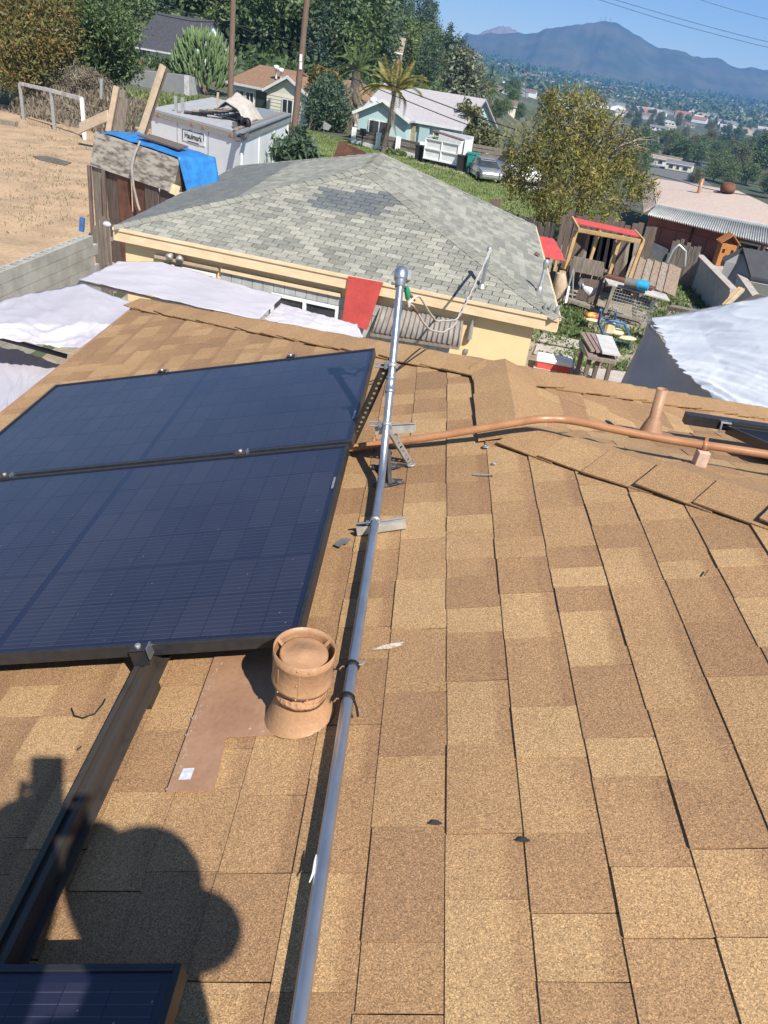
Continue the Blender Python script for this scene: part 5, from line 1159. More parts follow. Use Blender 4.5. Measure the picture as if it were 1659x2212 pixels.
# porch: recess panels, columns, railing
pf = -n2_
for f0, f1, z0, z1, m, nm in ((.46, .56, 0, rz_e - .35, mat('tan door', (.42, .33, .22), rough=.7), 'door'), (.60, .70, 0, rz_e - .3, m_teal, 'porch_column')):
    a_, b_ = (ra + (la - lb_) * .86).lerp(rb_, f0), (ra + (la - lb_) * .86).lerp(rb_, f1); mm = M(); mm.prism(vquad(a_ + pf * .1, b_ + pf * .1, z0, z1), pf * .08); mm.build(nm, m, th_)
boxwin(th_, ra + (la - lb_) * .86, rb_, .74, .93, .9, rz_e - .4, pf, split=False, nm='porch_window')
a_, b_ = (ra + (la - lb_) * .86).lerp(rb_, .73) + pf * .5, (ra + (la - lb_) * .86).lerp(rb_, .95) + pf * .5
mm = M(); mm.bar(a_ + V(0, 0, 1.05), b_ + V(0, 0, 1.05), .06); mm.build('porch_rail', m_white, th_)
for i in range(9):
    p = a_.lerp(b_, i / 8); mm = M(); mm.bar(p + V(0, 0, .2), p + V(0, 0, 1.03), .04); mm.build('baluster', m_white, th_)
for x, y, Y in ((806, 222, 57.5), (957, 236, 58.0)):
    p = AT(x, y, Y); mm = M(); mm.lathe(p, V(0, 0, 1), [(.1, -.5), (.1, 0), (.24, .02), (.27, .16), (.2, .3), (0, .36)], 12); mm.build('roof_vent', m_white, th_)
# its front wall of white posts and plank panels
gw = thing('plank_wall', AT(770, 300, 54), 'low wall of white posts and grey plank panels before the teal house', 'wall')
wp = [(764, 299, 54.4), (816, 316, 53.2), (858, 328, 52.4), (908, 343, 51.3)]; P_ = []
for x, y, Y in wp:
    p = AT(x, y, Y); z = AT(x + 3, y - 40, Y).z; p.z = 0; P_.append((p, .95)); mm = M(); mm.box(p + V(0, 0, .47), (.3, .3, .95)); mm.build('post', m_white, gw)
for i in range(3):
    a_, b_ = P_[i][0], P_[i + 1][0]
    for k in range(4):
        z = .29 + .17 * k; mm = M(); mm.bar(a_.lerp(b_, .06) + V(0, 0, z), a_.lerp(b_, .94) + V(0, 0, z), .04, .155); mm.build('plank', m_woodd if (i + k) % 2 else m_wood, gw)
    mm = M(); mm.bar(a_.lerp(b_, .06) + V(0, 0, .15), a_.lerp(b_, .94) + V(0, 0, .1), .2, .2); mm.build('kerb', m_white, gw)
p = AT(1003, 352, 48.6); p.z = 0
g2 = thing('plank_wall', p, 'white gate post with grey rail fence right of the white trailer box', 'wall')
mm = M(); mm.box(p + V(0, 0, .8), (.32, .32, 1.6)); mm.build('post', m_white, g2)
for k in range(3):
    mm = M(); mm.bar(p + V(.3, -.1, 1.0 + .2 * k), p + V(3.0, -1.1, 1.0 + .2 * k), .04, .16); mm.build('plank', m_wood, g2)
# white box trailer in front, bins, car
bt = thing('box_trailer', AT(940, 360, 49), 'white open box trailer parked on the verge before the teal house', 'trailer')
a_, b_ = AT(912, 358, 49.6), AT(984, 380, 48.4); a_.z = b_.z = 0; e = (b_ - a_).normalized(); n = V(-e.y, e.x, 0); Lb = (b_ - a_).length
mm = M(); mm.prism(vquad(a_, b_, .25, 1.35), n * .06); mm.build('side_panel', m_white, bt)
mm = M(); mm.prism(vquad(a_ + n * 1.4, b_ + n * 1.4, .25, 1.75), n * .06); mm.build('side_panel', m_white, bt)
mm = M(); mm.bar(b_ + n * .05 + V(0, 0, .85), b_ + n * 1.4 + V(0, 0, .95), .06, 1.3); mm.build('end_panel', m_white, bt)
mm = M(); mm.prism([a_ + V(0, 0, .3) + n * .06, b_ + V(0, 0, .3) + n * .06, b_ + V(0, 0, .3) + n * 1.4, a_ + V(0, 0, .3) + n * 1.4], V(0, 0, .05)); mm.build('floor', m_woodd, bt)
for f in (.02, .5, .98):
    p = a_.lerp(b_, f) - n * .03; mm = M(); mm.bar(p + V(0, 0, .25), p + V(0, 0, 1.35), .07, .05); mm.build('rib', m_white, bt)
for z in (.28, .82, 1.33):
    mm = M(); mm.bar(a_ - n * .035 + V(0, 0, z), b_ - n * .035 + V(0, 0, z), .06, .06); mm.build('rib', m_white, bt)
mm = M(); mm.lathe(a_ + e * -.05 + n * .3 + V(0, 0, .3), e, [(.1, 0), (.3, 0), (.3, .18), (.1, .18)], 16); mm.build('wheel', m_rub, bt)
mm = M(); mm.bar(a_ + n * .7 + V(0, 0, 1.72), b_ + n * .7 + V(0, 0, 1.5), .5, .06); mm.build('ladder_rack', m_woodd, bt)
def bin_(label, p, m, s=1.0):
    t = thing('wheeled_bin', p, label, 'bin'); mm = M(); mm.box(p + V(0, 0, .5 * s), (.55 * s, .6 * s, 1.0 * s), taper=1.12); mm.build('body', m, t)
    mm = M(); mm.box(p + V(0, 0, 1.03 * s), (.68 * s, .74 * s, .07 * s)); mm.build('lid', m, t)
    for k in (-1, 1):
        mm = M(); mm.lathe(p + V(.24 * k * s, .3 * s, .1 * s), V(1, 0, 0), [(0, -.03), (.1, -.03), (.1, .03), (0, .03)], 10); mm.build('wheel', m_rub, t)
p = AT(1017, 366, 48); bin_('green wheeled bin beside the parked silver car', V(p.x, p.y, 0), m_green_p)
p = AT(903, 348, 50.3); bin_('black bin at the left end of the white box trailer', V(p.x, p.y, 0), m_rub, .8)
p = AT(993, 372, 48.2); bin_('dark bin between the white box trailer and the gate post', V(p.x, p.y, 0), m_rub, .8)
def car(label, p, yaw, m, s=1.0, name='parked_car'):
    t = thing(name, p, label, 'car'); X = V(math.cos(yaw), math.sin(yaw), 0); Y = V(-math.sin(yaw), math.cos(yaw), 0); Z = V(0, 0, 1)
    P = lambda x, y, z: p + X * x * s + Y * y * s + Z * z * s
    def loft(sec, nm, mt):
        mm = M(); k = len(sec[0]); vs = [P(*q) for c in sec for q in c]
        mm.add(vs, [tuple(range(k - 1, -1, -1)), tuple(range((len(sec) - 1) * k, len(sec) * k))] + [(i * k + j, i * k + (j + 1) % k, (i + 1) * k + (j + 1) % k, (i + 1) * k + j) for i in range(len(sec) - 1) for j in range(k)])
        return mm.build(nm, mt, t, bevel=.04)
    loft([[(x, -w, z0), (x, w, z0), (x, w * 1.02, (z0 + z1) / 2), (x, w * .93, z1), (x, -w * .93, z1), (x, -w * 1.02, (z0 + z1) / 2)] for x, w, z0, z1 in ((-2.2, .72, .4, .78), (-2.0, .84, .25, .92), (-.9, .88, .22, .98), (.9, .88, .22, .98), (2.0, .82, .25, .86), (2.2, .68, .38, .7))], 'body', m)
    loft([[(x, -w0, .95), (x, w0, .95), (x2, w1, z), (x2, -w1, z)] for x, x2, w0, w1, z in ((-1.55, -1.2, .8, .62, 1.3), (-.8, -.6, .84, .66, 1.46), (.4, .3, .84, .66, 1.46), (1.2, .7, .8, .62, 1.34))], 'cabin', m_glass)
    mm = M(); mm.box(P(-.2, 0, 1.47), (1.3 * s, 1.24 * s, .05 * s), (X, Y, Z)); mm.build('roof', m, t)
    for x in (-1.35, 1.35):
        for y in (-.84, .84):
            mm = M(); mm.lathe(P(x, y, .32), Y, [(0, -.09 * s), (.33 * s, -.09 * s), (.33 * s, .09 * s), (0, .09 * s)], 18); w_ = mm.build('wheel', m_rub, t)
            mm = M(); mm.lathe(P(x, y, .32), Y, [(0, -.1 * s), (.2 * s, -.1 * s), (.2 * s, .1 * s), (0, .1 * s)], 14); mm.build('rim', m_galv2, w_)
    for y in (-.6, .6):
        mm = M(); mm.box(P(2.16, y, .66), (.08 * s, .3 * s, .14 * s), (X, Y, Z)); mm.build('headlight', m_white, t)
        mm = M(); mm.box(P(-2.18, y, .72), (.06 * s, .28 * s, .14 * s), (X, Y, Z)); mm.build('tail_light', m_red, t)
    return t
m_silver = mat('silver car paint', (.42, .44, .46), (.40, .42, .44), rough=.25, metal=.5, coat=.6)
p = AT(1044, 388, 46.2); car('silver car parked beside the green bin behind the yellow tree', V(p.x, p.y, 0), math.radians(-78), m_silver, .72)
p = AT(1098, 392, 46.5); car('white van partly hidden behind the yellow tree', V(p.x + .3, p.y + 1, 0), math.radians(-70), m_white, .95)
sh_ = bigtree('flower_shrub', 'leafy shrub spilling over the porch rail of the teal house', V(*G(945, 345)[:2], 0), [(935, 308, 13, 0), (955, 318, 13, 0), (980, 326, 9, 0)], 51.5, 900, .13, 'bright', 40, tr=.04, cat='shrub', th=.6)
bigtree('low_shrub', 'low green shrubs at the foot of the plank wall', V(*G(855, 335)[:2], 0), [(845, 327, 7, 0), (860, 332, 9, 0), (872, 336, 7, 0), (885, 340, 6, 0)], 51.5, 700, .12, 'mid', 41, tr=.03, cat='shrub', th=.3)
p = AT(783, 296, 53.2); mm = M(); mm.box(V(p.x, p.y, .85), (.4, .16, .4)); mm.bar(V(p.x, p.y, 0), V(p.x, p.y, .65), .07); tag(mm.build('mailbox', m_rub, None), 'black mailbox on a post in front of the plank wall', 'mailbox')

# cream sided house
m_sid = mat('cream siding', (.72, .68, .54), (.66, .62, .49), scale=2, rough=.8); m_rbrown = mat('brown roof', (.27, .165, .10), (.20, .12, .075), scale=4, rough=.95, fine=.15)
ch = thing('cream_house', (-13, 66, 0), 'cream house with horizontal siding and brown roof behind the white trailer', 'house')
ca, cb_ = AT(576, 228, 63.5), AT(668, 262, 61.5); ca.z = cb_.z = -.4
zc = AT(582, 183, 63).z
e, n = gable(ch, ca, cb_, 9, -.4, zc - .35, zc + .65, m_sid, m_rbrown, ov=.25, axis='across')
siding(ch, ca - n * .002, cb_ - n * .002, 0, zc - .4, n, m_sid, .22)
boxwin(ch, ca - n * .03, cb_ - n * .03, .38, .62, zc - 2.3, zc - .75, -n)
cc = AT(497, 215, 67.0); cd = AT(580, 232, 64.5); cc.z = cd.z = -.4; zc2 = AT(540, 176, 66).z
e, n = gable(ch, cc, cd, 6.5, -.4, zc2 - .25, zc2 + .95, m_sid, m_rbrown, ov=.25, axis='along')
for f0, f1 in ((.16, .38), (.43, .63)): boxwin(ch, cc, cd, f0, f1, zc2 - 2.3, zc2 - .7, -n)
mm = M(); a_, b_ = cc.lerp(cd, .68), cc.lerp(cd, .97); mm.prism(vquad(a_ - n * .02, b_ - n * .02, -.4, zc2 - .5), -n * .03); mm.build('door', m_glass, ch)
for x, y in ((607, 156), (597, 150)):
    p = AT(x, y, 66); mm = M(); mm.lathe(p, V(0, 0, 1), [(.08, -.6), (.08, 0), (.2, 0), (.2, .25), (0, .3)], 10); mm.build('roof_vent', m_white, ch)
# white house with dark roof higher up, with hedge, brick pier and retaining walls
h0_ = T(350, 128); zb_ = h0_.z
wh_ = thing('white_house', h0_, 'white house with long charcoal roof on the slope at upper left', 'house'); Yh = h0_.y
a_, b_ = AT(296, 118, Yh), AT(408, 146, Yh - 4); b_.z = a_.z = min(a_.z, b_.z) - 1
z_e = AT(330, 100, Yh).z
e, n = gable(wh_, a_, b_, 6.5, a_.z, z_e, z_e + 3.0, m_white, mat('charcoal roof', (.075, .075, .085), (.055, .055, .062), scale=3, rough=.9), ov=.4, axis='along')
boxwin(wh_, a_, b_, .03, .2, z_e - 1.6, z_e - .35, -n)
mm = M(); p, p1_ = a_.lerp(b_, .22), a_.lerp(b_, .255); mm.prism(vquad(p - n * .02, p1_ - n * .02, z_e - 1.9, z_e - .25), -n * .05); mm.build('shutter', m_rust, wh_)
Yw = Yh - 6
mm = M(); a_, b_ = AT(282, 182, 76), AT(398, 205, 72); zt = AT(300, 152, 76).z; zt2 = AT(396, 162, 72).z
mm.prism([V(a_.x, a_.y, -1), V(b_.x, b_.y, -1), V(b_.x, b_.y, zt2), V(a_.x, a_.y, zt)], V(.3, .8, 0)); tag(mm.build('retaining_wall', mat('grey stucco wall', (.36, .35, .33), (.31, .30, .29), scale=1, rough=.9), None), 'grey stucco retaining wall below the white house', 'wall')
a_, b_ = AT(398, 205, 72), AT(436, 205, 77); mm = M(); mm.prism([V(a_.x, a_.y, -1), V(b_.x, b_.y, -1), V(b_.x, b_.y, zt2 - .5), V(a_.x + .01, a_.y, zt2)], V(.3, .4, 0)); tag(mm.build('retaining_wall', mat('pale concrete wall', (.50, .49, .47), scale=2, rough=.9), None), 'pale stained return of the retaining wall by the cactus tree', 'wall')
p = AT(299, 136, 78); mm = M(); mm.box(V(p.x, p.y, p.z - .8), (.9, .6, 2.4)); mm.bar(V(p.x, p.y, p.z - .95), V(p.x + 4.5, p.y - .6, p.z - 1.5), .4, .3); tag(mm.build('brick_pier', mat('red brick', (.34, .16, .11), (.27, .12, .085), scale=9, rough=.9), None), 'red brick pier and coping left of the hedge', 'pier')
bigtree('hedge', 'clipped green hedge in front of the white house', V(*AT(345, 150, 77)[:2], zt - .5), [(322, 128, 12, 0), (340, 131, 13, 0), (358, 136, 13, 0), (372, 142, 11, 0), (330, 140, 10, 0), (350, 146, 11, 0)], 78, 2600, .12, 'dark', 42, tr=.03, cat='hedge', th=.4)
tufts('bank_plants', 'green ground cover on the bank below the retaining wall', [(AT(x, 205 + (x - 290) * .12, 66).x, 64 + rnd.uniform(-3, 4), .0) for x in range(285, 470, 3)], 3500, .5, 'bright', 21, 'ground cover', .5, .9)
# houses on the hill and in the middle distance: (px, py of the base, width m, colours, ...)
m_cols = dict(white=m_white, cream=m_sid, orange=mat('orange stucco', (.62, .34, .09), rough=.85), pink=mat('peach stucco', (.66, .45, .34), rough=.85), grey=mat('grey stucco', (.40, .39, .37), rough=.85), tan=mat('tan stucco', (.50, .41, .30), rough=.85), yellow=m_cream)
m_rfs = dict(grey=mat('grey roof far', (.20, .20, .205), scale=1, rough=.9), brown=mat('brown roof far', (.20, .14, .11), scale=1, rough=.9), pale=m_roofp, tan=mat('tan roof far', (.36, .29, .22), scale=1, rough=.9), red=mat('clay roof far', (.34, .16, .10), scale=1, rough=.9))
def fhouse(px, py, w, cw, cr, label, yaw=0.0, dep=7, h=2.7, rise=1.5, axis='along', group=None, win=True, lift=0.0):
    p = T(px, py); z = p.z + lift; t = thing('house', V(p.x, p.y, z), label, 'house', group); e = V(math.cos(yaw), math.sin(yaw), 0)
    a_, b_ = V(p.x, p.y, z) - e * w / 2, V(p.x, p.y, z) + e * w / 2; dep_ = dep
    e_, n_ = gable(t, a_ - V(0, 0, 0), b_, dep_, z - 1.5, z + h, z + h + rise, m_cols[cw], m_rfs[cr], ov=.4, axis=axis)
    if win:
        for f0, f1 in ((.12, .3), (.42, .55), (.68, .88)): boxwin(t, a_, b_, f0, f1, z + .9, z + 2.1, -n_, split=False)
    return t
fhouse(605, 52, 9, 'pink', 'brown', 'peach house with brown roof among trees at the top of the slope', .2, h=3, lift=2)
fhouse(635, 75, 10, 'white', 'grey', 'white house with grey roof below the peach house on the slope', -.1, lift=1)
fhouse(792, 165, 8, 'pink', 'tan', 'peach house glimpsed through trees behind the shaggy palm', 0, lift=.5)
fhouse(1040, 100, 8, 'white', 'grey', 'small white house on the skyline right of the tall trees', 0, lift=2)
fhouse(985, 92, 7, 'pink', 'pale', 'small peach house high on the skyline trees', .1, lift=2)
fhouse(1140, 197, 11, 'orange', 'grey', 'orange stucco house with grey roof above the yellow tree', -.25, h=3.2, rise=1.2)
fhouse(1092, 204, 11, 'white', 'brown', 'white house with brown roof left of the orange house', -.1, h=2.4)
fhouse(1082, 178, 10, 'grey', 'grey', 'grey house with grey gable roof above the brown roofed house', -.1)
fhouse(1093, 242, 6, 'cream', 'brown', 'small brown roofed shed at the left of the yellow tree', -.1, h=2)
fhouse(1150, 160, 9, 'white', 'grey', 'white gabled house behind the orange house', 0, axis='across')
fhouse(1420, 282, 14, 'white', 'grey', 'long white house with grey roof right of the yellow tree', -.35, rise=1.2)
fhouse(1425, 360, 13, 'white', 'tan', 'white house with tan roof below the long white house', -.4, rise=1.1)
fhouse(1490, 275, 10, 'tan', 'brown', 'tan house with brown roof at the right middle distance', -.2)
fhouse(1462, 372, 9, 'cream', 'grey', 'cream house with porch roof just behind the pink house', -.4, rise=.8)
fhouse(1290, 255, 10, 'white', 'brown', 'white house behind the crown of the yellow tree', -.3)
fhouse(1380, 245, 10, 'tan', 'grey', 'tan house with grey roof behind the yellow tree edge', -.2)
fhouse(1580, 250, 12, 'white', 'grey', 'white house with grey roof among trees far right', -.2)
for i in range(18):
    x, y = rnd.uniform(1380, 1655), rnd.uniform(232, 330); cw = rnd.choice(('white', 'cream', 'tan', 'grey', 'white')); cr = rnd.choice(('grey', 'brown', 'tan', 'pale'))
    fhouse(x, y, rnd.uniform(10, 15), cw, cr, '%s house with %s roof among trees right of the yellow tree%s' % (cw, cr, ', nearer row' if y > 280 else ', farther row'), rnd.uniform(-.5, .1), rise=1.4, group='houses among the trees at the right', win=y > 270)
LBL = {'white': 'distant white house in the valley town', 'cream': 'distant cream house in the valley town', 'tan': 'distant tan house in the valley town', 'grey': 'distant grey house in the valley town', 'pink': 'distant peach house in the valley town'}
for i in range(190):
    x = rnd.uniform(1080, 1659); hor = 98 + (x - 829) * .1405; yb = hor + 8 + rnd.random() ** 1.5 * 75; p = T(x, yb)
    if p.y > 2600 or p.y < 230: continue
    cw = rnd.choice(('white', 'white', 'cream', 'tan', 'grey', 'pink')); cr = rnd.choice(('grey', 'brown', 'tan', 'red', 'pale', 'grey'))
    w = rnd.uniform(10, 16) * (1 + p.y / 2500); yaw = rnd.uniform(-.5, .5); e = V(math.cos(yaw), math.sin(yaw), 0)
    t = thing('house', p, LBL[cw], 'house', 'houses of the distant valley town'); t['label'] = t['label'] + (' left of the mountain top' if x < 1280 else ' under the mountain' if x < 1480 else ' at the far right') + (' near the skyline' if yb < hor + 30 else '') ; gable(t, p - e * w / 2, p + e * w / 2, 8 * (1 + p.y / 2500), p.z - 2, p.z + 3 * (1 + p.y / 3000), p.z + 5 * (1 + p.y / 3000), m_cols[cw], m_rfs[cr], ov=.4, axis=rnd.choice(('along', 'across')))
flat('valley_street', [tuple(T(*q)[:2]) for q in ((1420, 330), (1395, 350), (1500, 420), (1540, 410))], mat('asphalt far', (.16, .16, .16), rough=.9), hgt(*T(1450, 370)[:2]) + .3)
for i, (x, y, m, lb) in enumerate(((1440, 318, m_silver, 'silver car on the street beyond the yellow tree'), (1462, 332, m_white, 'white car farther along the same street'), (1478, 345, m_rub, 'dark car on the street near the parked van'), (1510, 362, m_blue_p, 'blue pickup parked behind the pink house'))):
    car(lb, T(x, y) + V(0, 0, .3), math.radians(-60), m, 1.0)

# pink house at the right
m_pink = mat('pink board wall', (.50, .19, .17), (.42, .155, .14), scale=3, rough=.85); m_rgrav = mat('tan gravel roof', (.50, .40, .34), (.42, .33, .28), scale=9, rough=.95, fine=.12)
ph_ = thing('pink_house', (12, 33, 0), 'pink house with tan shingle roof and metal patio cover at the right', 'house')
a_, b_ = AT(1385, 530, 33.6), AT(1720, 620, 30.2); a_.z = b_.z = 0; e = (b_ - a_).normalized(); n = V(-e.y, e.x, 0); Lp = (b_ - a_).length
zw = AT(1400, 470, 33.6).z
mm = M(); mm.prism(vquad(a_, b_, 0, zw + .3), n * 6); mm.build('wall', m_pink, ph_)
k_ = int(Lp * .58 / .62); 
for i in range(k_):
    p = a_ + e * (.05 + .62 * i); mm = M(); mm.prism(vquad(p - n * .03, p + e * .6 - n * .03, .1, zw - .25), -n * .03); mm.build('board', m_pink if i % 3 else mat('faded pink board', (.47, .21, .185), scale=3, rough=.9), ph_)
for f in (.30, .57): mm = M(); p = a_ + e * Lp * f - n * .05; mm.bar(p, p + V(0, 0, zw), .07); mm.build('post', m_rust, ph_)
boxwin(ph_, a_, b_, .60, .72, zw - .9, zw - .1, -n, split=False); boxwin(ph_, a_, b_, .75, .9, zw - .9, zw - .1, -n, split=False)
for f in (.72, .9): mm = M(); p = a_ + e * Lp * f - n * 1.3; mm.bar(p, p + V(0, 0, zw - .05), .09); mm.build('porch_post', m_pink, ph_)
# patio cover and roof
q0, q1, q2, q3 = AT(1398, 464, 32.4), AT(1700, 537, 29.0), AT(1700, 500, 30.6), AT(1420, 443, 33.8)
corr(q0, q1, q3, q2, 60, .035).build('patio_cover', mat('grey corrugated metal', (.42, .43, .42), (.33, .34, .33), scale=3, rough=.5, metal=.3), ph_, solid=.01)
r0, r1, r2, r3 = AT(1418, 441, 33.9), AT(1700, 494, 30.8), AT(1590, 408, 38.0), AT(1408, 384, 41.5)
mm = M(); mm.prism([r0, r1, AT(1720, 470, 32.5), AT(1595, 412, 37.5), r3], V(0, 0, -.12)); mm.build('roof', m_rgrav, ph_)
mm = M(); mm.bar(r0 + V(0, 0, -.05) - n * .05, r1 + V(0, 0, -.05) - n * .05, .06, .14); mm.build('fascia', m_white, ph_)
mm = M(); mm.prism([AT(1390, 455, 34), AT(1420, 440, 34), r3, AT(1385, 400, 41)], V(0, 0, -.1)); mm.build('roof', m_rgrav, ph_)
for x, y, m, nm in ((1571, 411, m_rust, 'roof_turbine'), (1514, 399, m_copper, 'roof_pipe')):
    p = AT(x, y, 36.8); mm = M(); mm.lathe(p, V(0, 0, 1), [(.12, -.5), (.12, -.1), (.3, -.05), (.34, .12), (.26, .28), (0, .34)] if 'turb' in nm else [(.08, -.4), (.08, .25), (0, .25)], 12); mm.build(nm, m, ph_)

# ------------------------------------------------------------------ utility poles and wires
def upole(label, x0, y0, x1, y1, Y, r=.16, name='utility_pole', bz=0.0):
    a_, b_ = AT(x0, y0, Y), AT(x1, y1, Y); d = (b_ - a_); a2 = a_ - d * ((a_.z - bz) / d.z); top = b_ + d.normalized() * 1.5
    t = thing(name, a2, label, 'pole'); mm = M(); mm.tube([a2, a_.lerp(b_, .5), top], [r * 1.1, r, r * .85], 12); mm.build('shaft', m_pole, t); return t, top
u1, ut1 = upole('tall wooden utility pole behind the white trailer, left one', 498, 195, 504, -10, 50)
u2, ut2 = upole('tall wooden utility pole in front of the cream house, right one', 638, 255, 664, -10, 57, .2)
for y in (95, 112): mm = M(); mm.box(AT(652 - y * .02, y + 30, 56.8), (.16, .1, .4)); mm.build('tag', m_white, u2)
def wire(label, pts, r=.02): cable(label, [AT(*p) for p in pts], r=r, m=m_cable, wob=0, name='overhead_wire', n=8, grow=0)
wire('thick overhead wire crossing the hillside, upper of the pair', [(265, -2, 56), (400, 28, 54), (500, 50, 51), (655, 99, 57), (800, 165, 52), (990, 238, 46), (1120, 282, 42)], .028)
wire('thick overhead wire crossing the hillside, lower of the pair', [(290, 20, 56), (410, 45, 54), (500, 52, 51), (590, 95, 54), (652, 122, 57), (800, 185, 52), (990, 262, 46), (1110, 300, 42)], .024)
wire('thin guy wire running down from the right utility pole', [(660, 55, 57), (740, 150, 54), (850, 252, 50)], .013)
wire('thin wire above the trees from the right utility pole', [(657, 40, 57), (760, 82, 58), (900, 122, 60), (1010, 140, 62)], .015)
for i, (p, lb) in enumerate((([(1160, 340, 40), (1400, 375, 38), (1540, 410, 37), (1700, 432, 36)], 'dark wire over the pink house roof, lowest'), ([(1200, 320, 44), (1420, 362, 42), (1560, 386, 41), (1700, 410, 40)], 'dark wire over the pink house roof, middle'), ([(1300, 310, 50), (1480, 345, 48), (1600, 368, 47), (1700, 385, 46)], 'dark wire over the pink house roof, highest'))): wire(lb, p, .016)
wire('thin power line crossing the sky, lower strand', [(1290, -2, 220), (1450, 48, 220), (1600, 88, 220), (1700, 112, 220)], .05)
wire('thin power line crossing the sky, upper strand', [(1310, -6, 220), (1460, 38, 220), (1600, 76, 220), (1700, 100, 220)], .05)
wire('single power line at the top right corner of the sky', [(1500, -4, 240), (1600, 26, 240), (1700, 52, 240)], .045)
for i, (x0, y0, x1, y1, Y) in enumerate(((1520, 340, 1532, 262, 150), (1408, 290, 1428, 232, 180), (1448, 280, 1454, 225, 200), (1378, 240, 1384, 200, 220))):
    b_ = T(x0, y0); tp = AT(x1, y1, b_.y); t = thing('utility_pole', b_, ('leaning utility pole with crossarm behind the pink house', 'utility pole right of the yellow tree crown', 'utility pole above the long white house', 'utility pole among the distant roofs')[i], 'pole')
    mm = M(); mm.tube([b_, tp], [.16, .12], 8); mm.build('shaft', m_pole, t); mm = M(); mm.bar(b_.lerp(tp, .92) - V(1.1, 0, 0), b_.lerp(tp, .92) + V(1.1, 0, -.1), .12); mm.build('crossarm', m_pole, t)

# ------------------------------------------------------------------ white cargo trailer, crate, fence, boards on the dirt lot
tr = thing('cargo_trailer', AT(480, 400, 24), 'white cargo trailer with boards piled on its roof behind the grey roof', 'trailer')
TC = AT(524, 292, 24.0); TL = AT(324, 241, 27.2); TR = AT(626, 250, 31.5); zt = TC.z
TL = V(TL.x, TL.y, zt); TR = V(TR.x, TR.y, zt); TBk = TL + (TR - TC)
mm = M(); mm.prism([V(p.x, p.y, .55) for p in (TL, TC, TR, TBk)], (0, 0, zt - .55)); mm.build('body', m_metalw, tr, bevel=.06)
mm = M(); mm.prism([p + V(0, 0, .004) for p in (TL, TC, TR, TBk)], (0, 0, .05)); rf_ = mm.build('roof', mat('trailer roof', (.40, .40, .40), (.33, .33, .33), scale=3, rough=.6), tr)
eT = (TC - TL).normalized(); nT = V(eT.y, -eT.x, 0); nT = nT if nT.y < 0 else -nT
eT2 = (TR - TC).normalized(); nT2 = V(eT2.y, -eT2.x, 0)
for (a_, b_, n_) in ((TL, TC, nT), (TC, TR, nT2)):
    mm = M(); mm.bar(a_ + V(0, 0, -.07) + n_ * .02, b_ + V(0, 0, -.07) + n_ * .02, .05, .16); mm.build('top_rail', m_galv2, tr)
for f in (.12, .5, .62, .9):
    p = TL.lerp(TC, f) + nT * .06 + V(0, 0, -.06); mm = M(); mm.box(p, (.14, .04, .05), (eT, nT, V(0, 0, 1))); mm.build('marker_lamp', m_copper, tr)
for f in (.3, .62, .95):
    p = TC.lerp(TR, f) + nT2 * .008; mm = M(); mm.bar(V(p.x, p.y, .6), p + V(0, 0, -.16), .02, .008); mm.build('rib', m_metalw, tr)
for f in (.32, .66):
    p = TL.lerp(TC, f) + nT * .006; mm = M(); mm.bar(V(p.x, p.y, .6), p + V(0, 0, -.16), .02, .012); mm.build('seam', m_galv2, tr)
for f in (.35, .55):
    p = TC.lerp(TR, f) + nT2 * .02; mm = M(); mm.lathe(V(p.x, p.y, .36), nT2, [(0, -.1), (.34, -.1), (.34, .1), (0, .1)], 16); mm.build('wheel', m_rub, tr)
# badge with its lettering
bp0 = TL.lerp(TC, .50) + V(0, 0, -.42) + nT * .012
mm = M(); mm.box(bp0, (1.22, .012, .34), (eT, nT, V(0, 0, 1))); bad = mm.build('badge', m_metalw, tr)
for (dx, dz, w, h) in ((0, .15, 1.16, .022), (0, -.15, .62, .022), (-.57, 0, .022, .3), (.57, .06, .022, .18)):
    mm = M(); mm.box(bp0 + nT * .01 + eT * dx + V(0, 0, dz), (w, .008, h), (eT, nT, V(0, 0, 1))); mm.build('badge_line', m_rub, bad)
fc = bpy.data.curves.new('lettering', 'FONT'); fc.body = 'Haulmark'; fc.size = .235; fc.align_x = 'CENTER'; fc.align_y = 'CENTER'; fc.extrude = .004
fo = bpy.data.objects.new('tmp_text', fc); col.objects.link(fo); dg = bpy.context.evaluated_depsgraph_get(); me = bpy.data.meshes.new_from_object(fo.evaluated_get(dg)); bpy.data.objects.remove(fo)
me.materials.clear(); me.materials.append(m_rub); lt_ = link('lettering', me, bad); Zt = V(0, 0, 1)
lt_.location = (bp0 + nT * .012) - wloc(bad); lt_.rotation_euler = Matrix((eT, Zt, nT)).transposed().to_euler()
# pile on the trailer roof
def board(label, a, b, w, th, m, name='board', up=None, cat='board'):
    mm = M(); mm.bar(a, b, w, th, up=up); return tag(mm.build(name, m, None), label, cat)
def rp(fx, fy, z=.0): return TL.lerp(TC, fx) + (TR - TC) * fy + V(0, 0, .055 + z)
m_dkm = mat('dark rusted steel', (.11, .10, .095), scale=8, rough=.7)
for i in range(7):
    a_, b_ = rp(.25 + .07 * i, .08 + .02 * i, .03 + .05 * i), rp(.50 + .06 * i, .20 + .03 * i, .03 + .05 * i)
    board('dark steel length in the heap on the trailer roof', a_, b_, .10, .04, m_dkm if i % 2 else m_wood, 'steel_length', cat='scrap')['group'] = 'dark lengths heaped on the trailer roof'
for i in range(6):
    a_, b_ = rp(.62 + .07 * i, .30, .03), rp(.70 + .05 * i, .95, .05); board('grey metal roofing strip on the far part of the trailer roof', a_, b_, .22, .03, m_galv2, 'roofing_strip', cat='sheet')['group'] = 'roofing strips on the trailer roof'
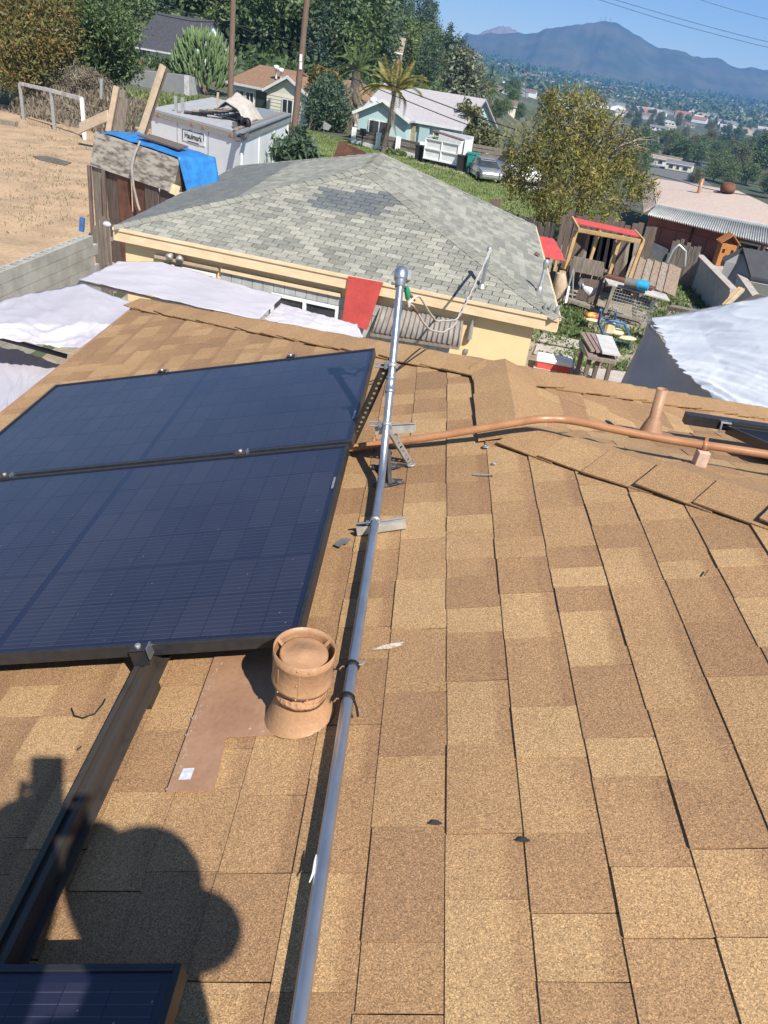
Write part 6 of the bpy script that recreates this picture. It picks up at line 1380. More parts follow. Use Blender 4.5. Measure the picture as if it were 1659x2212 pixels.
board('dark plank hanging over the near edge of the trailer roof, left of its twin', rp(.86, .10, .12), rp(.99, -.06, .02) + V(0, 0, -.2), .14, .04, m_dkm)
board('dark plank standing over the corner of the trailer roof', rp(.90, .22, .1), rp(1.05, -.02, -.05), .12, .04, m_dkm)
board('long pale board laid along the right edge of the trailer roof', rp(1.0, -.03, .04), rp(1.0, .98, .06), .18, .05, m_galv2)
board('second pale board along the right edge of the trailer roof', rp(.93, .0, .04), rp(.94, .98, .06), .14, .05, m_wood)
board('white pipe lying on the trailer roof', rp(.50, .35, .12), rp(.62, .30, .12), .10, .10, m_white, 'pipe', cat='pipe')
board('small white prop standing on the far edge of the trailer roof', rp(.40, .50, 0), rp(.42, .50, .55), .07, .05, m_woodl, 'prop', cat='prop')
board('short grey stake upright on the trailer roof, left', rp(.22, .10, 0), rp(.22, .10, .45), .10, .06, m_galv2, 'stake', cat='stake')
board('short grey stake upright on the trailer roof, right', rp(.30, .10, 0), rp(.30, .10, .45), .10, .06, m_galv2, 'stake', cat='stake')
rows = [[rp(.52, .28, .15), rp(.66, .26, .5), rp(.82, .24, .35), rp(.90, .22, .0)], [rp(.58, .40, .3), rp(.70, .40, .75), rp(.84, .40, .6), rp(.92, .38, .1)], [rp(.62, .55, .05), rp(.74, .55, .3), rp(.86, .55, .2), rp(.94, .52, .0)]]
tag(patch(rows, 24, 16, .05, 4.2).build('dust_sheet', mat('beige canvas', (.50, .46, .40), (.40, .36, .31), scale=3, rough=.9), None, solid=.01), 'beige canvas draped over the heap on the trailer roof', 'cloth')
tm_ = thing('tyre', rp(.86, .12, 0), 'small dark wheel set on the trailer roof corner', 'wheel')
for i in (0, 1): mm = M(); mm.lathe(rp(.90 + .06 * i, .13, .16), nT, [(.05, -.05), (.15, -.06), (.15, .06), (.05, .05)], 14); mm.build('tyre', m_rub, tm_)
# plywood crate under a blue tarp
cr_ = thing('plywood_crate', G(280, 480), 'tall crate with a boldly grained plywood panel over dark boards', 'crate')
c0, c1 = AT(206, 284, 20.2), AT(386, 344, 18.2); c0b, c1b = AT(194, 357, 20.2), AT(371, 416, 18.2); cn = (c1 - c0).cross(V(0, 0, 1)).normalized(); cn = cn if cn.y < 0 else -cn; cbk = -cn
mm = M(); mm.prism([c0, c1, c1b, c0b], cbk * .03); mm.build('plywood_panel', m_ply, cr_)
mm = M(); mm.prism([c1 + cbk * .031, c1 + cbk * 1.0, c1b + cbk * 1.0, c1b + cbk * .031], (c0 - c1).normalized() * .03); mm.build('side_panel', m_woodd, cr_)
d0, d1 = V(c0b.x, c0b.y, 0), V(c1b.x, c1b.y, 0)
for i, m in enumerate((m_wood, m_woodd, m_rust, m_rust, m_woodd, m_woodd)):
    p, r_ = c0b.lerp(c1b, i / 6 + .004), c0b.lerp(c1b, (i + 1) / 6 - .01); o_ = cbk * (.04 + .03 * (i % 2))
    mm = M(); mm.prism([p + o_, r_ + o_, V(r_.x, r_.y, 0) + o_, V(p.x, p.y, 0) + o_], cbk * .03); mm.build('board', m, cr_)
for f in (.0, .19): p = c0b.lerp(c1b, f) - cbk * .02; mm = M(); mm.bar(V(p.x - .05, p.y, 0), p, .08); mm.build('leg', m_woodd, cr_)
mm = M(); mm.prism([c0 + cbk * .03 + V(0, 0, -.03), c1 + cbk * .03 + V(0, 0, -.03), c1 + cbk * 1.0, c0 + cbk * 1.0], V(0, 0, -.03)); mm.build('top', m_wood, cr_)
up3 = V(0, 0, .03)
rows = [[c0.lerp(c1, .06) + up3 - cbk * .02 + V(0, 0, .0), c0.lerp(c1, .35) + up3 + cbk * .06, c0.lerp(c1, .65) + up3 + cbk * .05, c1 + up3 + cbk * -.02, c1 + (c1 - c0).normalized() * .12 + V(0, 0, -.75) + cbk * .15],
        [c0.lerp(c1, .06) + up3 + cbk * .5, c0.lerp(c1, .4) + up3 * 2 + cbk * .55, c0.lerp(c1, .7) + up3 * 2 + cbk * .5, c1 + up3 + cbk * .5, c1 + (c1 - c0).normalized() * .25 + V(0, 0, -1.0) + cbk * .5],
        [c0.lerp(c1, .1) + up3 + cbk * 1.0, c0.lerp(c1, .4) + up3 + cbk * 1.05, c0.lerp(c1, .7) + up3 + cbk * 1.05, c1 + up3 + cbk * 1.0, c1 + (c1 - c0).normalized() * .28 + V(0, 0, -.85) + cbk * 1.0]]
tag(patch(rows, 40, 16, .035, 7.7).build('blue_tarp', m_tarpb, None, solid=.012), 'bright blue tarp over the plywood crate, hanging down its right side', 'tarp')
mm = M(); pp = [c0.lerp(c1, .40) + cbk * .28 + V(0, 0, .13), c0.lerp(c1, .85) + cbk * .35 + V(0, 0, .10), c0.lerp(c1, .80) + cbk * .75 + V(0, 0, .12), c0.lerp(c1, .45) + cbk * .6 + V(0, 0, .16)]; mm.prism(pp, V(0, 0, .03))
tag(mm.build('sheet', m_woodd, None), 'dark warped sheet weighing down the blue tarp', 'sheet')
k_ = [AT(*q) for q in ((303, 305, 19.2), (290, 335, 19.0), (284, 360, 18.95), (288, 400, 18.9), (297, 440, 18.9), (302, 455, 18.85))]; mm = M(); mm.tube(k_, [.025, .03, .045, .03, .03, .025], 8); tag(mm.build('hanging_hose', mat('grey hose', (.34, .31, .28), rough=.7), None), 'grey hose hanging down the front of the plywood crate', 'hose')
board('yellow level tool leaning at the right foot of the crate', AT(374, 420, 18.0), AT(380, 399, 18.05), .07, .2, m_yel_p, 'yellow_tool', cat='tool')
# leaning timbers
board('long pale timber leaning left of the trailer, front one', AT(304, 288, 23.0), AT(352, 141, 23.6), .10, .14, m_woodl, 'timber', cat='timber')
board('long dark timber leaning left of the trailer, back one', AT(312, 288, 23.2), AT(358, 145, 23.8), .10, .12, m_woodd, 'timber', cat='timber')
board('pale post standing behind the crate, left of the timbers', AT(234, 284, 26), AT(252, 187, 26), .10, .16, m_woodl, 'post', cat='post')
mm = M(); mm.prism([AT(*q) for q in ((240, 283, 26.2), (252, 208, 26.2), (277, 214, 26.0), (268, 285, 26.0))], V(0, .04, 0)); tag(mm.build('old_door', m_wood, None), 'grey weathered door standing behind the crate', 'door')
board('grey round topped post behind the door panel', AT(264, 225, 27), AT(266, 196, 27), .16, .16, m_wood, 'post', cat='post')
board('pale plank lying tilted by the white rail fence', AT(172, 277, 38), AT(232, 250, 37), .5, .06, m_woodl, 'plank', up=(0, -1, .6), cat='plank')
board('grey stake behind the dry brush', AT(219, 213, 44), AT(220, 170, 44), .14, .14, m_galv2, 'stake', cat='stake')
rf = thing('rail_fence', G(115, 265), 'old white rail fence with three posts at the edge of the dirt lot', 'fence')
fp = [(50, 243, 54, 181, 44), (117, 266, 120, 196, 42), (182, 283, 187, 214, 40)]; tp_ = []
for x0, y0, x1, y1, Y in fp:
    a_ = AT(x0, y0, Y); b_ = AT(x1, y1, Y); b_ = V(a_.x, a_.y, b_.z); tp_.append(b_); mm = M(); mm.bar(V(a_.x, a_.y, 0), b_, .16, .12); mm.build('post', m_galv2 if x0 < 150 else m_white, rf)
for i in range(2): mm = M(); mm.bar(tp_[i] + V(0, 0, -.02), tp_[i + 1] + V(0, 0, -.02), .1, .16); mm.build('rail', mat('flaking white paint', (.62, .60, .57), (.30, .26, .22), scale=3, rough=.9), rf)
bank = M(); bank.sheet(lambda u, v: V(*(AT(20 + 260 * u, 262 + 30 * u, 46 - 4 * u) - V(0, 0, 0))[:2], 0) + V(0, 3.2 * v, 1.7 * math.sin(v * 1.4) * math.sin(math.pi * min(1, .12 + u)) ** .5 + noise.noise(V(u * 19, v * 6, 1)) * .45 * v + noise.noise(V(u * 50, v * 16, 1)) * .12), 120, 20)
tag(bank.build('earth_bank', mat('grey brown bank', (.22, .18, .135), (.12, .095, .075), scale=1.2, rough=.95, bump=.4, bscale=8), None), kind='structure')
tufts('bank_brush', 'dry brush covering the earth bank behind the rail fence', [tuple(AT(25 + 250 * u_, 262 + 30 * u_, 46 - 4 * u_) * 1 + V(0, 3.0 * v_, 0))[:2] + (1.5 * math.sin(v_ * 1.4),) for u_, v_ in [(rnd.random(), rnd.random()) for _ in range(500)]], 5000, .38, 'dry', 33, 'brush', .25, .2)
mm = M(); mm.prism([G(*q, .012) for q in ((70, 338), (100, 337), (155, 352), (140, 358), (85, 346))], V(0, 0, .02)); tag(mm.build('rubber_mat', mat('dusty dark mat', (.14, .12, .105), scale=2, rough=.9), None), 'dark flat mat lying on the dirt lot', 'mat')
mm = M(); a_ = G(0, 268); mm.bar(a_ + V(-.6, 0, .12), a_ + V(.9, -.1, .1), .3, .22); tag(mm.build('timber_beam', m_wood, None), 'weathered beam on the dirt at the left picture edge', 'beam')
pk_ = pickets('grey picket fence scrap beside the sapling', V(*AT(690, 350, 28)[:2], 0), V(*AT(752, 352, 28)[:2], 0), 1.55, 7, m_wood)
mm = M(); mm.prism([AT(*q) for q in ((720, 340, 26), (733, 304, 26), (790, 328, 25.6), (790, 345, 25.6))], V(0, .03, 0)); tag(mm.build('rusty_sheet', m_rust, None), 'rusty iron sheet standing behind the grey roof peak', 'sheet')
mm = M(); mm.prism([AT(*q) for q in ((697, 278, 55), (700, 262, 55), (716, 272, 55), (709, 282, 55))], V(0, .1, 0)); tag(mm.build('mesh_panel', m_galv2, None), 'small grey wire panel on the grass below the round shrub', 'panel')
board('blue rag on a stake beside the block wall', AT(176, 500, 17), AT(178, 470, 17), .10, .05, m_blue_p, 'rag_stake', cat='stake')
mm = M(); p = AT(231, 485, 15.5); mm.ball(p, (.09, .05, .06), 10, 6); tag(mm.build('cloth_bundle', m_tarpw, None), 'white cloth bundle at the left eave corner of the grey roof', 'cloth')

# ------------------------------------------------------------------ hen house yard
def q5(X, Y_): return 993.6 + X * .401, 302.4 + Y_ * .401
def A5(X, Y_, d): return AT(*q5(X, Y_), d)
co = thing('hen_house', G(1270, 660), 'hen house with new yellow timber frame and red roof strip beside the fence', 'hen house')
# roof: red sheet on rafters
mm = M(); mm.prism([A5(600, 415, 23.4), A5(938, 487, 22.8), A5(968, 520, 22.3), A5(640, 450, 22.9)], V(0, 0, -.02)); mm.build('roof', m_red, co)
for (a_, b_) in (((625, 455), (640, 470)), ):
    pass
mm = M(); mm.bar(A5(640, 484, 22.4), A5(972, 546, 21.8), .10, .09); mm.build('beam', m_woodn, co)
for (X0, Y0, X1, Y1) in ((605, 420, 642, 484), (735, 480, 760, 505), (855, 505, 880, 528), (940, 490, 990, 545)):
    mm = M(); mm.bar(A5(X0, Y0, 23.3), A5(X1, Y1, 22.2), .05, .09); mm.build('rafter', m_woodn, co)
for (X0, Y0, X1, Y1, w) in ((627, 490, 555, 740, .09), (745, 510, 700, 650, .08), (862, 535, 805, 720, .08), (985, 550, 910, 750, .09)):
    a_, b_ = A5(X0, Y0, 22.4), A5(X1, Y1, 22.4); mm = M(); mm.bar(a_, b_, w, w); mm.build('post', m_woodn, co)
mm = M(); mm.bar(A5(535, 710, 22.2), A5(570, 716, 22.2), .08); mm.build('rail', m_woodn, co)
mm = M(); mm.bar(A5(520, 650, 22.6), A5(508, 705, 22.6), .07); mm.build('post', m_woodn, co)
# wood back wall of uneven boards
for i in range(9):
    X = 640 + i * 36; top = 500 + i * 7; bot = 640 + i * 14
    a_, b_ = A5(X + 18, top + rnd.uniform(-8, 8), 23.2), A5(X - 14, bot, 23.2)
    mm = M(); mm.bar(a_, b_, .30, .03); mm.build('board', m_wood if i % 3 else m_woodd, co)
mm = M(); mm.prism([A5(612, 625, 22.0), A5(778, 660, 21.8), A5(770, 742, 21.8), A5(605, 705, 22.0)], V(0, .03, 0)); mm.build('front_panel', m_wood, co)
mm = M(); mm.prism([A5(600, 640, 22.3), A5(640, 640, 22.8), A5(560, 850, 22.8), A5(535, 850, 22.0)], V(.03, 0, 0)); mm.build('side_panel', m_woodd, co)
mm = M(); mm.bar(A5(770, 735, 21.8), A5(720, 905, 21.6), .09); mm.build('post', m_woodd, co)
mm = M(); mm.bar(A5(560, 850, 21.7), A5(720, 905, 21.5), .25, .08); mm.build('sill', m_wood, co)
mm = M(); mm.prism([A5(665, 745, 22.6), A5(770, 760, 22.6), A5(740, 880, 22.6), A5(620, 855, 22.6)], V(0, .03, 0)); mm.build('inner_panel', m_woodd, co)
for X0, Y0, X1, Y1 in ((610, 690, 575, 830), (612, 700, 605, 850)):
    mm = M(); mm.tube([A5(X0, Y0, 21.75), A5(X1, Y1, 21.7)], .025, 6); mm.build('cord', m_galv2, co)
# run beside it
rn = thing('hen_run', G(1390, 690), 'low hen run with wire mesh front under a grey board top', 'hen run')
mm = M(); mm.prism([A5(778, 740, 21.6), A5(1110, 830, 20.8), A5(1132, 865, 20.4), A5(800, 775, 21.1)], V(0, 0, -.03)); mm.build('top_board', mat('grey board', (.48, .45, .41), (.36, .33, .30), scale=4, rough=.9), rn)
for X0, Y0, X1, Y1, m in ((830, 790, 780, 930, m_wood), (1060, 855, 990, 985, m_galv2), (1040, 860, 1005, 960, m_galv2), (945, 790, 938, 965, m_wood)):
    mm = M(); mm.bar(A5(X0, Y0, 20.9), A5(X1, Y1, 20.9), .09 if m is m_wood else .05); mm.build('post', m, rn)
mm = M(); a0, a1, b0_, b1_ = A5(830, 800, 20.95), A5(1050, 860, 20.75), A5(790, 925, 20.95), A5(995, 985, 20.75)
for i in range(15):
    f = i / 14; mm.tube([a0.lerp(a1, f), b0_.lerp(b1_, f)], .006, 4, False)
for i in range(9):
    f = i / 8; mm.tube([a0.lerp(b0_, f), a1.lerp(b1_, f)], .006, 4, False)
mm.build('wire_mesh', m_galv2, rn)['kind'] = 'stuff'
mm = M(); mm.bar(A5(810, 930, 20.9), A5(985, 978, 20.7), .06, .06); mm.build('rail', m_wood, rn)
a_, b_ = A5(890, 765, 20.9), A5(1000, 785, 20.7); t = thing('rolled_mat', a_, 'rolled mat, grey and bright blue, on top of the hen run', 'roll')
mm = M(); mm.tube([a_, a_.lerp(b_, .62)], .12, 12); mm.build('grey_end', mat('grey foam', (.20, .19, .19), rough=.8), t); mm = M(); mm.tube([a_.lerp(b_, .6), b_.lerp(a_, -.15)], .13, 12); mm.build('blue_end', mat('cyan plastic', (.03, .36, .62), rough=.5), t)
board('brown board lying behind the rolled mat', A5(790, 730, 21.7), A5(1045, 800, 21.0), .3, .05, m_rust)
# hen
hp = A5(700, 820, 21.9); hp.z = max(hp.z, .35); hn = thing('hen', V(hp.x, hp.y, hp.z - .3), 'white and grey hen perched in the open front of the hen house', 'hen')
mm = M(); prof = [(-.26, .06, .16), (-.2, .07, .10), (-.1, .12, .03), (.02, .14, .0), (.12, .11, .03), (.17, .075, .11), (.19, .055, .19), (.21, .05, .25), (.25, .03, .27)]
vs = []; sg = 10
for x, r, z in prof:
    for k in range(sg): a = 2 * math.pi * k / sg; vs.append(hp + V(x, math.cos(a) * r * .8, z + math.sin(a) * r))
mm.add(vs, [(i * sg + k, i * sg + (k + 1) % sg, (i + 1) * sg + (k + 1) % sg, (i + 1) * sg + k) for i in range(len(prof) - 1) for k in range(sg)] + [tuple(range(sg - 1, -1, -1)), tuple(range((len(prof) - 1) * sg, len(prof) * sg))], True)
mm.build('body', mat('hen feathers', (.74, .73, .70), (.30, .30, .31), scale=11, rough=.9), hn)
mm = M(); mm.prism([hp + V(-.2, 0, .12), hp + V(-.24, 0, .02), hp + V(-.38, 0, .2), hp + V(-.34, 0, .36), hp + V(-.25, 0, .3)], V(0, .04, 0)); mm.build('tail', mat('grey feathers', (.16, .16, .17), scale=9, rough=.9), hn)
mm = M(); mm.prism([hp + V(.19, -.008, .3), hp + V(.26, -.008, .3), hp + V(.25, -.008, .36), hp + V(.22, -.008, .33), hp + V(.20, -.008, .37)], V(0, .016, 0)); mm.build('comb', m_red, hn)
mm = M(); mm.tube([hp + V(.25, 0, .27), hp + V(.31, 0, .25)], [.018, .003], 6); mm.build('beak', m_yel_p, hn)
for y in (-.045, .045): mm = M(); mm.tube([hp + V(.0, y, -.1), hp + V(-.03, y, -.2), hp + V(.0, y, -.3), hp + V(.06, y, -.3)], [.022, .012, .01, .006], 6); mm.build('leg', m_yel_p, hn)
# red tarp, boards, fences, planks
rows = [[A5(397, 510, 18.6), A5(450, 520, 18.6), A5(505, 531, 18.4)], [A5(415, 565, 18.0), A5(475, 580, 17.9), A5(540, 592, 17.8)], [A5(435, 625, 17.4), A5(500, 640, 17.3), A5(570, 653, 17.2)]]
tag(patch(rows, 16, 12, .02, 2.2).build('red_canopy', m_red, None, solid=.01), 'red sheet canopy beside the right eave of the grey roof', 'canopy')
board('bright blue crate edge under the red canopy', A5(432, 632, 17.6), A5(480, 640, 17.5), .1, .08, m_blue_p, 'blue_crate', cat='crate')
mm = M(); mm.lathe(V(*G(1178, 712)[:2], 0), V(0, 0, 1), [(.0, .0), (.2, .0), (.24, .12), (.24, .5), (.22, .58), (0, .6)], 16); tag(mm.build('blue_barrel', m_blue_p, None), 'blue barrel half hidden behind the corner of the yellow building', 'barrel')
for i, X in enumerate((178, 205)):
    board(('tall dark fence post behind the grey roof, left', 'tall dark fence post behind the grey roof, right')[i], A5(X, 370, 27), A5(X + 4, 318, 27), .16, .12, m_woodd, 'fence_post', cat='post')
pickets('grey picket fence running from the grey roof to the hen house', V(*A5(222, 440, 26.5)[:2], 0), V(*A5(500, 545, 24.6)[:2], 0), 1.6, 16, m_wood)
pickets('dark tall plank fence behind the hen house frame', V(*A5(500, 640, 24.4)[:2], 0), V(*A5(985, 760, 23.9)[:2], 0), 2.15, 15, m_woodd)
pickets('grey picket fence right of the chain link strip', V(*A5(1105, 690, 27)[:2], 0), V(*A5(1255, 720, 26.4)[:2], 0), 1.35, 8, m_wood)
lp = thing('leaning_planks', G(1420, 640), 'wide brown planks leaning side by side right of the hen house', 'planks')
for i in range(6):
    X = 960 + i * 40; a_, b_ = A5(X, 640 + i * 8, 23.2), A5(X - 45 + i * 2, 770 + i * 12, 22.6); mm = M(); mm.bar(a_, b_, .40, .03, up=(.2, -1, .3)); mm.build('plank', mat('brown plank', (.27, .20, .15), (.18, .13, .10), scale=4, rough=.9, stretch=(5, 5, .5)) if i % 2 else m_wood, lp)
ck = thing('chain_link_fence', A5(1050, 640, 25), 'sagging chain link strip between the hen house and the pink house', 'fence'); mm = M()
w0, w1, w2, w3 = A5(985, 525, 26), A5(1122, 590, 26), A5(1110, 665, 26), A5(970, 610, 26)
for i in range(-12, 26):
    for s in (0, 1):
        f0, f1 = i / 14, (i + 12) / 14; g0 = 0.0; g1 = 1.0
        if f0 < 0: g0 = -f0 / (f1 - f0)
        if f1 > 1: g1 = (1 - f0) / (f1 - f0)
        if g1 <= g0: continue
        def PP(g_): f = f0 + (f1 - f0) * g_; v = g_ if s == 0 else 1 - g_; return w0.lerp(w1, f).lerp(w3.lerp(w2, f), v)
        mm.tube([PP(g0), PP(g1)], .012, 4, False)
mm.build('mesh', mat('dark wire', (.10, .11, .12), rough=.6), ck)['kind'] = 'stuff'
mm = M(); mm.bar(w0, w3, .07); mm.build('post', m_woodd, ck)
mm = M(); mm.tube([A5(1115, 660, 25.8), A5(1150, 590, 25.8), A5(1180, 565, 25.8), A5(1215, 600, 25.8), A5(1210, 680, 25.8)], .05, 8); tag(mm.build('bent_pipe', m_galv2, None), 'bent grey pipe arch over the grey pickets', 'pipe')
# low block walls, dog house, shed
for i, (q, lb) in enumerate((([(1270, 640), (1470, 780)], 'low grey wall with a pale coping running towards the shed'), ([(1485, 745), (1600, 830)], 'short grey wall in front of the shed'))):
    a_, b_ = A5(*q[0], 27 - i * 2), A5(*q[1], 22.4 - i * .6); a_.z = b_.z = (a_.z + b_.z) / 2; t = thing('garden_wall', V(a_.x, a_.y, 0), lb, 'wall')
    mm = M(); mm.prism(vquad(a_, b_, 0, a_.z - .06), V(.18, 0, 0)); mm.build('wall', m_block, t); mm = M(); mm.prism(vquad(a_ - V(.03, 0, 0), b_ - V(.03, 0, 0), a_.z - .058, a_.z + .02), V(.24, 0, 0)); mm.build('coping', m_conc, t)
dh = V(*AT(1556, 575, 29)[:2], 0); dz = thing('dog_house', dh, 'orange wooden dog house with a pitched roof before the pink house', 'dog house'); m_cedar = mat('orange cedar', (.50, .20, .06), (.40, .15, .045), scale=5, rough=.7, stretch=(1, 1, 6))
zb2 = AT(1553, 572, 29).z
mm = M(); mm.box(dh + V(0, 0, zb2 + .62), (1.05, .9, 1.2)); mm.build('wall', m_cedar, dz)
for s in (-1, 1): mm = M(); mm.prism([dh + V(0, -.58, zb2 + 1.72), dh + V(.70 * s, -.58, zb2 + 1.22), dh + V(.70 * s, .58, zb2 + 1.22), dh + V(0, .58, zb2 + 1.72)], V(0, 0, .06)); mm.build('roof', m_cedar, dz)
mm = M(); mm.prism([dh + V(-.2, -.455, zb2 + .05), dh + V(.2, -.455, zb2 + .05), dh + V(.2, -.455, zb2 + .5), dh + V(0, -.455, zb2 + .66), dh + V(-.2, -.455, zb2 + .5)], V(0, -.01, 0)); mm.build('doorway', m_rub, dz)
for s in (-1, 1): mm = M(); mm.box(dh + V(.3 * s, -.46, zb2 + .85), (.18, .02, .2)); mm.build('window', m_rub, dz)
mm = M(); mm.box(dh + V(0, -.2, zb2 / 2), (1.0, 1.0, max(.05, zb2))); mm.build('plinth', m_conc, dz)
for ch_ in dz.children:
    if ch_.name.split('.')[0] != 'plinth': ch_.scale = (.5, .5, .62); ch_.location = (0, 0, zb2 * .38)
sd = thing('shed', A5(1560, 760, 24), 'grey shed with dark charcoal roof at the right picture edge', 'shed'); m_shed = mat('grey shed wall', (.27, .265, .26), (.23, .225, .22), scale=2, rough=.85); m_shr = mat('charcoal felt', (.06, .065, .07), (.05, .05, .055), scale=4, rough=.9)
g0, g1, g2 = A5(1430, 655, 25.2), A5(1530, 600, 25.2), A5(1565, 745, 24.4)
a_, b_ = V(g0.x, g0.y, 0), V(g2.x, g2.y, 0); pk2 = V(g1.x, g1.y, g1.z); n = (b_ - a_).cross(V(0, 0, 1)).normalized(); n = n if n.x < 0 else -n
mm = M(); mm.prism([a_, b_, V(b_.x, b_.y, g2.z), pk2, V(a_.x, a_.y, g0.z)], V(4.0, -1.0, 0)); mm.build('wall', m_shed, sd)
ex = V(4.2, -1.05, 0); mm = M(); mm.prism([pk2 + V(-.08, 0, .03), V(b_.x, b_.y, g2.z) + V(-.05, -.12, .0), V(b_.x, b_.y, g2.z) + V(-.05, -.12, .0) + ex, pk2 + V(0, 0, .03) + ex], V(0, 0, .08)); mm.build('roof', m_shr, sd)
mm = M(); mm.prism([pk2 + V(-.08, 0, .03), V(a_.x, a_.y, g0.z) + V(-.08, .1, .0), V(a_.x, a_.y, g0.z) + V(-.08, .1, .0) + ex, pk2 + V(0, 0, .03) + ex], V(0, 0, .08)); mm.build('roof', m_shr, sd)
mm = M(); mm.prism([A5(1548, 760, 23.9), A5(1700, 790, 23.2), A5(1700, 850, 23.2), A5(1545, 815, 23.9)], V(0, .05, 0)); tag(mm.build('cream_screen', m_sid, None), 'cream screen at the foot of the shed', 'screen')
board('pale timber leaning in front of the shed, left', A5(1420, 895, 19.5), A5(1510, 800, 20.2), .10, .08, m_woodn, 'timber', cat='timber')
board('pale timber leaning in front of the shed, right', A5(1436, 893, 19.4), A5(1524, 806, 20.1), .09, .07, m_woodl, 'timber', cat='timber')
mm = M(); mm.prism([A5(1480, 880, 19.8), A5(1600, 830, 20.4), A5(1700, 850, 20.0), A5(1700, 880, 19.2)], V(0, 0, -.05)); tag(mm.build('sheet', m_woodd, None), 'dark sheet lying behind the white tent roof', 'sheet')
board('dark board on the ground left of the white tent', A5(1135, 900, 19), A5(1260, 925, 18.5), .3, .08, m_wood)
# lumber table
lt = thing('lumber_table', G(1270, 800), 'rough work table loaded with boards in the cluttered yard', 'table')
zt5 = .95
c_ = [G(*q5(X, Y_), zt5) for X, Y_ in ((655, 1075), (690, 1165), (845, 1195), (830, 1095))]
mm = M(); mm.prism(c_, V(0, 0, -.06)); mm.build('table_top', m_wood, lt)
for X0, Y0 in ((700, 1172), (745, 1182), (672, 1090), (835, 1120)):
    p = G(*q5(X0, Y0), zt5 - .06); mm = M(); mm.bar(V(p.x, p.y, 0), p, .08); mm.build('leg', m_woodd, lt)
m_lb = [m_wood, mat('mauve board', (.30, .20, .19), (.24, .16, .15), rough=.85), mat('dusty mauve board', (.34, .25, .235), rough=.85), mat('pale grey board', (.55, .54, .52), (.45, .44, .42), rough=.8)]
for i, (X0, Y0, X1, Y1, w) in enumerate(((672, 1040, 735, 1140, .22), (700, 1042, 762, 1145, .2), (728, 1050, 790, 1150, .2), (775, 1055, 815, 1155, .34))):
    board(('weathered brown board on the lumber table, leftmost', 'mauve board on the lumber table, second from left', 'mauve board on the lumber table, third from left', 'wide pale board on the lumber table, rightmost')[i], G(*q5(X0, Y0), zt5 + .05 + .02 * i), G(*q5(X1, Y1), zt5 + .05 + .02 * i), w, .035, m_lb[i])
board('teal strip leaning at the left of the lumber table', G(*q5(648, 1085), .9), G(*q5(685, 1150), .8), .06, .12, mat('teal strip', (.10, .30, .32), rough=.6), 'teal_strip', cat='strip')
# rocking toy: blue tube frame with pale yellow seats
ty = thing('ride_on_toy', G(*q5(830, 1080)), 'see-saw toy with blue tube frame and pale yellow seats', 'toy')
def tb5(pts, r, m, nm): mm = M(); mm.tube([G(*q5(X, Y_), z) for X, Y_, z in pts], r, 8); mm.build(nm, m, ty)
tb5([(760, 915, 1.0), (745, 985, .5), (770, 1040, .1), (850, 1085, .05), (915, 1110, .1)], .03, m_blue_p, 'frame_tube')
tb5([(840, 925, 1.0), (830, 990, .6), (815, 1060, .1)], .03, m_blue_p, 'frame_tube')
tb5([(760, 970, .7), (830, 975, .72), (885, 990, .7), (910, 1045, .4)], .03, m_blue_p, 'frame_tube')
tb5([(835, 985, .6), (885, 1060, .1)], .03, m_blue_p, 'frame_tube')
for X, Y_, s, z in ((840, 1032, (.2, .2, .08), .42), (895, 1065, (.26, .15, .05), .3), (715, 970, (.2, .12, .04), .3)):
    p = G(*q5(X, Y_), z); mm = M(); mm.ball(p, s, 14, 8); mm.build('seat', m_yel_p, ty)
mm = M(); p = G(*q5(805, 1010), .5); mm.box(p, (.26, .3, .3)); mm.build('seat_box', m_yel_p, ty, bevel=.05)
mm = M(); p = G(*q5(710, 945), .35); mm.ball(p, (.2, .14, .08), 10, 6); tag(mm.build('red_toy', mat('red and yellow plastic', (.62, .09, .06), (.65, .45, .08), scale=8, rough=.5, contrast=(.45, .5)), None), 'crumpled red and yellow toy beside the see-saw', 'toy')
# red and white cool box
bx0 = V(*G(*q5(495, 1240))[:2], 0); cl_ = thing('cool_box', bx0, 'red cool box with white lid on the paving by the roof edge', 'cool box')
eX = (G(*q5(565, 1250), .4) - G(*q5(430, 1225), .4)).normalized(); eY = V(-eX.y, eX.x, 0)
mm = M(); mm.box(bx0 + V(0, 0, .10), (.72, .40, .2), (eX, eY, V(0, 0, 1))); mm.build('body', m_red, cl_, bevel=.02)
mm = M(); mm.box(bx0 + V(0, 0, .245), (.78, .45, .09), (eX, eY, V(0, 0, 1))); mm.build('lid', m_white, cl_, bevel=.02)
mm = M(); mm.tube([bx0 + eX * .38 + V(0, 0, .2), bx0 + eX * .44 + V(0, 0, .25), bx0 + eX * .44 - eY * .1 + V(0, 0, .25)], .015, 6); mm.build('handle', m_white, cl_)
board('white scoop on a stick in front of the hen house', A5(588, 790, 21), A5(570, 880, 20.6), .05, .05, m_white, 'scoop', cat='tool')
mm = M(); p = A5(525, 800, 20.5); mm.tube([p + V(0, 0, .4), p + V(.05, 0, .1), p + V(0, 0, -.25)], [.12, .2, .1], 8); tag(mm.build('cardboard_scrap', m_woodl, None), 'torn tan scrap hanging below the red canopy', 'scrap')

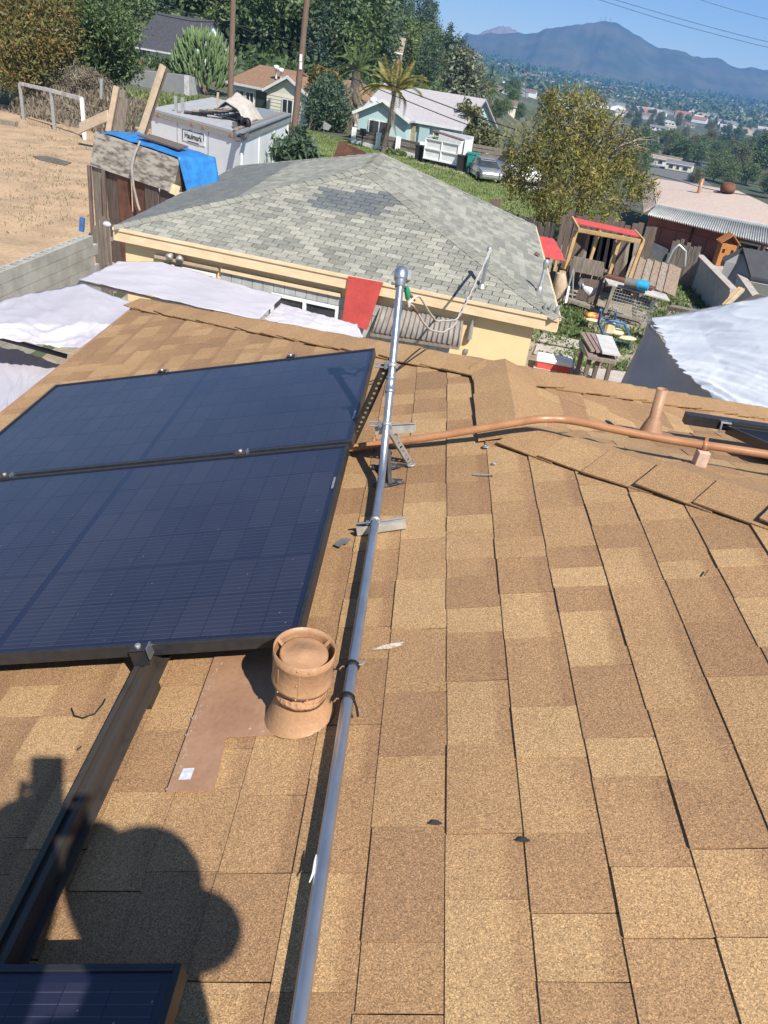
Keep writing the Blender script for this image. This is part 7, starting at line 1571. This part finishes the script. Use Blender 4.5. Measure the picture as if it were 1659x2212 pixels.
# ------------------------------------------------------------------ white tent with grey side at the right
tn = thing('tarp_tent', G(1500, 830), 'tent of white tarp over a pole frame with grey side sheet at the right', 'tent')
rows = [[AT(1406, 694, 12.6), AT(1500, 677, 12.2), AT(1600, 657, 11.8), AT(1760, 628, 11.2)], [AT(1432, 742, 11.2), AT(1520, 735, 10.9), AT(1620, 720, 10.5), AT(1780, 700, 10)], [AT(1468, 800, 9.9), AT(1560, 800, 9.6), AT(1660, 800, 9.2), AT(1800, 800, 8.8)], [AT(1560, 880, 8.8), AT(1600, 900, 8.5), AT(1700, 920, 8.2), AT(1820, 950, 8.0)]]
def tent(u, v):
    a = u * 3; i = min(int(a), 2); a -= i; b = v * 3; j = min(int(b), 2); b -= j
    p = rows[j][i].lerp(rows[j][i + 1], a).lerp(rows[j + 1][i].lerp(rows[j + 1][i + 1], a), b)
    w = .06 - abs(noise.noise(V(u * 1.3 + v, v * 9 - u * 2.5, 4))) * .085 - abs(noise.noise(V(u * 2.2, v * 24 - u * 6, 9))) * .04 - abs(noise.noise(V(u * 9 + v * 14, v * 10, 6))) * .010
    edge = noise.noise(V(v * 30, 1, 2)) * .09 * (1 - min(1, u * 6))
    return p + V(edge, 0, w)
M().sheet(tent, 90, 100).build('roof_tarp', mat('white plastic tarp', (.62, .645, .68), (.54, .57, .61), scale=1.2, rough=.75, spec=.2), tn, solid=.01)
a_, b_, c_, d_ = AT(1404, 696, 12.65), AT(1340, 830, 11.6), AT(1600, 905, 8.9), AT(1440, 742, 11.3)
mm = M(); mm.sheet(lambda u, v: a_.lerp(d_, u).lerp(b_.lerp(c_, u), v) + V(0, .02, -.03 + noise.noise(V(u * 4, v * 4, 7)) * .02), 14, 14); mm.build('side_sheet', m_tarpg, tn, solid=.006)
mm = M(); mm.tube([AT(1403, 693, 12.7), AT(1560, 664, 12.1), AT(1780, 622, 11.2)], .035, 8); mm.build('frame_pole', m_galv2, tn)
p = AT(1404, 694, 12.7); mm = M(); mm.tube([p, V(p.x, p.y, 0)], .035, 8); mm.build('frame_pole', m_galv2, tn)
rows2 = [[AT(1406, 692, 12.68), AT(1520, 671, 12.2), AT(1640, 648, 11.7), AT(1760, 624, 11.2)], [AT(1412, 712, 12.4), AT(1520, 690, 12.0), AT(1640, 668, 11.5), AT(1760, 640, 11.1)]]
patch(rows2, 40, 6, .06, 3.3).build('hem_tarp', m_tarpw, tn, solid=.006)

# ------------------------------------------------------------------ mountains and air
def mountain(name, pts, D, m, depth, seed):
    xs = [p[0] for p in pts]; hs = []
    nx, ny = 160, 22; A_ = M()
    x0, x1 = xs[0], xs[-1]; prof = []
    for i in range(nx + 1):
        x = x0 + (x1 - x0) * i / nx; y = float(np.interp(x, xs, [p[1] for p in pts])); prof.append(AT(x, y, D))
    def f(u, v):
        p = prof[min(nx, int(round(u * nx)))]; s = 1 - abs(v * 2 - 1)        # 0 foot .. 1 crest .. 0
        k = (p.z + 60) * (s ** .85); r_ = noise.fractal(V(u * 14, v * 3 + seed, seed), .9, 2.1, 5) * .11 * (p.z + 60) * math.sin(s * math.pi) + noise.noise(V(u * 60, v * 9, seed)) * 6 * (1 if s > .95 else 1.4)
        return V(p.x + (v - .5) * depth * .15, p.y + (v - .5) * depth, -60 + k + r_)
    A_.sheet(f, nx, ny); return tag(A_.build(name, m, loc=(0, D, 0)), kind='structure')
m_mt = mat('chaparral mountain', (.10, .095, .065), (.04, .06, .04), scale=.006, rough=1, detail=9, contrast=(.38, .62))
sil = [(990, 120), (1003, 72), (1032, 73), (1094, 71), (1146, 74), (1190, 60), (1233, 55), (1285, 47), (1324, 46), (1348, 57), (1372, 74), (1424, 103), (1467, 108), (1501, 122), (1549, 127), (1597, 147), (1626, 146), (1659, 152), (1720, 165), (1800, 190), (1900, 215)]
mountain('mountain', sil, 3800, m_mt, 1500, 2.0)
mountain('far_peak', [(1000, 110), (1040, 70), (1070, 60), (1085, 56), (1100, 58), (1125, 72), (1180, 90)], 4600, mat('pale rock', (.30, .24, .21), (.20, .17, .15), scale=.01, rough=1), 600, 6.0)
for i, x in enumerate((1297, 1306, 1318)):
    p = AT(x, 47, 3800); mm = M(); mm.bar(p - V(0, 0, 6), p + V(0, 0, 15 + 5 * (i % 2)), 4); tag(mm.build('radio_mast', m_galv2, None), ('radio mast on the mountain top, left', 'radio mast on the mountain top, middle', 'radio mast on the mountain top, right')[i], 'mast')
HZ = M(); HZ.box((0, 2600, 190), (13000, 5600, 540)); hz = HZ.build('haze', None, loc=(0, 0, 0)); tag(hz, kind='stuff')
mh = bpy.data.materials.new('air'); mh.use_nodes = True; N = mh.node_tree.nodes; N.remove(N['Principled BSDF']); pv_ = N.new('ShaderNodeVolumePrincipled')
pv_.inputs['Color'].default_value = (.22, .50, 1, 1); pv_.inputs['Density'].default_value = .00021; pv_.inputs['Anisotropy'].default_value = .2
mh.node_tree.links.new(pv_.outputs[0], N['Material Output'].inputs['Volume']); hz.data.materials.append(mh)
